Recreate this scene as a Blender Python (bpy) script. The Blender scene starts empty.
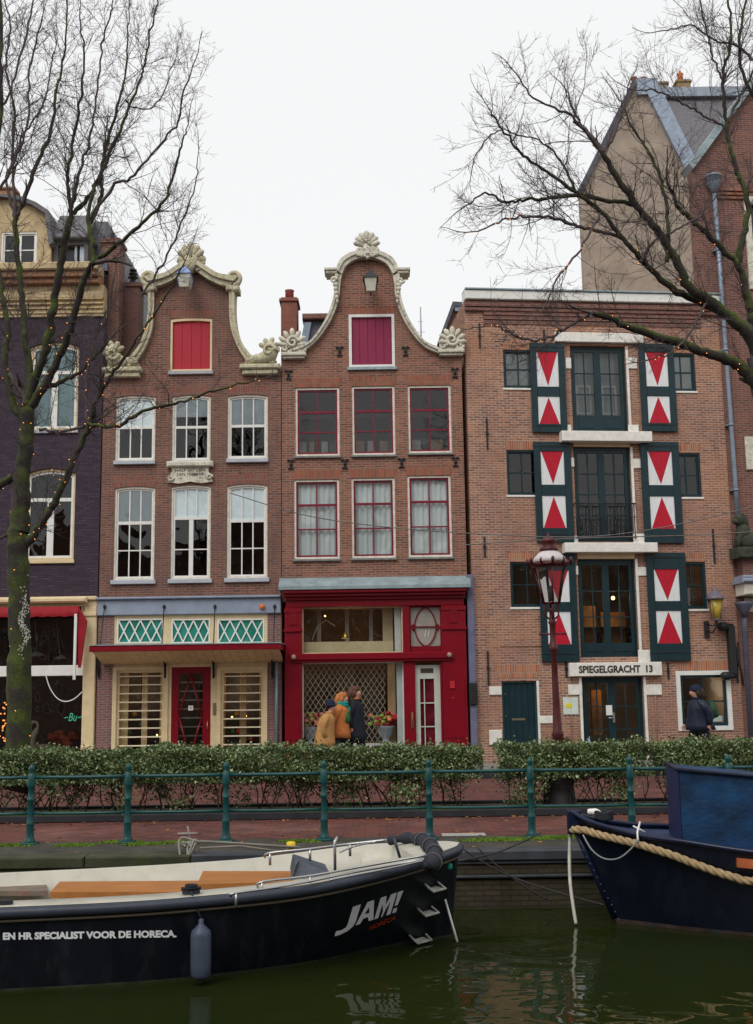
import bpy, bmesh, math, random
import numpy as np
from mathutils import Vector, Matrix, Euler
from mathutils.geometry import tessellate_polygon
R = math.radians
random.seed(7); np.random.seed(7)
scene = bpy.context.scene
COL = scene.collection

# ---------------------------------------------------------------- camera, world, sun, exposure
EYE = 1.9; FPX = 1147.0; TH = R(8.92); RO = R(0.83)
cfw = Vector((0, math.cos(TH), math.sin(TH)))
_r0 = Vector((1, 0, 0)); _u0 = Vector((0, -math.sin(TH), math.cos(TH)))
crt = _r0*math.cos(RO) - _u0*math.sin(RO)
cup = _u0*math.cos(RO) + _r0*math.sin(RO)
cam_d = bpy.data.cameras.new('camera'); cam = bpy.data.objects.new('camera', cam_d); COL.objects.link(cam)
m3 = Matrix((crt, cup, -cfw)).transposed()
cam.matrix_world = Matrix.Translation((0, 0, EYE)) @ m3.to_4x4()
cam_d.sensor_fit = 'VERTICAL'; cam_d.sensor_height = 24.0; cam_d.lens = 24.0*FPX/1024.0
cam_d.clip_start = 0.1; cam_d.clip_end = 2000
scene.camera = cam
scene.render.engine = 'CYCLES'
scene.view_settings.view_transform = 'Standard'; scene.view_settings.look = 'None'
scene.view_settings.exposure = 0.12; scene.view_settings.gamma = 1.0

SUN_EL = R(48); SUN_AZ = R(205)      # compass-style direction the light comes from (behind the camera, a little left)
world = bpy.data.worlds.new('World'); scene.world = world; world.use_nodes = True
wn = world.node_tree.nodes; wl = world.node_tree.links; wn.clear()
sky = wn.new('ShaderNodeTexSky'); sky.sky_type = 'NISHITA'; sky.sun_disc = False
sky.sun_elevation = SUN_EL; sky.sun_rotation = SUN_AZ; sky.air_density = 1.5; sky.dust_density = 4.0
hs = wn.new('ShaderNodeHueSaturation'); hs.inputs['Saturation'].default_value = 0.25
mx = wn.new('ShaderNodeMix'); mx.data_type = 'RGBA'; mx.inputs[0].default_value = 0.9
mx.inputs[7].default_value = (9.1, 9.15, 9.2, 1)
bg = wn.new('ShaderNodeBackground'); bg.inputs[1].default_value = 0.1
wo = wn.new('ShaderNodeOutputWorld')
wl.new(sky.outputs[0], hs.inputs['Color']); wl.new(hs.outputs[0], mx.inputs[6])
wl.new(mx.outputs[2], bg.inputs[0]); wl.new(bg.outputs[0], wo.inputs[0])
sd = bpy.data.lights.new('sun', 'SUN'); sd.energy = 1.5; sd.angle = R(35); sd.color = (1, 0.97, 0.93)
sun = bpy.data.objects.new('sun', sd); COL.objects.link(sun)
_d = Vector((math.sin(SUN_AZ)*math.cos(SUN_EL), math.cos(SUN_AZ)*math.cos(SUN_EL), math.sin(SUN_EL)))
sun.rotation_euler = _d.to_track_quat('Z', 'Y').to_euler()

# ---------------------------------------------------------------- pixel -> point measuring helpers
def ray(px, py): return crt*(px-376.5) + cup*(512-py) + cfw*FPX
def atY(px, py, Y):
    v = ray(px, py); t = Y/v.y; return Vector((v.x*t, Y, EYE+v.z*t))
def atZ(px, py, Z):
    v = ray(px, py); t = (Z-EYE)/v.z; return Vector((v.x*t, v.y*t, Z))
class Frame:
    """local facade frame: u along the facade, w into the building, z up"""
    def __init__(s, ox, oy, deg=0):
        s.o = Vector((ox, oy, 0)); s.a = R(deg)
        s.t = Vector((math.cos(s.a), math.sin(s.a), 0)); s.n = Vector((-math.sin(s.a), math.cos(s.a), 0))
    def p(s, px, py, w=0.0):
        v = ray(px, py); e = Vector((0, 0, EYE))
        t = (w - (e-s.o).dot(s.n))/v.dot(s.n)
        P = e + v*t
        return ((P-s.o).dot(s.t), P.z)
    def P(s, u, w, z):
        q = s.o + s.t*u + s.n*w; return Vector((q.x, q.y, z))
    def rect(s, x0, x1, y0, y1, w=0.0):
        a, b, c, d = s.p(x0, y0, w), s.p(x1, y0, w), s.p(x0, y1, w), s.p(x1, y1, w)
        return ((a[0]+c[0])/2, (b[0]+d[0])/2, (c[1]+d[1])/2, (a[1]+b[1])/2)   # u0,u1,z0,z1
    def poly(s, pts, w=0.0): return [s.p(x, y, w) for x, y in pts]

# ---------------------------------------------------------------- mesh builder
def catmull(pts, n=6, closed=False):
    P = [Vector(p) for p in pts]; out = []
    N = len(P)
    for i in range(N-1):
        p0 = P[max(i-1, 0)]; p1 = P[i]; p2 = P[i+1]; p3 = P[min(i+2, N-1)]
        for k in range(n):
            t = k/n
            out.append(0.5*((2*p1) + (p2-p0)*t + (2*p0-5*p1+4*p2-p3)*t*t + (3*p1-p0-3*p2+p3)*t**3))
    out.append(P[-1]); return out
def arcpoly(u0, u1, z0, z1, r=0.0, n=8):
    if r <= 0: return [(u0, z0), (u1, z0), (u1, z1), (u0, z1)]
    pts = [(u0, z0), (u1, z0)]
    for i in range(n+1):
        t = 1 - i/n; pts.append((u0+(u1-u0)*t, z1 - r*(2*t-1)**2))
    return pts
class MB:
    def __init__(s): s.v = []; s.f = []; s.sm = []; s.mi = []; s.cur = 0
    def add(s, vs, fs, smooth=False):
        b = len(s.v); s.v.extend([tuple(v) for v in vs])
        for f in fs: s.f.append(tuple(b+i for i in f)); s.sm.append(smooth); s.mi.append(s.cur)
        return s
    def box(s, x0, x1, y0, y1, z0, z1, M=None):
        vs = [Vector((x, y, z)) for z in (z0, z1) for y in (y0, y1) for x in (x0, x1)]
        if M: vs = [M @ v for v in vs]
        return s.add(vs, [(0, 2, 3, 1), (4, 5, 7, 6), (0, 1, 5, 4), (2, 6, 7, 3), (0, 4, 6, 2), (1, 3, 7, 5)])
    def bbox(s, x0, x1, y0, y1, z0, z1, b=0.01):
        """box with chamfered vertical and horizontal front edges"""
        b = min(b, (x1-x0)/3, abs(y1-y0)/3, (z1-z0)/3)
        def ring(i, y): return [(x0+i, y, z0+i), (x1-i, y, z0+i), (x1-i, y, z1-i), (x0+i, y, z1-i)]
        vs = ring(b, y0)+ring(0, y0+b)+ring(0, y1-b)+ring(b, y1)
        fs = [(0, 1, 2, 3), (15, 14, 13, 12)]
        for k in range(3):
            for i in range(4): fs.append((4*k+i, 4*k+4+i, 4*k+4+(i+1) % 4, 4*k+(i+1) % 4))
        return s.add(vs, fs)
    def prism(s, pts, w0, w1):
        n = len(pts)
        vs = [(u, w0, z) for u, z in pts]+[(u, w1, z) for u, z in pts]
        tr = tessellate_polygon([[Vector((u, z, 0)) for u, z in pts]])
        fs = [tuple(t) for t in tr]+[tuple(n+i for i in reversed(t)) for t in tr]
        fs += [(i, n+i, n+(i+1) % n, (i+1) % n) for i in range(n)]
        return s.add(vs, fs)
    def ring(s, o, i_, w0, w1):
        n = len(o)
        vs = [(u, w0, z) for u, z in o]+[(u, w0, z) for u, z in i_]+[(u, w1, z) for u, z in o]+[(u, w1, z) for u, z in i_]
        fs = []
        for k in range(n):
            j = (k+1) % n
            fs += [(k, j, n+j, n+k), (n+k, n+j, 3*n+j, 3*n+k), (k, 2*n+k, 2*n+j, j), (2*n+k, 3*n+k, 3*n+j, 2*n+j)]
        return s.add(vs, fs)
    def strip(s, o, i_, w0, w1):
        """open band between two polylines"""
        n = len(o)
        vs = [(u, w0, z) for u, z in o]+[(u, w0, z) for u, z in i_]+[(u, w1, z) for u, z in o]+[(u, w1, z) for u, z in i_]
        fs = []
        for k in range(n-1):
            j = k+1
            fs += [(k, j, n+j, n+k), (n+k, n+j, 3*n+j, 3*n+k), (k, 2*n+k, 2*n+j, j), (2*n+k, 3*n+k, 3*n+j, 2*n+j)]
        fs += [(0, n, 3*n, 2*n), (n-1, 3*n-1, 4*n-1, 2*n-1)]
        return s.add(vs, fs)
    def wall(s, outer, holes, w0, w1):
        loops = [outer]+holes
        allp = [p for l in loops for p in l]; n = len(allp)
        tr = tessellate_polygon([[Vector((u, z, 0)) for u, z in l] for l in loops])
        vs = [(u, w0, z) for u, z in allp]+[(u, w1, z) for u, z in allp]
        fs = [tuple(t) for t in tr]
        b = 0
        for l in loops:
            m = len(l)
            fs += [(b+i, b+(i+1) % m, n+b+(i+1) % m, n+b+i) for i in range(m)]
            b += m
        return s.add(vs, fs)
    def tube(s, pts, rad, n=6, cap=True, smooth=True):
        P = [Vector(p) for p in pts]; m = len(P)
        if not hasattr(rad, '__len__'): rad = [rad]*m
        t = (P[1]-P[0]).normalized()
        a = t.orthogonal().normalized(); vs = []
        for i in range(m):
            tt = (P[min(i+1, m-1)]-P[max(i-1, 0)])
            if tt.length < 1e-9: tt = t
            tt.normalize(); a = (a - tt*a.dot(tt))
            if a.length < 1e-6: a = tt.orthogonal()
            a.normalize(); b = tt.cross(a)
            for k in range(n):
                an = 2*math.pi*k/n; vs.append(P[i]+(a*math.cos(an)+b*math.sin(an))*rad[i])
        fs = []
        for i in range(m-1):
            for k in range(n): fs.append((i*n+k, i*n+(k+1) % n, (i+1)*n+(k+1) % n, (i+1)*n+k))
        if cap: fs += [tuple(reversed(range(n))), tuple((m-1)*n+k for k in range(n))]
        return s.add(vs, fs, smooth)
    def lathe(s, prof, c=(0, 0, 0), n=16, smooth=True, sx=1, sy=1):
        vs = []; m = len(prof)
        for r, z in prof:
            for k in range(n):
                a = 2*math.pi*(k+.5)/n; vs.append((c[0]+sx*r*math.cos(a), c[1]+sy*r*math.sin(a), c[2]+z))
        fs = []
        for i in range(m-1):
            for k in range(n): fs.append((i*n+k, i*n+(k+1) % n, (i+1)*n+(k+1) % n, (i+1)*n+k))
        fs += [tuple(reversed(range(n))), tuple((m-1)*n+k for k in range(n))]
        return s.add(vs, fs, smooth)
    def ell(s, c, r, n=10, m=7, M=None, jit=0):
        vs = []; c = Vector(c)
        for i in range(m+1):
            ph = math.pi*i/m
            for k in range(n):
                a = 2*math.pi*k/n
                q = Vector((r[0]*math.sin(ph)*math.cos(a), r[1]*math.sin(ph)*math.sin(a), r[2]*math.cos(ph)))
                if jit: q *= 1+random.uniform(-jit, jit)
                if M: q = M @ q
                vs.append(c+q)
        fs = []
        for i in range(m):
            for k in range(n): fs.append((i*n+k, i*n+(k+1) % n, (i+1)*n+(k+1) % n, (i+1)*n+k))
        return s.add(vs, fs, True)
    def mesh(s, name):
        me = bpy.data.meshes.new(name); me.from_pydata(s.v, [], s.f)
        me.polygons.foreach_set('use_smooth', s.sm); me.polygons.foreach_set('material_index', s.mi)
        bm = bmesh.new(); bm.from_mesh(me)
        bmesh.ops.remove_doubles(bm, verts=bm.verts, dist=1e-5)
        bmesh.ops.recalc_face_normals(bm, faces=bm.faces); bm.to_mesh(me); bm.free()
        me.update(); return me
    def build(s, name, mat, parent=None, label=None):
        me = s.mesh(name)
        for m in (mat if isinstance(mat, (list, tuple)) else [mat]): me.materials.append(m)
        o = bpy.data.objects.new(name, me); COL.objects.link(o)
        if parent: o.parent = parent
        if label: o['label'] = label
        return o
def thing(name, label, cat, loc=(0, 0, 0), rz=0, group=None):
    o = bpy.data.objects.new(name, None); COL.objects.link(o); o.location = loc; o.rotation_euler = (0, 0, rz)
    o.empty_display_size = 0.3
    return tag(o, label, cat, group)
def tag(o, label, cat, group=None, kind=None):
    if label: o['label'] = label
    if cat: o['category'] = cat
    if group: o['group'] = group
    if kind: o['kind'] = kind
    return o
def struct(o): o['kind'] = 'structure'; return o
def copy_tree(o, parent=None):
    c = o.copy(); COL.objects.link(c); c.parent = parent
    for ch in [x for x in COL.objects if x.parent == o]: copy_tree(ch, c)
    return c
def recenter(o, base):
    """move a top-level mesh's origin to a sensible base point without moving its shape"""
    o.data.transform(Matrix.Translation(-Vector(base))); o.location = base; return o

# ---------------------------------------------------------------- materials
def newmat(name):
    m = bpy.data.materials.new(name); m.use_nodes = True; nt = m.node_tree
    return m, nt, nt.nodes, nt.links, nt.nodes['Principled BSDF']
def plain(name, col, rough=0.6, var=0.15, vs=6.0, bump=0.0, bs=60.0, metal=0.0, spec=0.32, dirt=0.0, dcol=(.06, .055, .045), stretch=None):
    m, nt, N, L, B = newmat(name)
    tc = N.new('ShaderNodeTexCoord'); src = tc.outputs['Object']
    if stretch:
        mp = N.new('ShaderNodeMapping'); mp.inputs['Scale'].default_value = stretch; L.new(src, mp.inputs[0]); src = mp.outputs[0]
    nz = N.new('ShaderNodeTexNoise'); nz.inputs['Scale'].default_value = vs; nz.inputs['Detail'].default_value = 5
    L.new(src, nz.inputs['Vector'])
    mr = N.new('ShaderNodeMapRange'); mr.inputs[1].default_value = .3; mr.inputs[2].default_value = .7
    mr.inputs[3].default_value = 1-var; mr.inputs[4].default_value = 1+var; L.new(nz.outputs[0], mr.inputs[0])
    mul = N.new('ShaderNodeVectorMath'); mul.operation = 'SCALE'; mul.inputs[0].default_value = col[:3]
    L.new(mr.outputs[0], mul.inputs['Scale']); out = mul.outputs[0]
    if dirt > 0:
        n2 = N.new('ShaderNodeTexNoise'); n2.inputs['Scale'].default_value = vs*1.7; n2.inputs['Detail'].default_value = 8
        n2.inputs['Roughness'].default_value = .7; L.new(src, n2.inputs['Vector'])
        m2 = N.new('ShaderNodeMapRange'); m2.inputs[1].default_value = .5; m2.inputs[2].default_value = .68
        m2.inputs[3].default_value = 0; m2.inputs[4].default_value = dirt; L.new(n2.outputs[0], m2.inputs[0])
        mi = N.new('ShaderNodeMix'); mi.data_type = 'RGBA'; L.new(m2.outputs[0], mi.inputs[0]); L.new(out, mi.inputs[6])
        mi.inputs[7].default_value = (*dcol, 1); out = mi.outputs[2]
    L.new(out, B.inputs['Base Color'])
    B.inputs['Roughness'].default_value = rough; B.inputs['Metallic'].default_value = metal
    B.inputs['Specular IOR Level'].default_value = spec
    if bump > 0:
        nb = N.new('ShaderNodeTexNoise'); nb.inputs['Scale'].default_value = bs; nb.inputs['Detail'].default_value = 4
        L.new(src, nb.inputs['Vector'])
        bp = N.new('ShaderNodeBump'); bp.inputs['Strength'].default_value = bump; bp.inputs['Distance'].default_value = .01
        L.new(nb.outputs[0], bp.inputs['Height']); L.new(bp.outputs[0], B.inputs['Normal'])
    return m
def brick(name, c1, c2, mortar, stain=(.045, .03, .028), st=0.5, light=None, lt=0.0, bw=.215, rh=.062, ms=.011, flat=False, rough=.88, tint=None):
    m, nt, N, L, B = newmat(name)
    tc = N.new('ShaderNodeTexCoord'); sp = N.new('ShaderNodeSeparateXYZ'); L.new(tc.outputs['Object'], sp.inputs[0])
    cb = N.new('ShaderNodeCombineXYZ')
    if flat:
        L.new(sp.outputs[0], cb.inputs[0]); L.new(sp.outputs[1], cb.inputs[1])
    else:
        ad = N.new('ShaderNodeMath'); L.new(sp.outputs[0], ad.inputs[0]); L.new(sp.outputs[1], ad.inputs[1])
        L.new(ad.outputs[0], cb.inputs[0]); L.new(sp.outputs[2], cb.inputs[1])
    # courses that wander a little
    nw = N.new('ShaderNodeTexNoise'); nw.inputs['Scale'].default_value = 1.3; L.new(tc.outputs['Object'], nw.inputs['Vector'])
    sc = N.new('ShaderNodeVectorMath'); sc.operation = 'SCALE'; sc.inputs['Scale'].default_value = .03; L.new(nw.outputs[1], sc.inputs[0])
    av = N.new('ShaderNodeVectorMath'); L.new(cb.outputs[0], av.inputs[0]); L.new(sc.outputs[0], av.inputs[1])
    bt = N.new('ShaderNodeTexBrick'); L.new(av.outputs[0], bt.inputs['Vector'])
    bt.inputs['Scale'].default_value = 1; bt.inputs['Brick Width'].default_value = bw; bt.inputs['Row Height'].default_value = rh
    bt.inputs['Mortar Size'].default_value = ms; bt.inputs['Mortar Smooth'].default_value = .3; bt.inputs['Bias'].default_value = -.1
    bt.inputs['Color1'].default_value = (*c1, 1); bt.inputs['Color2'].default_value = (*c2, 1); bt.inputs['Mortar'].default_value = (*mortar, 1)
    out = bt.outputs[0]
    def noise_mix(out, scale, lo, hi, amt, col, det=6, sx=1, sz=1):
        mp = N.new('ShaderNodeMapping'); mp.inputs['Scale'].default_value = (sx, sx, sz); L.new(tc.outputs['Object'], mp.inputs[0])
        n = N.new('ShaderNodeTexNoise'); n.inputs['Scale'].default_value = scale; n.inputs['Detail'].default_value = det
        n.inputs['Roughness'].default_value = .65; L.new(mp.outputs[0], n.inputs['Vector'])
        r = N.new('ShaderNodeMapRange'); r.inputs[1].default_value = lo; r.inputs[2].default_value = hi; r.inputs[4].default_value = amt
        L.new(n.outputs[0], r.inputs[0])
        mi = N.new('ShaderNodeMix'); mi.data_type = 'RGBA'; L.new(r.outputs[0], mi.inputs[0]); L.new(out, mi.inputs[6])
        mi.inputs[7].default_value = (*col, 1); return mi.outputs[2]
    out = noise_mix(out, 1.1, .48, .75, st, stain, sz=.6)
    out = noise_mix(out, 9, .5, .8, st*.7, stain)
    if not flat: out = noise_mix(out, 1.6, .52, .75, st*.8, tuple(c*.6 for c in stain), sx=3.5, sz=.35)
    out = noise_mix(out, 2.2, .58, .7, .3, tuple(min(1, c*1.25) for c in mortar), det=8)
    if light: out = noise_mix(out, .8, .5, .72, lt, light)
    if tint: out = noise_mix(out, .45, .45, .6, .5, tint)
    L.new(out, B.inputs['Base Color']); B.inputs['Roughness'].default_value = rough; B.inputs['Specular IOR Level'].default_value = .25
    bp = N.new('ShaderNodeBump'); bp.inputs['Strength'].default_value = .5; bp.inputs['Distance'].default_value = .008; bp.invert = True
    L.new(bt.outputs[1], bp.inputs['Height']); L.new(bp.outputs[0], B.inputs['Normal'])
    return m
def glassmat(name, tint=(.8, .85, .85), gl=1.0, ripple=True):
    m = bpy.data.materials.new(name); m.use_nodes = True; N = m.node_tree.nodes; L = m.node_tree.links; N.clear()
    o = N.new('ShaderNodeOutputMaterial'); mi = N.new('ShaderNodeMixShader'); tr = N.new('ShaderNodeBsdfTransparent')
    g = N.new('ShaderNodeBsdfGlossy'); g.inputs['Roughness'].default_value = .015; g.inputs[0].default_value = (gl, gl, gl, 1)
    fr = N.new('ShaderNodeFresnel'); fr.inputs[0].default_value = 1.6
    tr.inputs[0].default_value = (*tint, 1)
    if ripple:
        nz = N.new('ShaderNodeTexNoise'); nz.inputs['Scale'].default_value = 1.6; nz.inputs['Detail'].default_value = 1
        tc = N.new('ShaderNodeTexCoord'); L.new(tc.outputs['Object'], nz.inputs['Vector'])
        bp = N.new('ShaderNodeBump'); bp.inputs['Strength'].default_value = .4; bp.inputs['Distance'].default_value = .03
        L.new(nz.outputs[0], bp.inputs['Height']); L.new(bp.outputs[0], g.inputs['Normal'])
    L.new(fr.outputs[0], mi.inputs[0]); L.new(tr.outputs[0], mi.inputs[1]); L.new(g.outputs[0], mi.inputs[2]); L.new(mi.outputs[0], o.inputs[0])
    return m
def emit(name, col, s):
    m, nt, N, L, B = newmat(name); B.inputs['Base Color'].default_value = (*col, 1)
    B.inputs['Emission Color'].default_value = (*col, 1); B.inputs['Emission Strength'].default_value = s; return m

BR_PURPLE = brick('brick_purple', (.045, .032, .05), (.075, .05, .075), (.03, .024, .033), st=.3, ms=.008)
BR_OLD = brick('brick_brown_red', (.25, .092, .06), (.12, .05, .04), (.23, .175, .145), ms=.012, st=.5, tint=(.15, .09, .075))
BR_RED = brick('brick_red', (.31, .105, .062), (.135, .048, .036), (.26, .20, .16), ms=.013, st=.35, light=(.32, .17, .11), lt=.5)
BR_ORANGE = brick('brick_orange', (.42, .18, .10), (.17, .068, .05), (.42, .35, .29), st=.4, stain=(.10, .055, .045), light=(.42, .20, .10), lt=.6, tint=(.25, .13, .10), ms=.012, bw=.2, rh=.064)
BR_DARKRED = brick('brick_dark_red', (.23, .085, .062), (.13, .055, .045), (.22, .165, .14), st=.4)
BR_SOLDIER = brick('brick_upright', (.33, .11, .065), (.22, .075, .05), (.24, .15, .11), st=.3, bw=.06, rh=.23, ms=.01)
BR_SOLDIER_O = brick('brick_upright_orange', (.45, .17, .08), (.28, .10, .06), (.36, .27, .2), st=.3, bw=.06, rh=.26, ms=.011)
BR_SOLDIER_P = brick('brick_upright_brown', (.25, .09, .065), (.18, .065, .05), (.22, .15, .12), st=.3, bw=.06, rh=.23, ms=.01)
BR_QUAY = brick('brick_quay', (.07, .05, .03), (.045, .035, .025), (.03, .03, .02), st=.6, stain=(.02, .03, .012))
PAVE = brick('street_bricks', (.17, .05, .038), (.07, .03, .027), (.045, .034, .03), st=.45, flat=True, bw=.2, rh=.1, ms=.008, light=(.22, .12, .1), lt=.5)
CONC_G = brick('pavement_slabs', (.26, .24, .22), (.2, .19, .18), (.1, .1, .09), st=.4, flat=True, bw=.3, rh=.3, ms=.01)
RENDER_W = plain('old_render', (.33, .27, .215), .9, .2, 1.2, .4, 40, dirt=.35, dcol=(.17, .13, .1))
STONE = plain('painted_stone', (.6, .57, .47), .75, .18, 5, .7, 30, dirt=.75, dcol=(.16, .15, .1))
STONE_W = plain('white_stone', (.68, .65, .56), .7, .12, 6, .3, 40, dirt=.4, dcol=(.25, .23, .18))
STONE_O = plain('ochre_stone', (.5, .46, .32), .75, .16, 6, .5, 40, dirt=.7, dcol=(.13, .12, .07))
CREAM = plain('cream_paint', (.66, .52, .31), .5, .08, 4, .1, 30, dirt=.2, dcol=(.35, .27, .17))
YELLOW = plain('yellow_plaster', (.48, .37, .21), .7, .15, 3, .3, 30, dirt=.55, dcol=(.2, .12, .07))
BROWNP = plain('brown_frieze', (.3, .15, .08), .7, .15, 3, .2, 30, dirt=.4, dcol=(.12, .06, .04))
WHITE = plain('white_paint', (.72, .72, .68), .45, .06, 5, .08, 40, dirt=.12, dcol=(.4, .38, .32))
LEADBL = plain('blue_grey_paint', (.25, .29, .37), .5, .1, 4, .1, 30, dirt=.2, dcol=(.15, .16, .18))
LEAD = plain('lead_sheet', (.27, .34, .36), .5, .2, 3, .2, 20, dirt=.45, dcol=(.1, .14, .12), metal=.2)
SLATE = plain('slate', (.075, .078, .095), .55, .3, 14, .4, 30)
SLATE2 = plain('slate_grey', (.13, .125, .135), .7, .25, 10, .4, 30)
CRIM = plain('crimson_paint', (.19, .003, .012), .3, .1, 3, .06, 30, dirt=.12, dcol=(.1, .005, .01))
CRIMS = plain('crimson_sash', (.17, .008, .026), .4, .1, 6)
MAG = plain('magenta_door', (.22, .012, .055), .5, .1, 5, .15, 20, stretch=(9, 1, .4))
REDH = plain('scarlet_door', (.38, .012, .028), .5, .08, 5, .15, 20, stretch=(9, 1, .4))
GREEN = plain('dark_green_paint', (.008, .028, .035), .35, .15, 4, .05, 20)
SHUT_W = plain('shutter_white', (.7, .72, .72), .5, .08, 5, .15, 30, dirt=.25, dcol=(.4, .4, .36), stretch=(6, 1, .8))
SHUT_R = plain('shutter_red', (.44, .004, .022), .5, .14, 5, .15, 30, dirt=.3, dcol=(.28, .01, .02), stretch=(6, 1, .8))
IRON = plain('black_iron', (.018, .018, .02), .5, .2, 10, .2, 50)
ZINC = plain('zinc_pipe', (.2, .25, .31), .4, .12, 5, metal=.3)
ZINC_D = plain('dark_downpipe', (.09, .09, .13), .5, .12, 5)
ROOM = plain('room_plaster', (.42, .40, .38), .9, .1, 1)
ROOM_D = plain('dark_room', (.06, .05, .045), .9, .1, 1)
ROOM_O = plain('shop_interior_oak', (.13, .085, .05), .8, .3, 1.5)
CURT = plain('net_curtain', (.62, .64, .63), .9, .08, 2)
CURT_B = plain('pale_blue_curtain', (.55, .74, .77), .9, .08, 2)
BLIND = plain('white_blind', (.86, .9, .94), .8, .04, 2)
TEALG = plain('teal_leaded_glass', (.03, .22, .17), .15, .3, 4)
GLASS = glassmat('window_glass'); GLASS_D = glassmat('dark_window_glass', (.55, .58, .58)); GLASS_C = glassmat('clear_pane', (.93, .95, .94))
WARM = emit('warm_bulb', (1, .5, .12), 9)
# ---------------------------------------------------------------- setting: water, quay, street
WATER_Z = -0.65; QY = 14.15
def water_mat():
    m, nt, N, L, B = newmat('canal_water')
    B.inputs['Roughness'].default_value = .008; B.inputs['IOR'].default_value = 1.33
    tc = N.new('ShaderNodeTexCoord')
    n0 = N.new('ShaderNodeTexNoise'); n0.inputs['Scale'].default_value = .35; L.new(tc.outputs['Object'], n0.inputs['Vector'])
    r = N.new('ShaderNodeMix'); r.data_type = 'RGBA'; L.new(n0.outputs[0], r.inputs[0])
    r.inputs[6].default_value = (.009, .015, .003, 1); r.inputs[7].default_value = (.021, .027, .006, 1); L.new(r.outputs[2], B.inputs['Base Color'])
    mp = N.new('ShaderNodeMapping'); mp.inputs['Scale'].default_value = (1.0, 1.5, 1); L.new(tc.outputs['Object'], mp.inputs[0])
    n1 = N.new('ShaderNodeTexNoise'); n1.inputs['Scale'].default_value = 1.5; n1.inputs['Detail'].default_value = 1.2; n1.inputs['Distortion'].default_value = 1.0
    L.new(mp.outputs[0], n1.inputs['Vector'])
    bp = N.new('ShaderNodeBump'); bp.inputs['Strength'].default_value = .3; bp.inputs['Distance'].default_value = .045
    L.new(n1.outputs[0], bp.inputs['Height']); L.new(bp.outputs[0], B.inputs['Normal'])
    return m
mb = MB(); mb.add([(-90, 1, WATER_Z), (90, 1, WATER_Z), (90, QY+.2, WATER_Z), (-90, QY+.2, WATER_Z)], [(0, 1, 2, 3)])
struct(mb.build('water', water_mat()))
# the ground as one sheet to the horizon, well below everything else
GRD = plain('far_ground', (.12, .11, .1), .9, .2, .2)
mb = MB(); mb.add([(-900, -900, -2.4), (900, -900, -2.4), (900, 900, -2.4), (-900, 900, -2.4)], [(0, 1, 2, 3)]); struct(mb.build('ground', GRD))
# street between the quay and the houses: quay strip, carriageway, kerb, pavement
mb = MB(); mb.box(-60, 60, QY+.25, 25.6, -.5, 0); struct(mb.build('street', PAVE))
KERB = plain('kerb_stone', (.022, .022, .026), .8, .2, 5, .4, 40)
mb = MB(); mb.bbox(-60, 60, 25.6, 25.78, -.5, .12, .015); struct(mb.build('street_kerb', KERB))
mb = MB(); mb.box(-60, 60, 25.78, 60, -.5, .116); struct(mb.build('pavement', CONC_G))
# bed under the hedge with its low edging
BEDY = 17.95
mb = MB(); mb.bbox(-60, 60, BEDY, BEDY+.1, 0.004, .11, .01); mb.bbox(-60, 60, BEDY+1.45, BEDY+1.55, 0.004, .11, .01)
struct(mb.build('bed_kerb', KERB))
SOIL = plain('bed_soil', (.05, .036, .025), .95, .4, 8, .8, 20, dirt=.5, dcol=(.05, .09, .02))
mb = MB(); mb.box(-60, 60, BEDY+.1, BEDY+1.45, .004, .06); struct(mb.build('planting_bed', SOIL))
BORD = plain('quay_border_stone', (.05, .045, .037), .95, .45, 2.5, .9, 30, dirt=.8, dcol=(.03, .04, .012))
mb = MB(); mb.box(-60, 60, QY+.27, 15.62, .002, .006); struct(mb.build('quay_border', BORD))
# quay wall
mb = MB(); mb.box(-60, 60, QY, QY+.25, -2.3, -.135); struct(mb.build('quay_wall', BR_QUAY))
MOSSY = plain('mossy_stone', (.042, .044, .024), .95, .35, 3, .8, 25, dirt=.8, dcol=(.035, .055, .012))
mb = MB()
x = -40.0; xe = atY(192, 850, QY).x
while x < xe-.3:
    l = min(random.uniform(1.6, 2.2), xe-x); mb.bbox(x, x+l-.012, QY-.03, QY+.26, -.13, .012, .02); x += l
struct(mb.build('quay_coping', MOSSY))
STEEL = plain('quay_steel', (.045, .05, .06), .5, .3, 4, .2, 30, dirt=.3, dcol=(.05, .035, .02))
mb = MB(); mb.bbox(xe, 60, QY-.06, QY+.26, -.1, .02, .015); mb.box(xe, 60, QY-.03, QY, -.135, -.1)
mb.bbox(xe+1.2, 60, QY-.05, QY-.001, -.30, -.265, .01); struct(mb.build('quay_beam', STEEL))
mb = MB()
for i in range(40):
    y = 14.5+random.random()*3.2; xx = random.uniform(-8, 8)
LEAFLIT = plain('fallen_leaves', (.24, .10, .02), .8, .6, 3)
def litter(name, n, x0, x1, yfun, z, mat, smin=.02, smax=.045, lift=.01):
    mb = MB()
    for i in range(n):
        c = Vector((random.uniform(x0, x1), yfun(), z+random.uniform(.002, lift))); s_ = random.uniform(smin, smax)
        M = Matrix.Rotation(random.uniform(0, 6.28), 3, 'Z') @ Matrix.Rotation(random.uniform(-.5, .5), 3, 'X')
        q = [M @ Vector(v) for v in ((-s_, 0, 0), (0, -s_*.5, 0), (s_, 0, 0), (0, s_*.5, .004))]
        mb.add([c+v for v in q], [(0, 1, 2, 3)])
    return mb.build(name, mat)
o = litter('fallen_leaves', 900, -9, 9, lambda: random.choice((BEDY-random.random()**2*.35, BEDY+random.random()*1.3, random.uniform(14.5, 17.8))) if random.random() < .93 else random.uniform(15, 17.9), .004, LEAFLIT)
tag(o, 'scattered fallen yellow and red leaves on the brick quay', 'fallen leaves', kind='stuff')
MOSSG = plain('bright_moss', (.12, .2, .02), .95, .4, 8)
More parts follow.
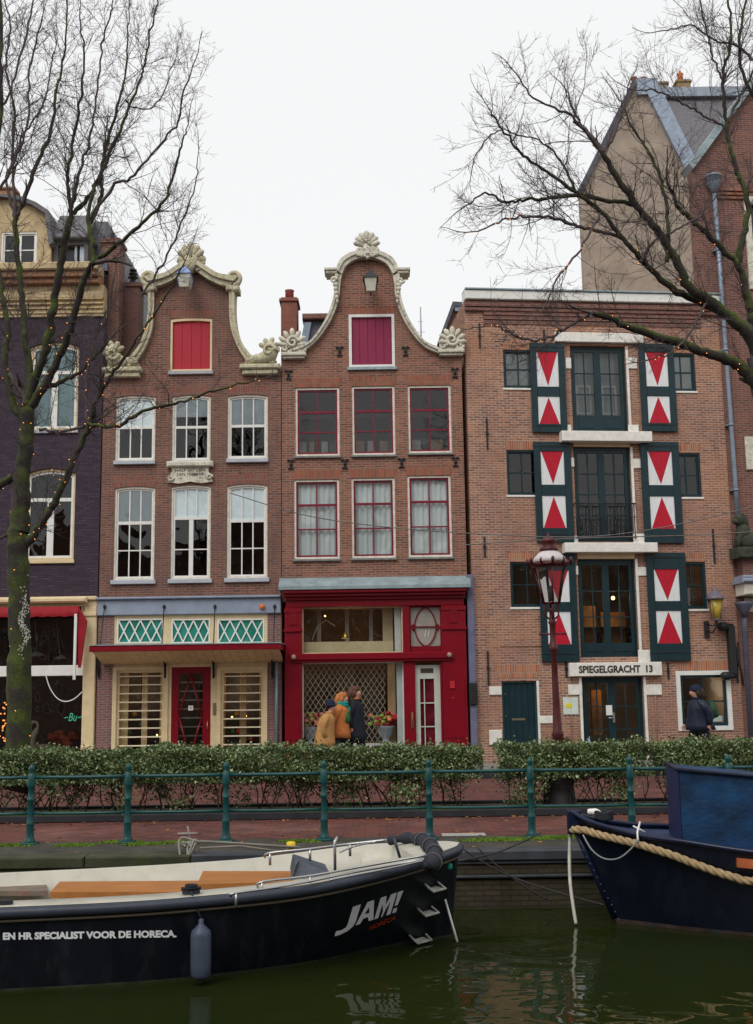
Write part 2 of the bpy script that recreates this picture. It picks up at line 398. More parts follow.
mb_m = MB()
def tuft(mb, cx, cy, cz, sx, sy, h, n):
    for i in range(n):
        a = random.uniform(0, 6.28); r_ = random.random()**.5
        c = Vector((cx+math.cos(a)*r_*sx, cy+math.sin(a)*r_*sy, cz)); hh = h*random.uniform(.3, 1)*(1-.5*r_)
        d = Vector((random.uniform(-1, 1), random.uniform(-1, 1), 0))*.02
        p = Vector((random.uniform(-1, 1), random.uniform(-1, 1), 0)).normalized()*.012
        mb.add([c-p, c+p, c+d+Vector((0, 0, hh))], [(0, 1, 2)])
for px0, px1 in ((0, 22), (55, 98), (30, 60), (288, 330), (560, 600), (640, 660), (420, 470)):
    for k in range(6):
        P = atZ(random.uniform(px0, px1), 818, .06); tuft(mb_m, P.x, BEDY+random.uniform(.14, .35), .06, .25, .1, .12, 300)
for px, py in ((143, 845), (500, 840), (512, 840.5), (525, 840), (545, 839), (75, 846), (480, 841), (560, 838), (120, 843), (180, 843), (300, 842), (15, 846), (610, 836)):
    P = atZ(px, py, 0); tuft(mb_m, P.x, P.y, 0.005, .3, .13, .05, 700)
tag(mb_m.build('moss', MOSSG), 'bright green moss and grass along the quay edge', 'moss', kind='stuff')
SLAB = plain('pale_slab', (.36, .34, .32), .8, .1, 5)
P = atZ(463, 835, 0)
mb = MB(); mb.box(P.x-.28, P.x+.3, P.y-.12, P.y+.16, .002, .006); struct(mb.build('street_slab', SLAB))

# ---------------------------------------------------------------- window builder
def win(root, u0, u1, z0, z1, cas=WHITE, cw=.05, sash=WHITE, sw=.045, vb=(), hb=(), arch=0.0, curtain=None, sill=None,
        glass=GLASS, d0=.03, bw=.028, vthick=None, label=None, name='window', extra=None, hthick=None):
    """casing ring in the wall opening, sash with bars, pane, curtain, sill"""
    e = .003
    o = arcpoly(u0-e, u1+e, z0-e, z1+e, arch); i1 = arcpoly(u0+cw, u1-cw, z0+cw, z1-cw, arch*.9)
    mb = MB(); mb.ring(o, i1, d0, d0+.14); w = mb.build(name, cas, root, label)
    i2 = arcpoly(u0+cw+sw, u1-cw-sw, z0+cw+sw, z1-cw-sw, arch*.8)
    ms = MB(); o2 = arcpoly(u0+cw-.002, u1-cw+.002, z0+cw-.002, z1-cw+.002, arch*.9)
    ms.ring(o2, i2, d0+.035, d0+.085)
    a0, a1, b0, b1 = u0+cw+sw, u1-cw-sw, z0+cw+sw, z1-cw-sw
    for k, v in enumerate(vb):
        f, zt, zb = (v, 1, 0) if not isinstance(v, tuple) else v
        th = (vthick or {}).get(k, bw); uu = a0+(a1-a0)*f
        zz0, zz1 = b0+(b1-b0)*zb-.002, b0+(b1-b0)*zt+.002
        if zt == 1: zz1 -= arch*.8*(2*f-1)**2
        ms.box(uu-th/2, uu+th/2, d0+.041, d0+.078, zz0, zz1)
    for k, h in enumerate(hb):
        th = (hthick or {}).get(k, bw); zz = b0+(b1-b0)*h
        ms.box(a0-.002, a1+.002, d0+.037 if th > bw else d0+.043, d0+.076, zz-th/2, zz+th/2)
    ms.build('sash', sash, w)
    mp = MB(); pp = arcpoly(u0+cw+.01, u1-cw-.01, z0+cw+.01, z1-cw-.01, arch*.85)
    mp.add([(u, d0+.06, z) for u, z in pp], [tuple(range(len(pp)))]); mp.build('pane', glass, w)
    if curtain:
        for cm, f0, f1, g0, g1, kind in curtain:
            mc = MB(); n = 48 if kind == 'pleat' else 2
            vs = []
            for j, z in enumerate((b0+(b1-b0)*g0, b0+(b1-b0)*g1)):
                for i in range(n+1):
                    t = i/n; u = a0-.02+(a1-a0+.04)*(f0+(f1-f0)*t)
                    ww = d0+(.14 if kind == 'pleat' else .075)+(.02*math.sin(t*38)+.012*math.sin(t*91+1) if kind == 'pleat' else 0)
                    vs.append((u, ww, z))
            mc.add(vs, [(i, i+1, n+2+i, n+1+i) for i in range(n)], True)
            mc.build('curtain' if kind == 'pleat' else 'blind', cm, w)
    if sill:
        sm, sh, sp = sill
        m_ = MB(); m_.bbox(u0-.03, u1+.03, -sp, .06, z0-sh, z0-.004, .008); m_.build('sill', sm, w)
    return w
def anchor(root, u, z, h=.32, kind='iron'):
    mb = MB(); r_ = .018
    if kind == 'bar':
        mb.box(u-.02, u+.02, -.035, -.002, z-h/2, z+h/2); mb.box(u-.035, u+.035, -.045, -.002, z-.03, z+.03)
    else:
        mb.box(u-.03, u+.03, -.04, -.002, z-h*.45, z+h*.3)
        for s_ in (-1, 1):
            pts = [(u+s_*math.cos(t)*.05*(1-t/7)+s_*.045, -.03, z+h*.3+math.sin(t)*.05*(1-t/7)) for t in [k*.5 for k in range(10)]]
            mb.tube(pts, r_, 5)
            mb.tube([(u, -.03, z-h*.3), (u+s_*.06, -.03, z-h*.42), (u+s_*.05, -.03, z-h*.52)], r_, 5)
        mb.ell((u, -.045, z), (.035, .03, .05), 8, 5)
    return mb.build('wall_anchor', IRON, root)
def lintel(root, u0, u1, z0, z1, mat, splay=.08, arch=0.0):
    """flat or cambered arch of upright bricks, 5 mm proud"""
    n = 8; top = [(u0-splay+(u1-u0+2*splay)*k/n, z1+arch-arch*(2*k/n-1)**2) for k in range(n+1)]
    bot = [(u0+(u1-u0)*k/n, z0+.004+arch-arch*(2*k/n-1)**2) for k in range(n+1)]
    mb = MB(); mb.strip(top, bot, -.005, .02); return mb.build('brick_arch', mat, root)
def interior(root, u0, u1, levels, mat=ROOM, depth=3.2, wfront=.34, name='interior'):
    mb = MB()
    for z0, z1 in levels:
        a, b, c, d = u0, u1, wfront, wfront+depth
        vs = [(a, c, z0), (b, c, z0), (b, d, z0), (a, d, z0), (a, c, z1), (b, c, z1), (b, d, z1), (a, d, z1)]
        mb.add(vs, [(0, 1, 2, 3), (4, 7, 6, 5), (3, 2, 6, 7), (0, 3, 7, 4), (1, 5, 6, 2)])
    return mb.build(name, mat, root)
def body(root, u0, u1, ztop, mat, w0=.3, w1=10.0, zb=0.0):
    """side and back walls and a lid that close the house behind its front"""
    mb = MB(); vs = [(u0, w0, zb), (u1, w0, zb), (u1, w1, zb), (u0, w1, zb), (u0, w0, ztop), (u1, w0, ztop), (u1, w1, ztop), (u0, w1, ztop)]
    mb.add(vs, [(3, 2, 6, 7), (0, 3, 7, 4), (1, 5, 6, 2), (4, 7, 6, 5)]); return mb.build('side_wall', mat, root)
def text_mb(s, size, bold=0.0, shear=0.0, align='CENTER', extr=0.0, spacing=1.0):
    cu = bpy.data.curves.new('txt', 'FONT'); cu.body = s; cu.size = size; cu.align_x = align; cu.align_y = 'CENTER'
    cu.offset = bold; cu.shear = shear; cu.extrude = extr; cu.resolution_u = 3; cu.space_character = spacing
    o = bpy.data.objects.new('txt', cu); COL.objects.link(o)
    bpy.context.view_layer.update()
    me = bpy.data.meshes.new_from_object(o.evaluated_get(bpy.context.evaluated_depsgraph_get()))
    vs = [tuple(v.co) for v in me.vertices]; fs = [tuple(p.vertices) for p in me.polygons]
    bpy.data.objects.remove(o); bpy.data.curves.remove(cu); bpy.data.meshes.remove(me)
    return vs, fs
def wall_text(root, s, u0, u1, zc, h, w, mat, name='lettering', bold=0.0, shear=0.0, **k):
    vs, fs = text_mb(s, 1.0, bold, shear, **k)
    xs = [v[0] for v in vs]; ys = [v[1] for v in vs]
    sx = (u1-u0)/(max(xs)-min(xs)); sz = h/(max(ys)-min(ys))
    mb = MB(); mb.add([(u0+(v[0]-min(xs))*sx, w, zc-h/2+(v[1]-min(ys))*sz) for v in vs], fs)
    me = bpy.data.meshes.new(name); me.from_pydata(mb.v, [], mb.f); me.materials.append(mat)
    o = bpy.data.objects.new(name, me); COL.objects.link(o); o.parent = root; return o
def scroll(mb, cu, cz, r0, turns, w, th, s=1, a0=0.0, shrink=.16, n=26, r1=None):
    pts = []; rad = []
    for i in range(n+1):
        t = i/n; r_ = r0*(1-t*(1-shrink)); a = a0+s*turns*2*math.pi*t
        pts.append((cu+r_*math.cos(a), w-.03*t, cz+r_*math.sin(a))); rad.append(th*(1-.45*t))
    mb.tube(pts, rad, 7)
def fan(mb, cu, cz, w, r_, n, spread, th, base=.15, a0=90, depth=.1):
    for i in range(n):
        a = R(a0-spread/2+spread*i/(n-1)); c = math.cos(a); s_ = math.sin(a)
        L_ = r_*(1-.18*abs(2*i/(n-1)-1))
        mb.tube([(cu+c*L_*base, w, cz+s_*L_*base), (cu+c*L_*.55, w-depth*.5, cz+s_*L_*.55), (cu+c*L_*.85, w-depth*.7, cz+s_*L_*.85), (cu+c*L_, w-depth*.3, cz+s_*L_)],
                [th*.45, th*.85, th, th*.5], 7)
def lantern_beam(root, u, z, h, cap):
    """small glazed lamp box hung under the hoist beam of a gable"""
    mb = MB(); mb.box(u-.06, u+.06, -.75, .05, z+h*.55, z+h*.55+.14); b = mb.build('hoist_beam', GREEN, root)
    mb = MB(); w_ = .17
    mb.add([(u-w_*.75, -.8, z), (u+w_*.75, -.8, z), (u+w_*.75, -.5, z), (u-w_*.75, -.5, z),
            (u-w_, -.85, z+h*.55), (u+w_, -.85, z+h*.55), (u+w_, -.45, z+h*.55), (u-w_, -.45, z+h*.55)],
           [(0, 1, 5, 4), (1, 2, 6, 5), (2, 3, 7, 6), (3, 0, 4, 7), (0, 3, 2, 1)])
    l = mb.build('lamp_glass', plain('pale_lamp_glass', (.5, .49, .4), .2, .2, 5), b)
    mb = MB()
    mb.add([(u-w_-.03, -.88, z+h*.55), (u+w_+.03, -.88, z+h*.55), (u+w_+.03, -.42, z+h*.55), (u-w_-.03, -.42, z+h*.55), (u, -.65, z+h)],
           [(0, 1, 4), (1, 2, 4), (2, 3, 4), (3, 0, 4), (0, 3, 2, 1)])
    for a, c in ((-1, -.8), (1, -.8), (1, -.5), (-1, -.5)):
        mb.tube([(u+a*w_*.75, c, z), (u+a*w_, c-.05 if c == -.8 else c+.05, z+h*.55)], .012, 5)
    mb.tube([(u, -.65, z), (u, -.65, z-.08)], .02, 6)
    mb.build('lamp_cap', cap, b)
    return b
# ================================================================ house with the dark red shop (middle right)
FY = 29.0
def gable_house(): pass
F3 = Frame(atY(283, 700, FY).x, FY)
h3 = thing('canal_house', 'red brick house with cream coped neck gable, magenta attic hatch and dark red shop front', 'house', F3.o)
g = F3
uL, uR = g.p(282, 480)[0], g.p(464.5, 480)[0]
zsh = g.p(300, 358)[1]
def px2(pts): return [Vector(g.p(x, y)) for x, y in pts]
CX3 = 367.3
inl = [(296, 354.5), (310, 348), (323, 334), (333.7, 315.6), (339, 299), (340.5, 285), (342, 276)]
top = [(342, 276), (347, 267), (356, 261.5), (367.3, 259.5)]
# widen the right side slightly as in the picture
def mir(pts): return [(2*CX3-x, y) for x, y in pts]
L_in = [tuple(v) for v in catmull(px2(inl), 5)]; T_in = [tuple(v) for v in catmull(px2(top), 5)]
L_in_r = [tuple(v) for v in catmull(px2(mir(inl)), 5)]; T_in_r = [tuple(v) for v in catmull(px2(mir(top)), 5)]
outer = [(uL, -.05), (uR, -.05), (uR, zsh)] + L_in_r[:-1] + T_in_r[:-1] + list(reversed(T_in)) + list(reversed(L_in[:-1])) + [(uL, zsh)]
rows3 = []
r1 = [g.rect(295.3, 339.5, 387.5, 456), g.rect(352, 395, 386, 455), g.rect(408, 451.3, 385.3, 453)]
r2 = [g.rect(294, 339.5, 479.5, 559), g.rect(351.6, 395.3, 478, 558), g.rect(407.8, 451.5, 475.5, 557)]
hat = g.rect(349, 394.5, 314.5, 367)
zc0, zc1 = g.p(370, 600)[1], g.p(370, 583)[1]
shop = (uL+.02, uR-.02, -.05, zc0+.1)
holes = [arcpoly(*r) for r in r1+r2]+[arcpoly(*hat)]
# shop opening is a notch in the wall: start the wall above it
outer[0] = (uL, zc0); outer[1] = (uR, zc0)
mb = MB(); mb.wall(outer, holes, 0, .3); mb.build('wall', BR_RED, h3)
body(h3, uL+.01, uR-.01, zsh-.05, BR_DARKRED)
interior(h3, hat[0]-.2, hat[1]+.2, [(hat[2]-.2, hat[3]+.05)], ROOM_D, 1.0, name='attic_room')
interior(h3, uL+.1, uR-.1, [(r1[0][2]-.7, r1[0][3]+.25), (r2[0][2]-.5, r2[0][3]+.3)], ROOM)
# steep roof behind the gable
apx = g.p(CX3, 300)
mb = MB(); mb.prism([(uL+.1, zsh-.06), (uR-.1, zsh-.06), ((uL+uR)/2, apx[1]-.3)], .35, 10); mb.build('roof', SLATE, h3)
# coping
ol = [(293, 351), (304, 346.5), (312.5, 341), (324, 325), (331, 310), (334.5, 297), (335.5, 284), (336, 276)]
def band(pl_o, pl_i, root, w0=-.14, w1=.34, mat=STONE, n=40, name='gable_coping', lip=.05):
    def resample(P, n):
        P = [Vector(p) for p in P]; d = [0]
        for i in range(1, len(P)): d.append(d[-1]+(P[i]-P[i-1]).length)
        out = []
        for k in range(n+1):
            t = d[-1]*k/n; i = 0
            while i < len(d)-2 and d[i+1] < t: i += 1
            f = (t-d[i])/max(1e-9, d[i+1]-d[i]); out.append(tuple(P[i].lerp(P[i+1], f)))
        return out
    a, b = resample(pl_o, n), resample(pl_i, n)
    mb = MB(); mb.strip(a, b, w0, w1)
    a2 = [tuple(Vector(x).lerp(Vector(y), -.12)) for x, y in zip(a, b)]; b2 = [tuple(Vector(x).lerp(Vector(y), .42)) for x, y in zip(a, b)]
    mb.strip(a2, b2, w0-lip, w1+.02)
    return mb.build(name, mat, root)
ot = [(336.5, 273), (341, 263), (350, 256.5), (359, 254.3), (367.3, 254)]
for f_ in (lambda p: p, mir):
    band(catmull(px2(f_(ol)), 5), catmull(px2(f_(inl)), 5), h3)
tt = ot+mir(ot)[::-1][1:]; ti = top+mir(top)[::-1][1:]
band(catmull(px2(tt), 5), catmull(px2(ti), 5), h3, w0=-.18)
for sgn in (-1, 1):
    c = g.p(CX3+sgn*35.5, 273); mb = MB()
    mb.bbox(c[0]-.19, c[0]+.19, -.24, .34, c[1]+.0, c[1]+.07, .01); mb.bbox(c[0]-.15, c[0]+.15, -.2, .33, c[1]-.07, c[1]-.001, .01)
    c2 = g.p(CX3+sgn*32.5, 283); scroll(mb, c2[0]+sgn*.02, c2[1], .09, 1.2, -.2, .04, -sgn)
    for k in range(5):
        q = g.p(CX3+sgn*(31.5-k*.4), 287+k*4.2); mb.ell((q[0], -.18, q[1]), (.075-.009*k, .06, .07), 8, 6, jit=.1)
    mb.build('volute_capital', STONE, h3)
def corner_orn(root, x0, x1, ytop, yb, mat, s=1):
    a = g.p(x0, yb); b = g.p(x1, ytop); u0, u1, z0, z1 = a[0], b[0], a[1], b[1]; uc = (u0+u1)/2; hh = z1-z0
    mb = MB(); mb.bbox(u0-.06, u1+.06, -.2, .34, z0-.1, z0-.002, .02); mb.bbox(u0-.02, u1+.02, -.15, .34, z0-.16, z0-.1, .015)
    fan(mb, uc-s*.04, z0+.3*hh, -.08, .70*hh, 7, 170, .07)
    scroll(mb, uc-s*.03, z0+.42*hh, .17, 1.4, -.14, .055, s)
    scroll(mb, uc+s*.2, z0+.16*hh, .11, 1.2, -.12, .045, -s); scroll(mb, uc-s*.22, z0+.18*hh, .11, 1.2, -.12, .045, s)
    mb.ell((uc, 0, z0+.3*hh), (.22, .1, .28*hh), 12, 8, jit=.08); mb.ell((uc, 0, z0+.1*hh), ((u1-u0)*.5, .12, .13*hh), 12, 6, jit=.08)
    for k in range(9):
        mb.ell((uc+random.uniform(-.26, .26), -.12, z0+random.uniform(.02, .6)*hh), (.05, .05, .05), 7, 5, jit=.15)
    return mb.build('corner_ornament', mat, root)
corner_orn(h3, 284, 304, 330, 354, STONE, 1); corner_orn(h3, 440, 461, 328, 351, STONE, -1)
def crest(root, xc, ytop, yb, wpx, mat, dark=False):
    a = g.p(xc, yb); b = g.p(xc, ytop); c = g.p(xc+wpx/2, yb); uc, z0, hh, hw = a[0], a[1], b[1]-a[1], c[0]-a[0]
    mb = MB()
    if dark:
        mb.ell((uc, -.05, z0+.66*hh), (hw*.78, .2, .30*hh), 14, 10, jit=.09); fan(mb, uc, z0+.35*hh, -.16, .62*hh, 5, 95, .1, depth=.1)
        for s_ in (-1, 1): mb.ell((uc+s_*hw*.6, -.12, z0+.45*hh), (hw*.42, .14, .16*hh), 10, 8, jit=.1); mb.tube([(uc+s_*hw*.3, -.2, z0+.5*hh), (uc+s_*hw*.15, -.26, z0+.2*hh), (uc, -.2, z0-.02*hh)], [.09, .08, .05], 8)
    else: fan(mb, uc, z0+.45*hh, -.12, .55*hh, 7, 150, .085, depth=.14)
    for s_ in (-1, 1):
        scroll(mb, uc+s_*hw*.55, z0+.28*hh, hw*.3, 1.3, -.16, .06, s_); scroll(mb, uc+s_*hw*.5, z0+.55*hh, hw*.22, 1.2, -.16, .05, -s_)
        mb.tube([(uc+s_*hw*1.0, -.12, z0+.02*hh), (uc+s_*hw*.7, -.18, z0+.15*hh), (uc+s_*hw*.35, -.2, z0+.05*hh)], [.04, .06, .05], 7)
    mb.ell((uc, -.08, z0+.33*hh), (hw*.45, .16, .33*hh), 14, 10, jit=.06); mb.ell((uc, -.05, z0+.62*hh), (hw*.36, .13, .2*hh), 12, 8, jit=.08)
    for k in range(16):
        mb.ell((uc+random.uniform(-.6, .6)*hw, -.2, z0+random.uniform(.0, .7)*hh), (.045, .05, .05), 7, 5, jit=.15)
    return mb.build('gable_crest', mat, root)
crest(h3, 367, 234, 261, 25, STONE)
# hatch
w = MB(); o_ = arcpoly(*hat); i_ = arcpoly(hat[0]+.07, hat[1]-.07, hat[2]+.06, hat[3]-.07)
hd = MB(); hd.ring([(a, b) for a, b in arcpoly(hat[0]-.003, hat[1]+.003, hat[2]-.003, hat[3]+.003)], i_, -.02, .16); hf = hd.build('hatch', WHITE, h3, 'cream framed attic hatch')
mb = MB(); n = 5
for k in range(n):
    a = hat[0]+.065+(hat[1]-hat[0]-.13)*k/n; b = hat[0]+.065+(hat[1]-hat[0]-.13)*(k+1)/n
    mb.bbox(a+.0015, b-.0015, .05, .09, hat[2]+.055, hat[3]-.065, .006)
mb.box(hat[0]+.06, hat[1]-.06, .075, .1, hat[2]+.05, hat[3]-.06); mb.build('hatch_door', MAG, hf)
mb = MB(); mb.bbox(hat[0]-.05, hat[1]+.05, -.07, .05, hat[2]-.09, hat[2]-.005); mb.build('hatch_sill', LEAD, hf)
lintel(h3, hat[0], hat[1], hat[3]+.01, hat[3]+.19, BR_SOLDIER)
q = g.p(371, 301); lantern_beam(h3, q[0], q[1], .62, IRON)
SILLG = plain('grey_sill', (.2, .2, .19), .7, .2, 8)
for i, r in enumerate(r1):
    bl = [(BLIND, 0, 1, .78, 1, 'flat')] if i == 0 else None
    win(h3, *r, cas=STONE_W, cw=.055, sash=CRIMS, sw=.05, vb=(.5,), hb=(.66, .33), bw=.035, hthick={0: .06}, sill=(SILLG, .06, .07), curtain=None, glass=GLASS)
    lintel(h3, r[0], r[1], r[3], r[3]+.26, BR_SOLDIER)
for i, r in enumerate(r2):
    win(h3, *r, cas=STONE_W, cw=.055, sash=CRIMS, sw=.05, vb=(.5,), hb=(.70, .36), bw=.035, hthick={0: .06}, sill=(SILLG, .06, .07), curtain=[(CURT, 0, 1, 0, 1, 'pleat')], glass=GLASS)
    lintel(h3, r[0], r[1], r[3], r[3]+.26, BR_SOLDIER)
for x, y in ((339.6, 351.5), (405.5, 351.5), (288.6, 375), (455, 373), (291, 464.5), (345, 464), (401.6, 463), (455.5, 462)):
    q = g.p(x, y); anchor(h3, q[0], q[1], .26)
# lead cornice and dark red shop front
a0, a1 = uL-.06, uR+.06; s0, s1 = g.p(284, 700)[0], g.p(468.5, 700)[0]
zt = g.p(370, 577)[1]; zb = g.p(370, 588)[1]
mb = MB(); mb.add([(a0, -.42, zb+.03), (a1, -.42, zb+.03), (a1, -.003, zt), (a0, -.003, zt), (a0, -.42, zb-.05), (a1, -.42, zb-.05), (a1, -.003, zb-.05), (a0, -.003, zb-.05)],
       [(0, 1, 2, 3), (4, 5, 1, 0), (7, 6, 5, 4), (0, 3, 7, 4), (1, 5, 6, 2)]); mb.build('lead_cornice', LEAD, h3)
sf = MB()
zz = zb-.052; y605 = g.p(370, 606.5)[1]
sf.bbox(s0, s1, -.38, .0, zz-.09, zz-.001, .02); sf.bbox(s0+.03, s1-.03, -.30, 0, zz-.17, zz-.09, .02); sf.bbox(s0+.05, s1-.05, -.2, .02, zz-.25, zz-.17, .02)
sf.bbox(s0+.06, s1-.06, -.12, .02, y605, zz-.25, .01)
pl0, pl1 = g.p(302.5, 700)[0], g.p(443, 700)[0]
for a, b in ((s0+.03, pl0), (pl1, s1-.03)):
    sf.bbox(a, b, -.14, .25, 0.12, y605-.001, .015)
    zc = g.p(300, 631)[1]; sf.bbox(a-.02, b+.02, -.19, -.139, zc-.03, zc+.04, .012); sf.bbox(a-.01, b+.01, -.17, -.139, y605-.14, y605-.05, .012)
    m_ = (a+b)/2; sf.bbox(m_-.1, m_+.1, -.165, -.139, zc+.14, zc+.5, .01); sf.bbox(a+.07, b-.07, -.155, -.139, .75, g.p(300, 668)[1], .01); sf.bbox(a-.01, b+.01, -.18, -.139, .12, .55, .015)
zt0, zt1 = g.p(370, 662)[1], g.p(370, 653)[1]
sf.bbox(pl0-.3, pl1+.28, -.24, .1, zt0+.06, zt1, .02); sf.bbox(pl0-.26, pl1+.24, -.2, .1, zt0, zt0+.06, .02)
mu0, mu1 = g.p(403, 650)[0], g.p(410, 650)[0]; dj = g.p(415.5, 700)[0]; dr = g.p(440.5, 700)[0]
sf.bbox(mu0, mu1, -.1, .2, zt1+.001, y605-.001, .01); sf.bbox(mu0, dj, -.1, .2, .12, zt0-.001, .01); sf.bbox(dr, pl1-.001, -.1, .2, .12, zt0-.001, .01)
sf.bbox(pl0, mu0-.001, -.12, .2, .12, .5, .01)
# raised diamond at the jamb foot
shopf = sf.build('shop_front', CRIM, h3, 'dark red panelled shop front')
mb = MB()
for s_ in (pl0-.2, pl1+.17):
    mb.ell((s_, -.26, (zt0+zt1)/2+.03), (.06, .04, .06), 12, 8); 
mb.build('rosette', plain('aged_gilt', (.35, .25, .2), .4, .2, 20), shopf)
# upper shop window
uw = (pl0, mu0, zt1, y605)
mb = MB(); mb.ring(arcpoly(pl0-.003, mu0+.003, zt1-.003, y605+.003), arcpoly(pl0+.03, mu0-.03, zt1+.03, y605-.03), .03, .1); fr = mb.build('shop_window', CREAM, shopf, 'wide cream framed upper shop window')
mb = MB(); mb.add([(pl0, .06, zt1), (mu0, .06, zt1), (mu0, .06, y605), (pl0, .06, y605)], [(0, 1, 2, 3)]); mb.build('pane', GLASS, fr)
mb = MB(); z640 = g.p(350, 641)[1]; mb.box(pl0+.02, mu0-.24, .28, .34, zt1+.01, z640); mb.box(mu0-.5, mu0-.24, .5, .55, zt1, y605); mb.build('shelf_board', CREAM, fr)
mb = MB(); mb.box(mu0-.2, mu0-.04, .2, .24, zt1+.02, y605-.02); mb.build('blind', WHITE, fr)
mb = MB(); q = g.p(345.5, 636, .3); mb.lathe([(.01, .1), (.05, .07), (.07, 0), (.1, -.05), (.11, -.06)], (q[0], .3, q[1]), 12); mb.build('hanging_bell', plain('brass', (.6, .38, .08), .3, .1, 5, metal=.8), fr)
# lower shop window
lw0, lw1 = pl0, mu0
mb = MB(); mb.ring(arcpoly(lw0-.003, lw1+.003, .5, zt0+.003), arcpoly(lw0+.025, lw1-.03, .55, zt0-.03), .03, .1); fl = mb.build('shop_window', WHITE, shopf, 'large lower shop window with a diamond grille')
mb = MB(); mb.add([(lw0, .06, .5), (lw1, .06, .5), (lw1, .06, zt0), (lw0, .06, zt0)], [(0, 1, 2, 3)]); mb.build('pane', glassmat('shop_glass', (.9, .92, .92), .6), fl)
gx1 = g.p(388, 700)[0]
mb = MB(); P0, P1, Z0, Z1 = lw0+.04, gx1-.03, .56, zt0-.03; dx, dz = .14, .105
nx = int((P1-P0)/dx)+1; nz = int((Z1-Z0)/dz)+1
for j in range(nz):
    for i in range(nx):
        x_ = P0+i*dx+(dx/2 if j % 2 else 0); z_ = Z1-j*dz
        for s_ in (-1, 1):
            x2, z2 = x_+s_*dx/2, z_-dz
            if x2 < P0-.01 or x2 > P1+.01 or z2 < Z0: continue
            n_ = Vector((dz, 0, s_*dx)).normalized()*.0055
            a = Vector((x_, .17, z_)); b = Vector((x2, .17, z2))
            mb.add([a-n_, a+n_, b+n_, b-n_], [(0, 1, 2, 3)])
mb.build('security_grille', plain('grille_steel', (.45, .41, .33), .5, .1, 5), fl)
mb = MB(); mb.box(gx1, g.p(396, 700)[0], .62, .68, .5, zt0-.01); mb.build('side_board', plain('pale_oak', (.55, .38, .2), .6, .2, 3, stretch=(6, 1, .6)), fl)
mb = MB(); mb.box(g.p(397, 700)[0], mu0-.001, .12, .2, .5, zt0-.01); mb.build('reveal_board', plain('grey_white_board', (.5, .54, .52), .6, .1, 3), fl)
# oval light over the door
ov = (mu1, pl1, zt1, y605)
mb = MB(); z645 = g.p(427, 646)[1]; ow0, ow1, oz0, oz1 = mu1, pl1, z645, y605
mb.ring(arcpoly(ow0-.003, ow1+.003, zt1-.003, oz1+.003), arcpoly(ow0+.03, ow1-.03, oz0, oz1-.04), .0, .1)
uc, zc_ = (ow0+ow1)/2, (oz0+oz1-.04)/2; hh_ = (oz1-.04-oz0)/2
for s_ in (-1, 1):
    pts = [(uc+s_*(.27*math.cos(t)**1.3), .02, zc_+hh_*math.sin(t)) for t in [(-.5+k/14)*math.pi*.999 for k in range(15)]]
    mb.tube(pts, .016, 6)
    mb.ell((uc+s_*.31, .02, zc_+.03), (.03, .02, .05), 8, 6); mb.ell((uc+s_*.31, .02, zc_-.05), (.03, .02, .04), 8, 6)
mb.box(ow0+.03, ow1-.03, .01, .04, zc_-.012, zc_+.012)
fo = mb.build('transom_light', CRIM, shopf, 'small transom light with a pointed oval tracery')
mb = MB(); mb.add([(ow0, .05, oz0), (ow1, .05, oz0), (ow1, .05, oz1), (ow0, .05, oz1)], [(0, 1, 2, 3)]); mb.build('pane', plain('frosted_glass', (.3, .28, .25), .3, .2, 3), fo)
wall_text(fo, '11', uc-.03, uc+.1, zc_-.17, .16, .03, WHITE, 'house_number', shear=.3)
# door
zd = g.p(427, 665)[1]
mb = MB(); mb.ring(arcpoly(dj-.003, dr+.003, .1, zd), arcpoly(dj+.12, dr-.15, .45, zd-.34), .02, .1)
mb.box(dj+.1, dr-.1, .03, .09, .1, .48)
d_ = mb.build('door', plain('sage_white', (.50, .53, .47), .5, .07, 4), shopf, 'pale door glazed with six red tinted panes')
A0, A1, B0, B1 = dj+.12, dr-.15, .45, zd-.34; mb = MB()
mb.box(A0+(A1-A0)*.3-.012, A0+(A1-A0)*.3+.012, .03, .085, B0, B1)
for f_ in (.33, .66): mb.box(A0, A1, .033, .08, B0+(B1-B0)*f_-.014, B0+(B1-B0)*f_+.014)
mb.build('glazing_bars', plain('sage_bars', (.48, .5, .45), .5, .07, 4), d_)
mb = MB(); mb.add([(A0, .07, B0), (A1, .07, B0), (A1, .07, B1), (A0, .07, B1)], [(0, 1, 2, 3)]); mb.build('pane', plain('red_pane_glass', (.11, .01, .018), .12, .5, 3), d_)  # panes coloured red, uneven in tone
mb = MB(); mb.box(dj+.14, dr-.16, .015, .03, zd-.2, zd-.08); mb.build('vent_light', ROOM_D, d_)
mb = MB(); mb.tube([(dj-.09, -.16, 1.35), (dj-.09, -.18, 1.2), (dj-.09, -.12, 1.0)], .012, 6); mb.box(dj-.12, dj-.06, -.12, -.1, 1.0, 1.4); mb.build('door_handle', plain('old_brass', (.25, .16, .08), .4, .2, 9, metal=.6), shopf)
mb = MB(); q = g.p(452, 685); mb.box(q[0]-.06, q[0]+.06, -.19, -.14, q[1]-.08, q[1]+.1); q = g.p(452.5, 698); mb.ell((q[0], -.15, q[1]), (.025, .02, .025), 8, 6); mb.build('intercom', plain('intercom_red', (.45, .02, .03), .4, .1, 5), shopf)
interior(h3, s0+.1, s1-.1, [(.1, y605+.1)], ROOM_O, 3.0, name='shop_interior')
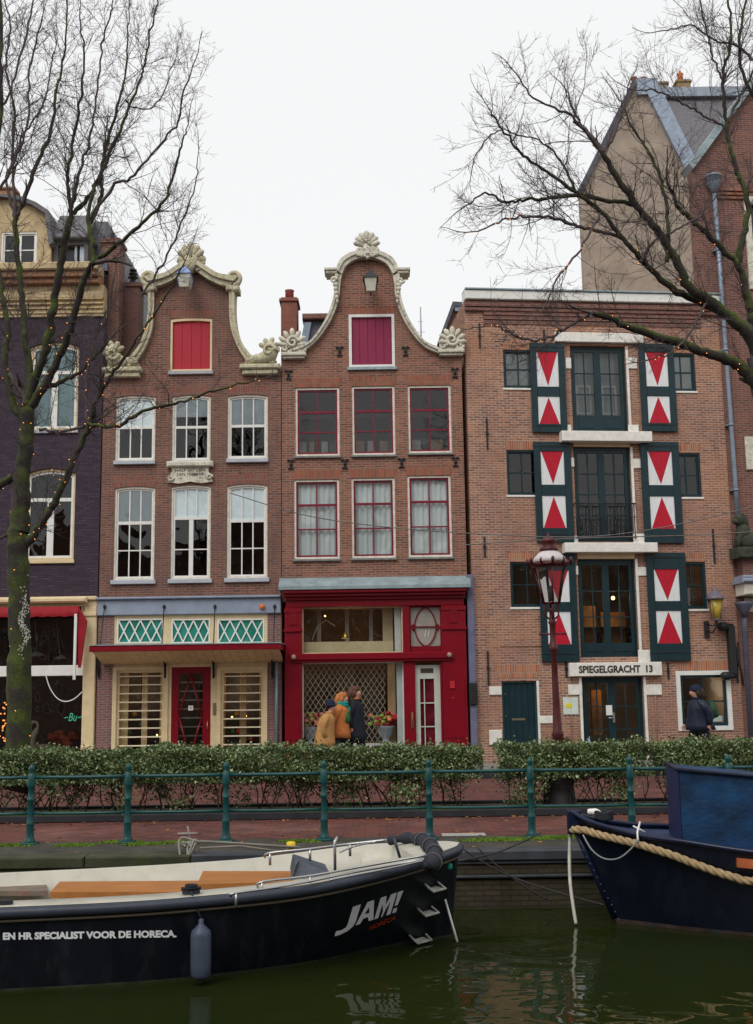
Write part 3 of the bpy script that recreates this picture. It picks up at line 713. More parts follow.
# things in the shop window
SH = MB()
def room_stuff():
    mb = MB()
    for x_, h_ in ((322, 1.7), (345, 2.6), (372, 2.2)):
        q = g.p(x_, 700, 1.4); mb.box(q[0]-.25, q[0]+.25, 2.2, 2.5, .15, h_)
    mb.build('display_shelf', plain('dark_wood', (.05, .035, .025), .6, .3, 4), h3)
room_stuff()
mb = MB()
for x_ in (319, 347, 371): q = g.p(x_, 630, 1.0); mb.box(q[0]-.05, q[0]+.05, 1.0, 1.05, zt1-.1, y605+.05)
mb.tube([(g.p(x, y, .9)[0], .9, g.p(x, y, .9)[1]) for x, y in ((312, 640), (317, 626), (326, 620), (335, 626))], .02, 6)
mb.build('reflected_frames', plain('pale_reflection', (.5, .5, .48), .5, .1, 5), h3)  # pale bars and arc imitate white window frames reflected in the glass
PALE = plain('pale_furniture', (.85, .83, .78), .6, .1, 5); WOODL = plain('light_wood', (.7, .45, .25), .6, .1, 5)
for x_, k_ in ((302, 0), (314, 1), (322, 0), (360, 1), (372, 0), (382, 1), (415, 0), (437, 1)):
    q = g.p(x_, 452, .75); mb = MB(); z0 = r1[0][2]-.42
    mb.box(q[0]-.2, q[0]+.2, .38, .73, z0+.42, z0+.46); mb.box(q[0]-.2, q[0]+.2, .71, .75, z0+.6, z0+.95)
    for a_, b_ in ((-.18, .40), (.18, .40), (-.18, .73), (.18, .73)): mb.box(q[0]+a_-.02, q[0]+a_+.02, b_-.02, b_+.02, z0-.2, z0+(.95 if b_ > .6 else .44))
    mb.build('inner_chair', PALE if k_ == 0 else WOODL, h3)
mb = MB()
for r_ in r1: mb.box(r_[0]+.1, r_[1]-.15, 1.6, 1.65, r_[3]-.45, r_[3]-.2); mb.box(r_[0]-.1, r_[1]+.1, 1.7, 1.75, r_[2]+.35, r_[2]+.75)
mb.build('glass_tone_strips', plain('glass_tone_blue_grey', (.28, .32, .36), .8, .2, 2), h3)  # blue grey strips indoors, coloured to imitate the reflective tone of the panes
# bulbs
def bulb(root, F, x, y, w, r_=.03, name='lamp_bulb', mat=None):
    q = F.p(x, y, w); mb = MB(); mb.ell((q[0], w, q[1]), (r_, r_, r_), 8, 6); return mb.build(name, mat or WARM, root)
def lamp(root, F, x, y, w, power, col=(1, .62, .3), size=.4):
    q = F.p(x, y, w); l = bpy.data.lights.new('lamp_light', 'POINT'); l.energy = power; l.color = col; l.shadow_soft_size = size
    o = bpy.data.objects.new('lamp_light', l); COL.objects.link(o); o.parent = root; o.location = (q[0], w, q[1])
for x_, y_ in ((325, 616), (390, 618)): bulb(h3, g, x_, y_, 1.2, .022)
lamp(h3, g, 350, 640, 1.5, 20)
lamp(h3, g, 345, 700, 1.2, 8)
# gap between the houses with its downpipe
mb = MB(); q0 = g.p(469.5, 700)[0]; q1 = g.p(476.5, 700)[0]
mb.bbox(q0, q1, -.12, .1, 0.12, g.p(470, 575)[1], .02); dp = mb.build('downpipe_casing', plain('violet_grey_paint', (.14, .14, .22), .5, .15, 4, dirt=.3), h3)
mb = MB(); z0_ = g.p(470, 705)[1]; mb.bbox(q0-.02, q1+.02, -.2, -.125, z0_, z0_+.55, .03); mb.box(q0+.06, q0+.14, -.21, -.201, z0_+.1, z0_+.15); mb.build('meter_box', IRON, dp)

# ================================================================ house with the scrolled pediment gable (middle left)
F2 = Frame(atY(99, 700, FY).x, FY); g = F2
h2 = thing('canal_house', 'brown brick house with ochre scrolled bell gable, scarlet attic hatch and long red edged canopy', 'house', F2.o)
CX2 = 192.2
def mir2(pts): return [(2*CX2-x, y) for x, y in pts]
uL, uR = -.065, g.p(281.3, 480)[0]; zl = g.p(120, 372)[1]; zr = g.p(265, 369)[1]
inr = [(249, 365), (246, 361), (238.5, 349), (232, 332), (229.8, 315), (229.6, 300), (229.5, 289)]
outr = [(255, 363), (251, 357), (243.5, 347), (237.5, 332), (234.8, 315), (234.6, 300), (235, 291)]
ped_i = [(229.5, 289), (221, 287), (210, 282), (201, 276), (192.2, 271)]
ped_o = [(238, 281), (229, 279.5), (218, 277), (208, 271), (200, 266), (192.2, 263)]
cr = lambda P: [tuple(v) for v in catmull([Vector(g.p(x, y)) for x, y in P], 5)]
Ir = cr(inr); Il = cr(mir2(inr)); Pr = cr(ped_i); Pl = cr(mir2(ped_i))
zs2 = g.p(190, 614)[1]; zf2 = g.p(190, 598)[1]
W1 = [g.rect(115.5, 155.3, 395.5, 461), g.rect(172, 210.6, 395, 461), g.rect(227.5, 267.8, 394.5, 459)]
W2 = [g.rect(114, 154.6, 486.5, 580), g.rect(170.8, 210.6, 485, 579), g.rect(226.8, 267.4, 484, 578)]
hat = g.rect(170.5, 212, 318.5, 371)
outer = [(uL, zs2), (uR, zs2), (uR, zr)] + Ir[:-1] + Pr[:-1] + list(reversed(Pl)) + list(reversed(Il[:-1])) + [(uL, zl)]
AR = .05
mb = MB(); mb.wall(outer, [arcpoly(*r, AR) for r in W1+W2]+[arcpoly(*hat, .03)], 0, .3); mb.build('wall', BR_OLD, h2)
body(h2, uL+.01, uR-.01, zl-.05, BR_OLD)
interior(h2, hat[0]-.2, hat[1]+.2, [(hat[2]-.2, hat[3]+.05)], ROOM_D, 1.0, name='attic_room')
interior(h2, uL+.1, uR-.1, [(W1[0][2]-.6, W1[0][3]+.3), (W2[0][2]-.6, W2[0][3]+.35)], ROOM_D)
ap = g.p(CX2, 300)
mb = MB(); mb.prism([(uL+.1, zl-.06), (uR-.1, zl-.06), ((uL+uR)/2, ap[1]-.3)], .35, 10); mb.build('roof', SLATE, h2)
for s_ in (0, 1):
    f_ = (lambda p: p) if s_ == 0 else mir2
    band(cr(f_(outr)), cr(f_(inr)), h2, mat=STONE_O)
po = mir2(ped_o)[:-1]+ped_o[::-1]; pi_ = mir2(ped_i)[:-1]+ped_i[::-1]
band(cr(po), cr(pi_), h2, mat=STONE_O, w0=-.2, name='pediment_coping', lip=.08)
for sgn in (-1, 1):
    q = g.p(CX2+sgn*42, 280); mb = MB()
    scroll(mb, q[0], q[1], .2, 1.4, -.16, .075, sgn, a0=R(-90)); mb.ell((q[0], -.05, q[1]), (.17, .16, .17), 12, 8, jit=.05)
    q2 = g.p(CX2+sgn*41, 291); mb.bbox(q2[0]-.17, q2[0]+.17, -.22, .34, q2[1]-.05, q2[1]+.1, .03); mb.ell((q2[0]+sgn*.06, -.15, q2[1]-.02), (.1, .1, .1), 10, 7, jit=.1)
    mb.build('corner_scroll', STONE_O, h2)
crest(h2, 192, 245, 275, 29, STONE_O, True)
def low_orn(x0, x1, yb, ytop, s):
    a = g.p(x0, yb); b = g.p(x1, ytop); u0, u1, z0, z1 = a[0], b[0], a[1], b[1]; hh = z1-z0
    mb = MB(); mb.bbox(u0, u1, -.24, .34, z0, z0+.13, .03); mb.bbox(u0+.06, u1-.06, -.17, .34, z0-.13, z0-.001, .02)
    z0 += .13
    out = u1-.25 if s > 0 else u0+.25; inn = u0+.15 if s > 0 else u1-.15
    mb.tube([(inn, -.08, z0+.1), (inn+s*.12, -.1, z0+.16), (inn+s*.35, -.12, z0+.14), (out, -.12, z0+.24), (out+s*.08, -.12, z0+.42), (out-s*.02, -.14, z0+.56), (out-s*.16, -.15, z0+.5)], [.06, .1, .15, .2, .17, .11, .07], 9)
    fan(mb, out-s*.05, z0+.38, -.12, .34, 5, 150, .07, a0=90+s*-20)
    scroll(mb, out-s*.03, z0+.33, .17, 1.3, -.28, .05, s)
    mb.ell(((u0+u1)/2, 0, z0+.08), ((u1-u0)*.42, .14, .14), 14, 7, jit=.06)
    for k in range(10): mb.ell((random.uniform(u0+.1, u1-.1), -.16, z0+random.uniform(.02, .25)), (.06, .05, .045), 7, 5, jit=.15)
    return mb.build('corner_ornament', STONE_O, h2)
low_orn(240.5, 280.5, 371, 340, 1); low_orn(104, 143.5, 374, 341, -1)
hd = MB(); hd.ring(arcpoly(hat[0]-.003, hat[1]+.003, hat[2]-.003, hat[3]+.003, .03), arcpoly(hat[0]+.05, hat[1]-.05, hat[2]+.05, hat[3]-.06, .03), -.0, .16); hf = hd.build('hatch', CREAM, h2, 'cream framed attic hatch')
mb = MB()
for k in range(4):
    a = hat[0]+.045+(hat[1]-hat[0]-.09)*k/4; b = hat[0]+.045+(hat[1]-hat[0]-.09)*(k+1)/4
    mb.bbox(a+.0015, b-.0015, .06, .1, hat[2]+.045, hat[3]-.05, .006)
mb.box(hat[0]+.04, hat[1]-.04, .085, .11, hat[2]+.04, hat[3]-.05)
mb.build('hatch_door', REDH, hf); mb = MB(); mb.bbox(hat[0]-.04, hat[1]+.04, -.07, .05, hat[2]-.1, hat[2]-.005); mb.build('hatch_sill', plain('grey_stone_sill', (.35, .35, .37), .6, .15, 6), hf)
lintel(h2, hat[0]-.03, hat[1]+.03, hat[3]+.01, hat[3]+.24, BR_SOLDIER_P)
q = g.p(189, 297); lantern_beam(h2, q[0], q[1], .62, plain('blue_lead', (.2, .28, .5), .5, .1, 5))
GS = plain('blue_grey_sill', (.40, .43, .47), .6, .1, 6)
for i, r in enumerate(W1):
    w = win(h2, r[0], r[1], r[2], r[3], cas=STONE_W, cw=.05, sash=WHITE, sw=.045, vb=(1/3, 2/3), hb=(.52,), arch=AR, bw=.03, hthick={0: .07},
        curtain=[(BLIND, 0, 1, .54 if i != 1 else .7, 1, 'flat')], glass=GLASS)
    mb = MB(); mb.bbox(r[0]-.02, r[1]+.02, -.1, .06, r[2]-.1, r[2]-.004, .01); mb.build('sill', GS, w)
    lintel(h2, r[0], r[1], r[3]-AR, r[3]+.22-AR, BR_SOLDIER_P, arch=AR)
for i, r in enumerate(W2):
    if i == 1:
        w = win(h2, *r, cas=STONE_W, cw=.05, sash=WHITE, sw=.045, vb=((1/3, 1, .66), (2/3, 1, .66), (.5, .66, 0)), vthick={2: .11}, hb=(.66, .3), arch=AR, bw=.03, hthick={0: .07}, curtain=[(BLIND, 0, 1, .66, 1, 'flat')], glass=GLASS)
    else:
        w = win(h2, *r, cas=STONE_W, cw=.05, sash=WHITE, sw=.045, vb=(1/3, 2/3), hb=(.62, .3), arch=AR, bw=.03, hthick={0: .08}, curtain=[(BLIND, 0, 1, .64, 1, 'flat')], glass=GLASS)
    mb = MB(); mb.bbox(r[0]-.05, r[1]+.05, -.08, .06, r[2]-.11, r[2]-.004, .01); mb.build('sill', GS, w)
    lintel(h2, r[0], r[1], r[3]-AR, r[3]+.26-AR, BR_SOLDIER_P, arch=AR)
# gable stone
a = g.rect(168, 213, 467.5, 483); mb = MB(); uc = (a[0]+a[1])/2; hw = (a[1]-a[0])/2
mb.prism([(uc-hw*1.0, a[2]+.02), (uc-hw*.5, a[2]-.02), (uc, a[2]+.03), (uc+hw*.5, a[2]-.02), (uc+hw, a[2]+.02), (uc+hw*.95, a[2]+.12), (uc+hw*.8, a[3]-.1), (uc+hw*.85, a[3]), (uc-hw*.85, a[3]), (uc-hw*.8, a[3]-.1), (uc-hw*.95, a[2]+.12)], -.07, .0)
mb.bbox(uc-hw*1.03, uc+hw*1.03, -.16, .0, a[3]+.001, a[3]+.14, .03)
for s_ in (-1, 1): scroll(mb, uc+s_*hw*.86, a[2]+.13, .08, 1.2, -.09, .03, s_)
pq = mb.build('gable_stone', STONE, h2, 'carved stone tablet with two lines of dark lettering')
INK = plain('dark_lettering', (.04, .035, .03), .7, .2, 9)
wall_text(pq, 'HALF UIT DEN', uc-hw*.66, uc+hw*.66, a[3]-.085, .075, -.073, INK, bold=.01); wall_text(pq, 'DEN TREMPER', uc-hw*.58, uc+hw*.62, a[3]-.195, .075, -.073, INK, bold=.01)
wall_text(pq, "16", uc-hw*.5, uc-hw*.35, a[3]-.29, .05, -.073, INK); wall_text(pq, '91', uc+hw*.4, uc+hw*.55, a[3]-.29, .05, -.073, INK)
# shop front: blue grey fascia, transom lights, canopy
s0, s1 = uL-.02, uR-.01
zfa, zfb = g.p(190, 614.5)[1], g.p(190, 599)[1]
mb = MB(); mb.bbox(s0, s1, -.08, .3, zfa, zfb, .015)
ff = mb.build('fascia', LEADBL, h2); mb = MB(); mb.bbox(s0-.02, s1+.0, -.17, .0, zfb+.001, zfb+.06, .02); mb.build('fascia_moulding', LEADBL, ff)
ztr0 = g.p(190, 645)[1]; zb0 = zfa-.001
ub0, ub1 = g.p(112.5, 700)[0], g.p(267.5, 700)[0]
BPI = brick('brick_pier', (.24, .1, .09), (.17, .08, .075), (.26, .21, .19), st=.4)
mb = MB(); mb.wall([(uL, .1), (ub0, .1), (ub0, zb0), (uL, zb0)], [], 0, .3); mb.build('brick_pier', BPI, h2); mb = MB(); mb.wall([(ub1, .1), (uR, .1), (uR, zb0), (ub1, zb0)], [], 0, .3)
mb.build('brick_pier', BPI, h2)
tr = [g.rect(117, 163, 619, 643), g.rect(171.5, 209.7, 619, 643), g.rect(217.5, 264, 619, 643)]
bay = [g.rect(117, 163, 671, 748), g.rect(171, 210.5, 667, 748), g.rect(221.5, 262.5, 671, 748)]
for b in (0, 1, 2): bay[b] = (bay[b][0], bay[b][1], .45 if b != 1 else .12, bay[b][3])
mb = MB(); mb.wall([(ub0, .1), (ub1, .1), (ub1, zb0), (ub0, zb0)], [arcpoly(*r) for r in tr]+[arcpoly(*bay[0]), arcpoly(bay[1][0], bay[1][1], .11, bay[1][3]), arcpoly(*bay[2])], .02, .16)
sfr = mb.build('shop_front', CREAM, h2, 'cream painted timber shop front')
for r in (bay[0], bay[2]):
    mb = MB(); mb.ring(arcpoly(r[0]-.12, r[1]+.12, r[2]-.1, r[3]+.1), arcpoly(r[0]-.02, r[1]+.02, r[2]-.01, r[3]+.02), -.03, .019); mb.build('window_moulding', CREAM, sfr)
for r in tr:
    mb = MB(); mb.ring(arcpoly(r[0]-.003, r[1]+.003, r[2]-.003, r[3]+.003), arcpoly(r[0]+.03, r[1]-.03, r[2]+.03, r[3]-.03), .01, .08); f = mb.build('transom_light', WHITE, sfr)
    mb = MB(); n = 4 if r is not tr[1] else 3; n = 4 if r[1]-r[0] > 1.05 else 3.5
    W_, H_ = r[1]-r[0]-.06, r[3]-r[2]-.06; st_ = W_/n
    mb2 = MB()
    for k in range(-2, int(2*n)+3):
        for s_ in (-1, 1):
            x0 = r[0]+.03+k*st_/2*1.0; x1 = x0+s_*st_
            if k % 1: continue
            t0, t1 = 0, 1
            if k % 2: continue
            a_, b_ = Vector((x0, 0, r[2]+.03)), Vector((x1, 0, r[3]-.03))
            lo, hi = r[0]+.03, r[1]-.03
            if min(x0, x1) < lo-1e-6:
                if max(x0, x1) <= lo: continue
                f_ = (lo-x0)/(x1-x0); 
                if x0 < lo: a_ = a_.lerp(b_, f_)
                else: b_ = a_.lerp(b_, f_)
            if max(x0, x1) > hi+1e-6:
                if min(x0, x1) >= hi: continue
                aa, bb = Vector((x0, 0, r[2]+.03)), Vector((x1, 0, r[3]-.03)); f_ = (hi-x0)/(x1-x0)
                if x0 > hi: a_ = aa.lerp(bb, f_)
                else: b_ = aa.lerp(bb, f_)
            d_ = (b_-a_).normalized(); nn = Vector((d_.z, 0, -d_.x))*.017; yo = Vector((0, .025+.004*s_, 0))
            y2 = Vector((0, .05, 0))
            mb2.add([a_-nn+yo, a_+nn+yo, b_+nn+yo, b_-nn+yo, a_-nn+y2, a_+nn+y2, b_+nn+y2, b_-nn+y2], [(0, 1, 2, 3), (0, 4, 5, 1), (1, 5, 6, 2), (2, 6, 7, 3), (3, 7, 4, 0)])
    mb2.build('lattice_bars', WHITE, f)
    mb = MB(); mb.add([(r[0], .06, r[2]), (r[1], .06, r[2]), (r[1], .06, r[3]), (r[0], .06, r[3])], [(0, 1, 2, 3)]); mb.build('pane', TEALG, f)
for r in (bay[0], bay[2]):
    mb = MB(); ww = r[1]-r[0]; hh = r[3]-r[2]
    mb.ring(arcpoly(r[0]-.003, r[1]+.003, r[2]-.003, r[3]+.003), arcpoly(r[0]+.04, r[1]-.04, r[2]+.04, r[3]-.04), .03, .12)
    bw_ = plain('warm_cream_slats', (.75, .66, .48), .5, .1, 4)
    f = mb.build('shop_window', CREAM, sfr, 'shop window with horizontal cream bars')
    mb = MB()
    for k in range(1, 10): z_ = r[2]+hh*k/9.6; mb.bbox(r[0]+.03, r[1]-.03, .04, .09, z_-.016, z_+.016, .004)
    mb.build('window_bars', bw_, f)
    mb = MB(); oc = plain('honey_post', (.7, .48, .25), .6, .15, 3, stretch=(5, 1, .6))
    if r is bay[0]: segs = ((0, .2), (.5, .62), (.9, 1))
    else: segs = ((0, .06), (.42, .58), (.9, 1))
    for a_, b_ in segs: mb.box(r[0]+ww*a_, r[0]+ww*b_, .2, .26, r[2], r[3])
    mb.build('inner_post', oc, f)
    mb = MB(); mb.add([(r[0], .1, r[2]), (r[1], .1, r[2]), (r[1], .1, r[3]), (r[0], .1, r[3])], [(0, 1, 2, 3)]); mb.build('pane', GLASS, f)
    for k in range(5):
        mc = MB(); q = (r[0]+ww*random.uniform(.1, .9), r[2]+hh*random.choice((.12, .22, .33, .45)))
        hue = random.choice(((.5, .06, .03), (.55, .3, .04), (.06, .2, .12), (.3, .05, .2), (.5, .45, .35)))
        mc.lathe([(.0, 0), (.05, .01), (.065, .06), (.04, .1), (.025, .14), (.03, .16)], (q[0], .42+random.random()*.3, q[1]), 10)
        mc.build('display_vase', plain('vase_%d' % k, hue, .3, .2, 9), f)
r = bay[1]; mb = MB()
mb.ring(arcpoly(r[0]-.003, r[1]+.003, .12, r[3]+.003), arcpoly(r[0]+.18, r[1]-.2, .45, r[3]-.16), .03, .1)
A0, A1, B0, B1 = r[0]+.18, r[1]-.2, .45, r[3]-.16; um = (A0+A1)/2; zm = B0+(B1-B0)*.46
for s_ in (-1, 1):
    e_ = A1 if s_ > 0 else A0
    mb.tube([(um, .02, B1), (e_-s_*.02, .02, zm)], .026, 4); mb.tube([(e_-s_*.02, .02, zm), (um-s_*.0+s_*.03, .02, B0)], .026, 4)
dd = mb.build('door', CRIM, sfr, 'dark red door with a long diamond glazing bar')
mb = MB(); mb.add([(A0, .08, B0), (A1, .08, B0), (A1, .08, B1), (A0, .08, B1)], [(0, 1, 2, 3)]); mb.build('pane', GLASS, dd)
mb = MB()
for k in range(1, 9): z_ = B0+(B1-B0)*k/9; mb.box(A0, A1, .14, .16, z_-.016, z_+.016)
mb.build('glazing_bars', plain('grey_bars', (.4, .4, .36), .5, .1, 4), dd)
q = g.p(190.7, 708); mb = MB(); mb.box(q[0]-.06, q[0]+.06, .0, .02, q[1]-.06, q[1]+.06); nb = mb.build('number_plate', WHITE, dd); wall_text(nb, '9', q[0]-.02, q[0]+.02, q[1], .07, -.004, INK, 'house_number')
mb = MB(); q = g.p(207.5, 725); mb.tube([(q[0], -.02, q[1]-.1), (q[0], -.05, q[1]), (q[0], .0, q[1]+.1)], .012, 6); mb.build('door_handle', plain('brass_pull', (.6, .4, .15), .3, .1, 5, metal=.7), dd)
mb = MB(); q = g.p(214.5, 707); mb.box(q[0]-.04, q[0]+.04, -.0, .019, q[1]-.2, q[1]+.1); mb.build('letter_plate', plain('bronze', (.2, .13, .08), .5, .2, 5), sfr)
# canopy
CW = -1.25
cz = g.p(190, 650.5, CW)[1]; cz1 = g.p(190, 645.3, CW)[1]; cu0, cu1 = g.p(89, 650, CW)[0], g.p(280.5, 650, CW)[0]
zw = cz+.02
mb = MB(); mb.bbox(cu0, cu1, CW, CW+.06, cz, cz1+.02, .01); mb.box(cu0, cu0+.04, CW+.06, -.02, cz+.0, cz1+.0); mb.box(cu1-.04, cu1, CW+.06, -.02, cz, cz1)
cn = mb.build('canopy', CRIM, h2, 'long flat shop canopy with a dark red edge')
mb = MB()
n = 22
for k in range(n):
    a_ = cu0+.04+(cu1-cu0-.08)*k/n; b_ = cu0+.04+(cu1-cu0-.08)*(k+1)/n
    mb.add([(a_+.004, CW+.06, cz+.02), (b_-.004, CW+.06, cz+.02), (b_-.004, -.0, cz-.27), (a_+.004, -.0, cz-.27), (a_+.004, CW+.06, cz+.05), (b_-.004, CW+.06, cz+.05), (b_-.004, -.0, cz-.24), (a_+.004, -.0, cz-.24)], [(0, 1, 2, 3), (7, 6, 5, 4), (0, 3, 7, 4), (1, 5, 6, 2)])
mb.build('canopy_soffit', plain('soffit_boards', (.66, .46, .25), .6, .1, 4), cn)
mb = MB(); mb.box(cu0-.02, cu1+.02, CW-.02, .0, cz1+.022, cz1+.045); mb.build('canopy_roof', LEAD, cn)
for x_ in (105.5, 164.8, 215.5, 275):
    q = g.p(x_, 607); mb = MB(); xf = {105.5: 99.5, 164.8: 161.5, 215.5: 213.3, 275: 273.5}[x_]; e = g.p(xf, 645, CW+.1)
    mb.tube([(q[0], -.1, q[1]), (e[0], CW+.15, cz1+.03)], .014, 6); mb.ell((q[0], -.1, q[1]), (.04, .03, .06), 8, 6); mb.build('tie_rod', IRON, cn)
for x_ in (99, 165.3, 213.7, 272.5):
    q = g.p(x_, 672); mb = MB(); mb.box(q[0]-.025, q[0]+.025, -.05, .0, q[1]-.15, cz+.02); mb.tube([(q[0], -.03, q[1]-.1), (q[0], -.25, cz-.1), (q[0], -.55, cz+.02)], .02, 6); mb.build('canopy_bracket', IRON, cn)
mb = MB(); q = g.p(276.7, 600); mb.tube([(q[0], -.06, .12), (q[0], -.06, cz)], .045, 10); mb.build('downpipe', ZINC, h2)
mb = MB(); q = g.p(262.6, 607); mb.ell((q[0], -.12, q[1]), (.07, .05, .07), 10, 7); mb.build('alarm_lamp', plain('orange_plastic', (.7, .16, .03), .4, .05, 5), h2)
interior(h2, uL+.1, uR-.1, [(.1, zfa)], ROOM_O, 2.6, name='shop_interior')
mb = MB()
for x_ in (125, 150, 185, 232, 255):
    q = g.p(x_, 700, 1.0); mb.box(q[0]-.28, q[0]+.28, 1.6, 2.0, .15, 2.6)
mb.build('display_shelf', plain('shelf_dark', (.035, .03, .035), .6, .3, 4), h2)
for x_, y_ in ((157, 735), (241, 728), (246, 716), (232, 717)): bulb(h2, g, x_, y_, .5, .02)
lamp(h2, g, 240, 690, 1.1, 14); lamp(h2, g, 140, 690, 1.1, 12)

# ================================================================ purple brick house (far left)
F1 = Frame(atY(98.5, 700, FY).x-.07, FY); g = F1
h1 = thing('canal_house', 'purple black brick house with yellow cornice and a shop under a red awning', 'house', F1.o)
uL, uR = g.p(-125, 480)[0], -.01
zt = g.p(50, 316)[1]; zb1 = g.p(50, 597)[1]
WA = [g.rect(29, 78.3, 342, 430), g.rect(24.5, 74.6, 468.5, 560)]
allw = []
for r in WA:
    allw.append(r); d = 2.35; allw.append((r[0]-d, r[1]-d, r[2], r[3])); allw.append((r[0]-2*d, r[1]-2*d, r[2], r[3]))
mb = MB(); mb.wall([(uL, zb1), (uR, zb1), (uR, zt), (uL, zt)], [arcpoly(*r, .14) for r in allw], 0, .3); mb.build('wall', BR_PURPLE, h1)
body(h1, uL, uR-.01, g.p(50, 270)[1], BR_PURPLE)
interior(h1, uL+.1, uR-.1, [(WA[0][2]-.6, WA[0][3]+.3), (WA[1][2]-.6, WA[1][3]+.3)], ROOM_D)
for i, r in enumerate(allw):
    up = i < 3
    w = win(h1, *r, cas=CREAM, cw=.06, sash=WHITE, sw=.06, vb=((.5, .67, 0),), vthick={0: .17}, hb=(.68,), arch=.14, hthick={0: .09}, d0=.06,
            curtain=[(CURT_B, 0, 1, 0, 1, 'pleat')] if up else None, glass=GLASS, sill=(CREAM if not up else GS, .09, .06))
    lintel(h1, r[0], r[1], r[3]-.14, r[3]+.1, brick('brick_upright_purple', (.045, .032, .05), (.075, .05, .075), (.03, .024, .033), bw=.06, rh=.23, ms=.008) if i == 0 else bpy.data.materials['brick_upright_purple'], arch=.14)
# classical cornice
mb = MB(); z = [g.p(50, y)[1] for y in (317.5, 300, 293, 287, 282, 276, 268.5)]
mb.bbox(uL, uR, -.06, .3, z[0], z[1]-.002, .01); mb.bbox(uL, uR+.0, -.14, .3, z[1], z[2]-.001, .02); mb.bbox(uL, uR, -.11, .3, z[2], z[3]-.001, .01)
for k in range(4): mb.bbox(uL+.02, uR-.02, -.09-.02*k, -.062 if k == 0 else -.05, z[0]+.08+k*.12, z[0]+.12+k*.12, .008)
mb.build('cornice', YELLOW, h1)
mb = MB(); mb.bbox(uL, uR-.1, -.3, .3, z[3], z[4], .02); mb.bbox(uL, uR-.1, -.4, .3, z[4]+.001, z[5], .02); mb.build('cornice_shelf', BROWNP, h1)
mb = MB(); mb.bbox(uL, uR-.1, -.5, .3, z[5]+.001, z[6], .03); mb.build('gutter', YELLOW, h1)
# mansard and dormers
zt = z[6]
zr_ = g.p(60, 228, 1.6)[1]
mb = MB(); ms_ = [(uL, .3), (uL, 1.5)]
vs = [(uL, .2, zt), (uR, .2, zt), (uR-.25, 1.2, zr_), (uL, 1.2, zr_), (uL, 9, zt), (uR, 9, zt), (uR-.25, 8, zr_), (uL, 8, zr_)]
mb.add(vs, [(0, 1, 2, 3), (3, 2, 6, 7), (7, 6, 5, 4), (1, 5, 6, 2), (0, 3, 7, 4)]); mb.build('mansard_roof', SLATE, h1)
d0, d1 = g.p(-48, 250, -.0)[0], g.p(51.5, 250, 0)[0]; zd0 = zt-.01; zd1 = g.p(20, 222)[1]; zp = g.p(2, 203)[1]
wr = g.rect(1, 37, 232, 267.5)
pk = [(d0, zd0), (d1, zd0), (d1-.02, g.p(50, 248)[1]), (d1-.15, zd1+.15), (d1-.5, zp-.15), ((d0+d1)/2+.4, zp+.03), ((d0+d1)/2, zp+.1), ((d0+d1)/2-.4, zp+.03), (d0+.5, zp-.15), (d0+.15, zd1+.15), (d0+.02, g.p(50, 248)[1])]
mb = MB(); mb.wall(pk, [arcpoly(wr[0], wr[1], zd0+.05, wr[3])], -.02, .35); dm = mb.build('dormer', YELLOW, h1, 'ochre dormer with a curved top')
mb = MB(); mb.prism([(x_, z_) for x_, z_ in pk], .36, 2.2); mb.build('dormer_body', SLATE, dm)
cop = pk[2:]; mb = MB(); mb.strip([(x_*1.0+(.1 if x_ > (d0+d1)/2 else -.1)*1, z_+.08) for x_, z_ in cop], cop, -.2, .5); mb.build('dormer_hood', SLATE2, dm)
w = win(dm, wr[0], wr[1], zd0+.05, wr[3], cas=WHITE, cw=.05, sash=WHITE, sw=.04, vb=(.5,), vthick={0: .1}, hb=(.5,), d0=.0, glass=GLASS_D)
for wz in [w]: pass
mb = MB(); q = g.p(9, 204); q2 = g.p(9, 188)
mb.prism([(q[0]-.2, q[1]-.1), (q[0]+.25, q[1]-.3), (q[0]+.08, q2[1]), (q[0]-.32, q2[1]+.02)], .1, .5); mb.bbox(q[0]-.36, q[0]+.12, .05, .55, q2[1], q2[1]+.08, .02); mb.build('dormer_chimney', BROWNP, dm)
# small side dormer
e0, e1 = g.p(52.5, 250)[0], g.p(87, 250)[0]; ze = g.p(70, 239)[1]
mb = MB(); mb.ring(arcpoly(e0, e1, zd0, ze), arcpoly(e0+.12, e1-.1, zd0+.1, ze-.12), .1, .4); dm2 = mb.build('dormer', plain('dark_dormer_paint', (.09, .08, .08), .6, .2, 4), h1, 'small dark side dormer')
mb = MB(); mb.bbox(e0-.1, e1+.12, -.05, 2, ze+.001, ze+.1, .03); mb.add([(e0-.05, .0, ze+.1), (e1+.1, .0, ze+.1), (e1-.1, 1.0, zr_+.1), (e0-.1, 1.0, zr_+.1)], [(0, 1, 2, 3)]); mb.build('dormer_hood', SLATE2, dm2)
mb = MB(); mb.add([(e0, .3, zd0), (e1, .3, zd0), (e1, .3, ze), (e0, .3, ze)], [(0, 1, 2, 3)]); mb.build('pane', plain('dark_pane', (.03, .035, .045), .1, .2, 3), dm2)
mb = MB(); mb.box(e1-.38, e1-.32, .2, .28, zd0+.1, ze-.12); mb.box(e1-.24, e1-.11, .2, .29, zd0+.1, ze-.12); mb.build('sash', plain('pale_blue_sash', (.45, .52, .6), .5, .1, 4), dm2)
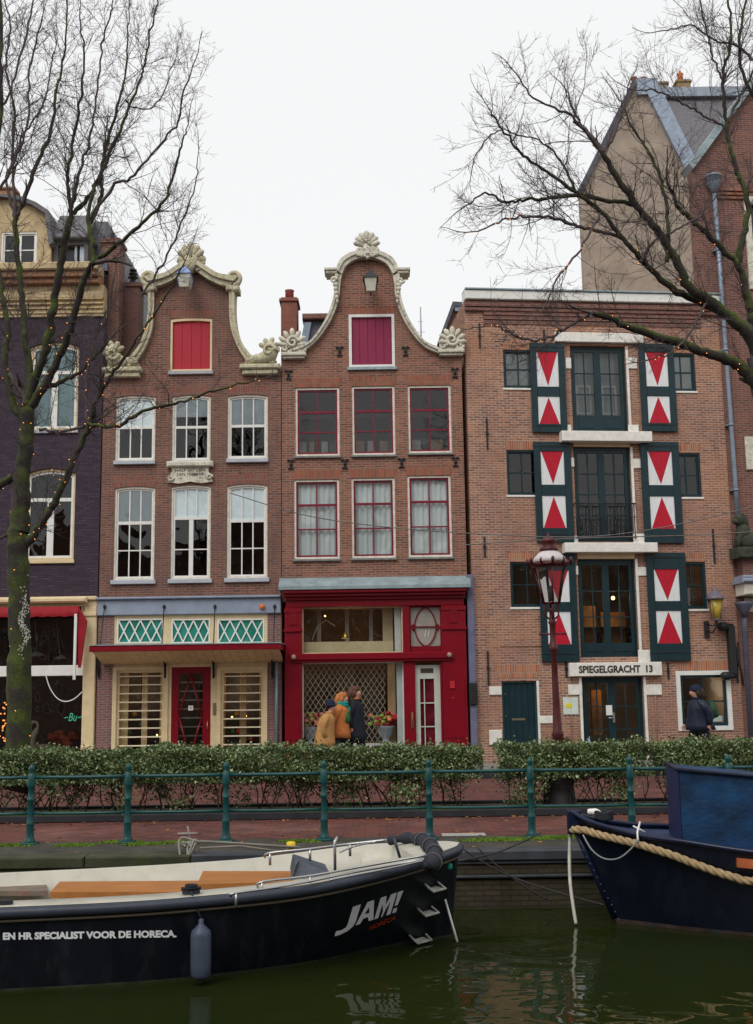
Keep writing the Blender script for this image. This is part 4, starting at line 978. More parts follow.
# chimneys between the houses
def chimney(root, x0, x1, ytop, ybot, w0, w1, mat, F, cap=True, pots=0, potmat=None, name='chimney'):
    a = F.rect(x0, x1, ytop, ybot, w0); mb = MB(); mb.bbox(a[0], a[1], w0, w1, a[2], a[3], .01)
    if cap: mb.bbox(a[0]-.05, a[1]+.05, w0-.05, w1+.05, a[3]-.14, a[3]-.05, .01)
    c = mb.build(name, mat, root)
    for k in range(pots):
        cx = a[0]+(a[1]-a[0])*(k+.5)/pots; mp = MB(); cy = w0+.3
        mp.lathe([(.09, 0), (.08, .15), (.1, .3), (.11, .33), (.07, .34), (.07, .2)], (cx, cy, a[3]), 10); mp.build('chimney_pot', potmat or IRON, c)
    return c
c = chimney(h1, 100.5, 119, 238, 372, .4, 1.0, BR_OLD, F1)
mb = MB(); q = F1.p(109, 238, .4)
for k, (dx_, h_) in enumerate(((-.15, .12), (.0, .3), (.16, .15))): mb.lathe([(.07, 0), (.05, h_*.6), (.07, h_)], (q[0]+dx_, .8, q[1]), 8)
mb.build('chimney_pot', IRON, c)
c = chimney(h2, 119.8, 138.5, 282, 400, .9, 1.5, brick('brick_chimney', (.16, .065, .055), (.11, .05, .045), (.15, .1, .085), st=.3), F2)
q = F2.p(129, 282, .9); mb = MB(); mb.lathe([(.13, 0), (.1, .18), (.07, .2), (.07, .3)], (q[0], 1.4, q[1]), 10)
for k in range(3): mb.lathe([(.15-.02*k, .3+.1*k), (.1, .34+.1*k)], (q[0], 1.4, q[1]), 8)
mb.build('chimney_cowl', IRON, c)
# shop front
zcb = zb1
p0 = g.p(82.8, 700)[0]; sy = [g.p(50, y)[1] for y in (607, 597, 618.5, 665.5, 676)]
mb = MB(); mb.bbox(uL, uR+.0, -.12, .3, sy[1]-.1, sy[1]-.001, .02); mb.bbox(uL, p0+.1, -.3, -.121, sy[1]-.17, sy[1]-.03, .04); mb.bbox(uL, uR, -.05, .3, sy[0], sy[1]-.101, .01); shf = mb.build('shop_cornice', CREAM, h1)
mb = MB(); mb.bbox(p0, uR, -.08, .3, .12, sy[0]-.001, .02); mb.bbox(p0-.02, uR+.0, -.12, -.081, sy[0]-.25, sy[0]-.15, .02); mb.bbox(p0-.0, uR, -.11, -.081, .12, .7, .02); mb.build('pilaster', CREAM, h1)
mb = MB(); mb.bbox(uL, p0, -.02, .12, sy[4], sy[3], .01); mb.bbox(uL, p0, -.02, .2, .12, .5, .01); mb.build('window_transom', WHITE, h1)
mb = MB()
for k in range(1, 4): x_ = p0-k*2.6; mb.bbox(x_-.05, x_+.05, -.01, .12, .5, sy[4]-.001, .01); mb.bbox(x_-.05, x_+.05, -.01, .12, sy[3]+.001, sy[0], .01)
mb.bbox(p0-.1, p0-.001, .0, .12, sy[3]+.001, sy[0]-.001, .01); mb.build('window_mullion', CREAM, h1)
mb = MB(); mb.add([(uL, .06, .5), (p0, .06, .5), (p0, .06, sy[0]), (uL, .06, sy[0])], [(0, 1, 2, 3)]); mb.build('pane', GLASS, h1)
interior(h1, uL+.1, uR-.1, [(.1, sy[0]+.05)], ROOM_D, 3.0, name='shop_interior')
REDC = plain('red_canvas', (.26, .006, .014), .75, .12, 4, .2, 30)
mb = MB(); n = 60; vs = []
x1_ = g.p(82, 610)[0]; zt_, zb_ = g.p(50, 606.5, -.3)[1], g.p(50, 618, -.3)[1]
for i in range(n+1):
    t = i/n; x_ = uL+(x1_-uL)*t; vs += [(x_, -.28, zt_), (x_, -.42+.02*math.sin(t*90), (zt_+zb_)/2), (x_, -.40+.02*math.sin(t*130), zb_+.04*abs(math.sin(t*60)))]
mb.add(vs, [(3*i+j, 3*i+3+j, 3*i+4+j, 3*i+1+j) for i in range(n) for j in range(2)], True); aw = mb.build('awning', REDC, h1, 'rolled up red canvas awning')
mb = MB(); a_ = [g.p(81.5, 607), g.p(90.5, 622), g.p(84, 668), g.p(81.5, 668)]
mb.prism([a_[0], a_[3], (a_[2][0], a_[2][1]), a_[1]], -.36, -.3); mb.build('awning_side', REDC, aw)
mb = MB(); q = g.p(80, 615); q2 = g.p(80.2, 680); mb.bbox(q[0]-.035, q[0]+.035, -.42, -.37, q2[1], q[1], .01); mb.build('awning_arm', WHITE, aw)
# hanging lamps, garland and a swan in the window
def dl(pts, r_=.01): mb = MB(); mb.tube([(*g.p(x, y, .8)[:1], .8, g.p(x, y, .8)[1]) for x, y in pts], r_, 5); return mb
mb = dl([(35, 618), (37, 652)]); q = g.p(36, 655, .8); mb.lathe([(.02, .1), (.24, .0), (.25, -.03)], (q[0], .8, q[1]), 12); mb.build('hanging_lamp', plain('lamp_grey', (.3, .28, .27), .5, .1, 5), h1)
mb = dl([(56, 618), (60, 655)]); q = g.p(61, 658, .8); mb.lathe([(.02, .08), (.16, .0), (.17, -.03)], (q[0], .8, q[1]), 12); mb.build('hanging_lamp', plain('lamp_grey_b', (.35, .33, .3), .5, .1, 5), h1)
mb = MB(); cp = [g.p(x, y, -.1) for x, y in ((46, 676), (50, 688), (57, 698), (65, 701.5), (74, 699), (82, 692))]
mb.tube([(a, -.1, b) for a, b in catmull([Vector(c) for c in cp], 5)], .014, 6); mb.build('hanging_cord', WHITE, h1)
mb = MB(); sw_ = [g.p(x, y, .5) for x, y in ((31, 752), (31, 740), (36, 731), (38, 726), (36.5, 722.5), (33, 722), (30.5, 725))]
mb.tube([(a, .5, b) for a, b in catmull([Vector(c) for c in sw_], 5)], [.16-.13*min(1, i/14) if i < 24 else .04 for i in range(31)], 9)
q = g.p(42, 752, .6); mb.ell((q[0], .7, q[1]-.1), (.45, .25, .3), 14, 10)
o = mb.build('swan_figure', plain('white_plastic', (.62, .58, .47), .5, .05, 5), None); o.location = F1.o
tag(o, 'pale swan figure standing in the left shop window', 'figurine')
mb = MB(); random.seed(3)
for k in range(26):
    q = g.p(random.uniform(48, 78), random.uniform(733, 752), .8); mb.ell((q[0], .8+random.random()*.4, q[1]), (.12, .1, .09), 9, 6, jit=.1)
o = mb.build('cushion_heap', plain('rust_cushion', (.3, .06, .03), .8, .7, 4), None); o.location = F1.o; tag(o, 'heap of rust red and orange cushions behind the left shop window', 'cushions')
NG = emit('green_neon', (.1, .7, .4), .45)
q = g.p(74, 717, .3); wall_text(h1, 'Bu', q[0]-.14, q[0]+.08, q[1], .2, .3, NG, 'neon_sign', shear=.3); mb = MB(); mb.tube([(q[0]-.24, .3, q[1]-.02), (q[0]-.15, .3, q[1])], .012, 5); mb.tube([(q[0]+.1, .3, q[1]-.02), (q[0]+.2, .3, q[1]+.01)], .012, 5); mb.build('neon_tube', NG, h1)
mb = MB()
for k in range(24):
    q = g.p(random.gauss(2, 3), random.uniform(700, 748), .5); mb.ell((q[0], .5+random.random()*.3, q[1]), (.022, .022, .022), 6, 4)
mb.build('fairy_bulbs', emit('orange_bulb', (1, .35, .08), 1.6), h1)
lamp(h1, g, 30, 700, 1.5, 5)
# ================================================================ warehouse with shutters (right)
F13 = Frame(atY(466, 700, FY).x, FY, 6.0); g = F13
h13 = thing('canal_warehouse', 'orange brick warehouse with red and white hourglass shutters and a Spiegelgracht 13 sign', 'warehouse', F13.o, F13.a)
def wav(*xs): return sum(xs)/len(xs)
uL = g.p(471, 550)[0]; uR = g.p(727, 600)[0]
ztp = g.p(580, 303)[1]
LW = [g.rect(503.5, 534, 350, 388), g.rect(507, 538, 450, 495), g.rect(510.5, 545, 562, 607)]
RW = [g.rect(668, 695.5, 353, 391), g.rect(673, 701, 453, 497), g.rect(678, 706.5, 562, 609)]
DW = [g.rect(571.5, 627, 346, 432.5), g.rect(575, 632, 447, 541.5), g.rect(579, 637, 559, 657)]
gd = g.rect(583, 644.8, 677, 758); gd = (gd[0], gd[1], .12, gd[3])
ld = g.rect(502.5, 537.5, 681, 750); ld = (ld[0], ld[1], .12, ld[3])
rw = g.rect(679, 729, 673, 728); uR = rw[1]+.35
print('H13', uL, uR, ztp, gd, ld)
hol = [arcpoly(*r) for r in LW+RW+DW+[ld, rw]]
gdo = [(gd[0], .0), (gd[1], .0), (gd[1], gd[3]), (gd[0], gd[3])]
outer = [(uL, -.05), (gd[0], -.05), (gd[0], gd[3]), (gd[1], gd[3]), (gd[1], -.05), (uR, -.05), (uR, ztp), (uL, ztp)]
mb = MB(); mb.wall(outer, hol, 0, .3); mb.build('wall', BR_ORANGE, h13)
body(h13, uL, uR-.01, ztp, BR_ORANGE, w1=12)
interior(h13, uL+.1, uR-.1, [(.1, gd[3]+.15), (LW[2][2]-.5, LW[2][3]+.15), (LW[1][2]-.6, LW[1][3]+.2), (LW[0][2]-.6, LW[0][3]+.3)], ROOM, 3.5)
# cornice board and corbelled brick bands
zc = g.p(580, 294)[1]
mb = MB(); mb.bbox(uL, uR+.02, -.16, .35, ztp+.001, zc, .02); mb.build('cornice', WHITE, h13)
mb = MB(); mb.bbox(uL, uR+.04, -.2, .35, zc+.001, zc+.05, .01); mb.build('cornice_capping', LEAD, h13)
mb = MB(); zs = [g.p(580, y)[1] for y in (305, 310, 314, 318, 322, 326)]
for k in range(5): mb.bbox(uL+(.5 if k > 1 else 0), uR-(.5 if k > 1 else 0), (-.12, -.09, -.07, -.05, -.025)[k], -.001, zs[k+1]+.012, zs[k]-.004, .006)
mb.build('brick_cornice', BR_DARKRED, h13)
SH13 = plain('white_sill_13', (.74, .72, .66), .6, .1, 6, dirt=.25, dcol=(.35, .3, .25))
for i, r in enumerate(LW+RW):
    win(h13, *r, cas=GREEN, cw=.05, sash=GREEN, sw=.035, vb=(.5,), hb=(.5,), bw=.03, sill=(SH13, .06, .03), glass=GLASS,
        curtain=[(CURT, 0, 1, 0, 1, 'flat')] if i in (0, 3) else ([(plain('ochre_blind', (.3, .14, .06), .8, .2, 3), 0, 1, 0, 1, 'flat')] if i == 5 else None))
    lintel(h13, r[0], r[1], r[3]+.005, r[3]+.24, BR_SOLDIER_O, .05)
# loading doors
def glazed(root, r, cols, rows, panel, name, label=None, wdt=GREEN, glass=GLASS, d0=.1, foot=None):
    u0, u1, z0, z1 = r; mb = MB(); mb.ring(arcpoly(u0-.003, u1+.003, z0-.003, z1+.003), arcpoly(u0+.05, u1-.05, z0+.06, z1-.06), d0, d0+.1)
    f = mb.build(name, wdt, root, label); um = (u0+u1)/2
    for s_ in (-1, 1):
        a, b = (u0+.05, um) if s_ < 0 else (um, u1-.05)
        l = MB(); zb = z0+.06+panel
        l.ring(arcpoly(a-.002, b-.002, z0+.058, z1-.058), arcpoly(a+.09, b-.09, zb, z1-.15), d0+.02, d0+.07)
        if panel > .1: l.bbox(a+.14, b-.14, d0+.005, d0+.02, z0+.14, zb-.08, .01)
        for k in range(1, cols): uu = a+.09+(b-a-.18)*k/cols; l.box(uu-.014, uu+.014, d0+.026, d0+.064, zb, z1-.15)
        for k in range(1, rows): zz = zb+(z1-.15-zb)*k/rows; l.box(a+.09, b-.09, d0+.028, d0+.062, zz-.014, zz+.014)
        lf = l.build('door_leaf', wdt, f)
        p_ = MB(); p_.add([(a+.08, d0+.045, zb-.01), (b-.08, d0+.045, zb-.01), (b-.08, d0+.045, z1-.14), (a+.08, d0+.045, z1-.14)], [(0, 1, 2, 3)]); p_.build('pane', glass, lf)
    return f
f0 = glazed(h13, DW[0], 2, 3, .42, 'loading_door')
for s_ in (0, 1):
    u0, u1, z0, z1 = DW[0]; a = u0+.2+s_*(u1-u0)*.46; b = a+.42
    mb = MB(); mb.ring(arcpoly(a, b, z0+.55, z0+1.35), arcpoly(a+.06, b-.06, z0+.62, z0+1.29), .3, .33); mb.build('inner_sash', WHITE, f0)
mb = MB(); r = DW[0]; mb.box(r[0]+.1, r[1]-.1, .36, .37, r[2]+.45, r[3]-.1); mb.build('inner_curtain', plain('grey_white_curtain', (.42, .45, .45), .9, .25, 2, stretch=(5, 1, .3)), f0)
f1 = glazed(h13, DW[1], 2, 4, .1, 'loading_door')
f2 = glazed(h13, DW[2], 2, 3, .3, 'loading_door')
f3 = glazed(h13, gd, 2, 3, .12, 'entrance_door', 'glazed double entrance door under the street sign', d0=.12)
mb = MB(); um = (gd[0]+gd[1])/2; mb.box(um+.0, um+.05, .08, .14, 1.05, 1.3); mb.tube([(um+.02, .08, 1.17), (um+.02, .05, 1.17), (um-.12, .05, 1.17)], .012, 6); mb.build('door_handle', plain('steel', (.5, .5, .5), .3, .05, 5, metal=.9), f3)
mb = MB(); q = g.p(609.5, 710, .1); mb.box(q[0]-.08, q[0]+.08, .13, .135, q[1]-.13, q[1]+.12); mb.build('door_notice', WHITE, f3)
for r in (DW[0], DW[1], DW[2], (gd[0], gd[1], .12, gd[3])):
    mb = MB()
    for s_ in (-1, 1):
        mb = MB()
        e_ = r[0] if s_ < 0 else r[1]; a, b = (e_-.07, e_-.002) if s_ < 0 else (e_+.002, e_+.07)
        if s_ < 0 and r[3] > 3.2: continue
        mb.bbox(a, b, -.03, .06, r[2], r[3], .006)
        mb.build('door_reveal', SH13, h13)
mb = MB()
for r, h_ in ((DW[1], .12), (DW[2], .22)): mb.bbox(r[0], r[1], -.03, .09, r[3]+.001, r[3]+h_, .01)
mb.build('roller_box', CREAM, h13)
# white lintel, sill beams, quoin stones
def beam(x0, x1, y0, y1, w=-.12, name='stone_beam'):
    r = g.rect(x0, x1, y0, y1); mb = MB(); mb.bbox(r[0], r[1], w, -.001 if w < 0 else w+.1, r[2], r[3], .012); return mb.build(name, SH13, h13), r
beam(554, 642, 334, 343.5); beam(559, 648.5, 433.5, 443.5, -.3); beam(562, 654, 544, 553.5, -.3)
for x0, x1, y0, y1 in ((565.5, 571, 358, 369), (627.5, 637, 358, 369), (559.5, 571, 425, 432.5), (628, 638.5, 425, 432.5), (567.5, 574, 458, 467), (633, 642, 459, 468.5), (570, 578, 566, 575), (638, 646.5, 567, 576),
                       (565, 578, 648, 662), (638, 650, 650, 662), (489, 501.5, 686.5, 695), (568, 582, 684.5, 695), (646, 661.5, 684.5, 695), (538.5, 552.5, 716, 723.5), (572.5, 578, 536, 543.5), (633, 645, 534, 543.5), (489, 502, 730, 745)):
    beam(x0, x1, y0, y1, -.035, 'quoin_stone')
sb, sr = beam(568, 660, 662.5, 676, -.16, 'name_beam'); sb['label'] = 'white beam lettered SPIEGELGRACHT 13'
a = g.p(577, 669)[0]; b = g.p(650.5, 669)[0]; wall_text(sb, 'SPIEGELGRACHT  13', a, b, (sr[2]+sr[3])/2, (sr[3]-sr[2])*.56, -.165, INK, bold=.042)
# shutters
def shutter(x0, x1, y0, y1, fr):
    r = g.rect(x0, x1, y0, y1); u0, u1, z0, z1 = r; W_, H_ = u1-u0, z1-z0
    zz = lambda t: z1-H_*t
    mb = MB(); n = 3; uu = [u0, u0+W_*.18, u1-W_*.19, u1]
    mb.bbox(u0, uu[1], -.09, -.03, z0, z1, .008); mb.bbox(uu[2], u1, -.09, -.03, z0, z1, .008)
    prev = 0
    for a_, b_ in list(fr)+[(1, 1)]:
        mb.bbox(uu[1]+.002, uu[2]-.002, -.087, -.033, zz(a_), zz(prev), .006); prev = b_
    for t in (.04, .92): mb.bbox(u0, u1, -.1, -.09, zz(t)-.03, zz(t)+.03, .003)
    s_ = mb.build('shutter', GREEN, h13)
    for k, (a_, b_) in enumerate(fr):
        mp = MB(); mp.box(uu[1]+.001, uu[2]-.001, -.065, -.04, zz(b_), zz(a_)); p_ = mp.build('shutter_panel', SHUT_W, s_)
        ua, ub, um = uu[1]+.0, uu[2]-.0, (uu[1]+uu[2])/2
        za, zb = zz(a_)-.001, zz(b_)+.001
        tri = [(ua+.02, za), (ub-.02, za), (um, zb+.02)] if k == 0 else [(ua+.02, zb), (ub-.02, zb), (um, za-.02)]
        mt = MB(); mt.prism([(x, z) for x, z in tri], -.069, -.0651); mt.build('painted_triangle', SHUT_R, p_)
    mh = MB()
    for t in (.04, .92): mh.box(uu[1]+.05, uu[2]-.05, -.105, -.1005, zz(t)-.012, zz(t)+.012)
    mh.build('hinge_strap', IRON, s_)
    return s_
shutter(530.5, 565, 344, 433, ((.1, .49), (.6, .91))); shutter(639.5, 674.5, 344.5, 432, ((.1, .49), (.6, .91)))
shutter(534.5, 571.5, 442.5, 542.5, ((.095, .43), (.54, .86))); shutter(641.5, 680, 442.5, 543.5, ((.095, .43), (.54, .86)))
shutter(539.5, 576.5, 554, 662, ((.155, .45), (.54, .84))); shutter(647.5, 687, 553, 661, ((.155, .45), (.54, .84)))
# balcony rail before the middle door
r = DW[1]; mb = MB(); zr = g.p(603, 503.5, -.1)[1]; zlo = r[2]+.05
for z_, t in ((zr, .02), (zr-.35, .01), (zlo+.05, .015)): mb.tube([(r[0]-.05, -.1, z_), (r[1]+.05, -.1, z_)], t, 6)
n = 16
for k in range(n+1): u = r[0]+(r[1]-r[0])*k/n; mb.tube([(u, -.1, zlo), (u, -.1, zr)], .008 if k % 4 else .014, 5)
for k in range(4):
    u = r[0]+(r[1]-r[0])*(k+.5)/4
    for j in range(2): mb.tube([(u+.1*math.cos(t), -.1, zlo+.25+j*.22+.09*math.sin(t)) for t in [i*.52 for i in range(13)]], .008, 4)
for e_ in (r[0]-.05, r[1]+.05): mb.tube([(e_, -.1, zr), (e_, .0, zr)], .012, 5)
mb.build('balcony_rail', IRON, h13)
# closed green door on the left with its brick arch
u0, u1, z0, z1 = ld; mb = MB(); mb.ring(arcpoly(u0-.003, u1+.003, .12, z1+.003), arcpoly(u0+.05, u1-.05, .14, z1-.05), .04, .14); d_ = mb.build('door', plain('door_frame_green', (.015, .05, .055), .45, .15, 4), h13, 'plain dark green door with a letter slot')
mb = MB()
for k in range(5): a = u0+.05+(u1-u0-.1)*k/5; mb.bbox(a+.002, a+(u1-u0-.1)/5-.002, .08, .12, .14, z1-.05, .005)
mb.build('door_leaf', GREEN, d_)
mb = MB(); mb.box(u0+.25, u1-.3, .072, .08, 1.15, 1.2); mb.ell((u0+.1, .07, 1.25), (.02, .02, .02), 8, 6); mb.ell((u0+.1, .07, 1.8), (.02, .02, .02), 8, 6); mb.build('letter_slot', plain('dull_brass', (.25, .2, .12), .4, .1, 5, metal=.6), d_)
mb = MB(); mb.bbox(u1+.002, u1+.06, -.02, .06, .12, z1, .006); mb.build('door_reveal', SH13, h13)
lintel(h13, u0-.05, u1+.05, z1+.08, z1+.4, BR_SOLDIER_O, .1)
# ground floor window at the right
u0, u1, z0, z1 = rw
mb = MB(); mb.ring(arcpoly(u0-.06, u1+.06, z0-.06, z1+.06), arcpoly(u0+.05, u1-.05, z0+.05, z1-.05), -.04, -.001); mb.ring(arcpoly(u0-.003, u1+.003, z0-.003, z1+.003), arcpoly(u0+.05, u1-.05, z0+.05, z1-.05), .0, .08); wf = mb.build('window', WHITE, h13, 'white framed ground floor window')
mb = MB(); a0, a1, b0, b1 = u0+.05, u1-.05, z0+.05, z1-.05; mb.ring(arcpoly(a0, a1, b0, b1), arcpoly(a0+.08, a1-.07, b0+.08, b1-.07), .02, .08); mb.box((a0+a1)/2-.02, (a0+a1)/2+.02, .03, .07, b0+.05, b1-.05); mb.box(a0+.05, a1-.05, .033, .068, b0+(b1-b0)*.48-.02, b0+(b1-b0)*.48+.02); mb.build('sash', GREEN, wf)
mb = MB(); mb.add([(a0, .05, b0), (a1, .05, b0), (a1, .05, b1), (a0, .05, b1)], [(0, 1, 2, 3)]); mb.build('pane', GLASS, wf)
mb = MB(); mb.box(a1-.42, a1-.1, .12, .13, b0+.1, b0+.25); mb.build('window_notice', WHITE, wf)
lintel(h13, u0, u1, z1+.07, z1+.33, BR_SOLDIER_O, .1)
for x, y in ((700, 703), (705, 706)): bulb(h13, g, x, y, .8, .035)
for x, y in ((613, 598),): bulb(h13, g, x, y, .8, .05)
ORC = plain('orange_glow_colour', (.5, .22, .06), .8, .5, 2)  # warm glow behind the doors is put into the orange of these panels
mb = MB(); q = g.rect(584, 596, 606, 648, .9); mb.box(q[0], q[1], .9, 1.0, q[2], q[3]); q = g.rect(602, 626, 612, 648, .9); mb.box(q[0], q[1], .9, 1.0, q[2], q[3]); q = g.rect(592, 602, 690, 735, 1.2); mb.box(q[0], q[1], 1.2, 1.3, q[2], q[3]); mb.build('warm_glow_panels', ORC, h13)
lamp(h13, g, 603, 600, .7, 5); lamp(h13, g, 600, 690, .9, 4); lamp(h13, g, 704, 690, 1.2, 7)
# wall plaque
r = g.rect(563, 578, 697.5, 714.5); mb = MB(); mb.bbox(r[0], r[1], -.03, -.001, r[2], r[3], .008); wp = mb.build('wall_plaque', plain('pale_mint', (.58, .66, .6), .4, .05, 5), h13)
mb = MB(); mb.ell((r[0]+.14, -.031, (r[2]+r[3])/2+.01), (.09, .004, .07), 12, 6); mb.build('plaque_emblem', plain('yellow_emblem', (.7, .6, .03), .5, .05, 5), wp)
for x, y, h_ in ((479.5, 336, .66), (487, 434, .82), (484.5, 547, .52), (488, 668, .85), (713.5, 546, .9), (544, 338, .45), (566, 669, .4), (668, 671, .4), (736.5, 665, .9)):
    q = g.p(x, y); anchor(h13, q[0], q[1], h_, 'bar')
# thin service pipes
mb = MB()
for x in (570.5, 655): 
    q = g.p(x, 700); mb.tube([(q[0], -.02, .15), (q[0], -.02, 2.6)], .012, 5)
mb.tube([(g.p(500, 650)[0], -.02, 3.0), (g.p(560, 650)[0], -.02, 3.0)], .01, 5)
mb.build('service_pipe', plain('pipe_buff', (.35, .24, .17), .6, .1, 5), h13)
# wall lantern
q = g.p(706, 626); mb = MB(); mb.box(q[0]-.06, q[0]+.06, -.06, -.001, q[1]-.3, q[1]+.12)
mb.tube([(q[0], -.05, q[1]-.1), (q[0]+.05, -.25, q[1]-.2), (q[0]+.12, -.42, q[1]-.02), (q[0]+.1, -.45, q[1]+.15)], .02, 6); mb.tube([(q[0], -.05, q[1]+.05), (q[0]+.1, -.3, q[1]-.02), (q[0]+.1, -.45, q[1]+.13)], .015, 6)
bl = mb.build('wall_lantern', IRON, h13, 'yellow glazed wall lantern on an iron bracket')
c_ = (q[0]+.1, -.45, q[1]+.15)
mb = MB(); mb.lathe([(.11, 0), (.2, .5)], c_, 4); me_ = mb.build('lantern_glass', plain('amber_glass', (.5, .36, .05), .25, .25, 6), bl)
mb = MB(); mb.lathe([(.24, .5), (.22, .54), (.13, .68), (.05, .72), (.05, .78), (.02, .82)], c_, 12)
mb2 = MB(); mb.lathe([(.12, -.03), (.12, .0)], c_, 8)
for k in range(4): a = 2*math.pi*(k+.5)/4; mb.tube([(c_[0]+.11*math.cos(a), c_[1]+.11*math.sin(a), c_[2]), (c_[0]+.2*math.cos(a), c_[1]+.2*math.sin(a), c_[2]+.5)], .012, 5)
mb.build('lantern_cap', plain('lantern_violet_grey', (.14, .12, .16), .5, .2, 6), bl)
# iron hoist arm on the wall
q = g.p(730, 650); mb = MB(); mb.bbox(q[0]-.09, q[0]+.09, -.2, -.02, q[1]-.62, q[1]+.62, .02)
for dz in (.6, -.66): mb.tube([(q[0]+.05, -.12, q[1]+dz), (q[0]-.24, -.16, q[1]+dz)], .07, 10); mb.tube([(q[0]-.22, -.25, q[1]+dz), (q[0]-.22, -.05, q[1]+dz)], .11, 12)
mb.tube([(q[0]+.2, -.05, q[1]+.2), (q[0]+.17, -.1, q[1]-.3), (q[0]+.22, -.1, q[1]-.55), (q[0]+.26, -.08, q[1]-.9)], .022, 6)
mb.build('hoist_bracket', IRON, h13)

# ================================================================ neighbour at the right edge
FN = F13; g = FN
hn = thing('gabled_building', 'tall dark red brick building with a steep lead edged gable at the right edge', 'building', FN.P(uR, 0, 0), FN.a)
off = Vector((uR, 0, 0))
NB = thing  # alias unused
def shift(mb, du): mb.v = [(v[0]-du, v[1], v[2]) for v in mb.v]; return mb
nuR = g.p(930, 600)[0]
prof = [(uR+.01, -.05), (nuR, -.05), (nuR, 9.0), (g.p(893, 170)[0], g.p(893, 170)[1]), (g.p(800, 10)[0]*1, g.p(800, 10)[1]), g.p(706, 160), (uR+.01-1.0, g.p(706, 160)[1])]
zgb = g.p(706, 166)[1]
prof = [(uR+.01, -.05), (nuR, -.05), (nuR, zgb), ((uR+nuR)/2, zgb+ (nuR-uR)/2*1.5), (uR-.5, zgb), (uR-.5, zc+.06), (uR+.01, zc+.06)]
st_ = g.rect(748, 775, 200, 285); st2 = g.rect(742, 775, 440, 520)
holes_ = [arcpoly(*g.rect(752, 775, 205, 280))]
mb = MB(); mb.wall(prof, holes_, 0.0, .3); shift(mb, uR).build('wall', BR_DARKRED, hn)
mb = MB(); vs = [(uR+.01, .3, 0), (uR+.9, 1.6, 0), (uR+.9, 1.6, zgb), (uR+.01, .3, zgb)]; mb.add(vs, [(0, 1, 2, 3)]); shift(mb, uR).build('side_wall', BR_DARKRED, hn)
zp_ = zgb+(nuR-uR)/2*1.5; um = (uR+nuR)/2
mb = MB(); mb.add([(uR+.01, .1, zgb), (um, .1, zp_), (um+.6, 1.6, zp_), (uR+.9, 1.6, zgb), (nuR, .1, zgb), (nuR, 1.6, zgb)], [(0, 1, 2, 3), (1, 4, 5, 2)]); shift(mb, uR).build('roof', SLATE2, hn)
mb = MB(); mb.strip([(uR-.62, zgb-.0), (um, zp_+.28)], [(uR-.5, zgb-.16), (um, zp_+.02)], -.15, .5); shift(mb, uR).build('gable_coping', LEAD, hn)
mb = MB(); mb.wall(arcpoly(*g.rect(746, 790, 196, 290)), holes_, -.06, .0); shift(mb, uR).build('stone_surround', STONE, hn); mb = MB(); mb.bbox(*g.rect(745, 790, 0, 0)[:2], -.1, -.061, g.p(750, 292)[1], g.p(750, 286)[1]); shift(mb, uR).build('stone_sill', STONE, hn); mb = MB(); r_ = g.rect(745, 762, 437, 470); mb.bbox(r_[0], r_[1], -.05, -.001, r_[2], r_[3]); shift(mb, uR).build('stone_block', STONE, hn); mb = MB(); r_ = g.rect(744, 762, 598, 612); mb.bbox(r_[0], r_[1], -.05, -.001, r_[2], r_[3])
shift(mb, uR).build('stone_block', STONE, hn)
r_ = g.rect(752, 775, 205, 280); mb = MB(); mb.add([(r_[0], .1, r_[2]), (r_[1], .1, r_[2]), (r_[1], .1, r_[3]), (r_[0], .1, r_[3])], [(0, 1, 2, 3)]); shift(mb, uR).build('pane', plain('dark_pane_n', (.03, .035, .04), .1, .2, 3), hn)
mb = MB(); a_ = g.p(700, 195); 
for k in range(3): mb.bbox(uR+.02, uR+1.2, -.05-.03*k, -.001, a_[1]-.1+.1*k, a_[1]-.02+.1*k, .008)
shift(mb, uR).build('brick_corbel', BR_SOLDIER, hn)
# drainpipe with hopper
mb = MB(); pa = g.p(716, 190, -.15); pb = g.p(737, 500, -.15); pu = (pa[0]+pb[0])/2
def pipe_at(y): return g.p(714+(y-190)*.0725, y, -.15)
pts = [pipe_at(y) for y in (192, 300, 400, 480, 530)]; mb.tube([(a, -.15, b) for a, b in pts], .06, 12)
for y in (250, 350, 425, 490): q = pipe_at(y); mb.lathe([(.075, -.03), (.085, 0), (.075, .03)], (q[0], -.15, q[1]), 12); mb.box(q[0]-.12, q[0]+.02, -.14, -.01, q[1]-.02, q[1]+.02)
q = pipe_at(185); mb.lathe([(.07, -.25), (.12, -.1), (.2, .02), (.2, .2), (.24, .22), (.24, .26)], (q[0], -.15, q[1]), 8)
shift(mb, uR).build('drainpipe', ZINC, hn)
# console, hopper and lower pipe
q = g.p(745, 585); mb = MB(); mb.bbox(q[0]-.28, nuR, -.6, .0, q[1]-.3, q[1], .03); c_ = shift(mb, uR).build('console', STONE_W, hn)
mb = MB(); mb.bbox(q[0]-.36, nuR, -.72, .0, q[1]+.001, q[1]+.12, .04); mb.bbox(q[0]-.3, nuR, -.6, .0, q[1]+.121, q[1]+.2, .03); shift(mb, uR).build('console_capping', LEADBL, c_)
mb = MB(); mb.bbox(q[0]-.2, nuR, -.42, -.0, q[1]+.2, q[1]+1.15, .01); shift(mb, uR).build('portal_wall', BR_DARKRED, hn)
mb = MB(); q = g.p(744, 605, -.35); mb.lathe([(.08, -.3), (.12, -.15), (.22, 0), (.24, .08)], (q[0], -.35, q[1]), 10); mb.tube([(q[0], -.35, q[1]-.25), (q[0]+.03, -.2, q[1]-.7), (q[0]+.05, -.15, .1)], .065, 12); shift(mb, uR).build('lower_drainpipe', ZINC_D, hn)
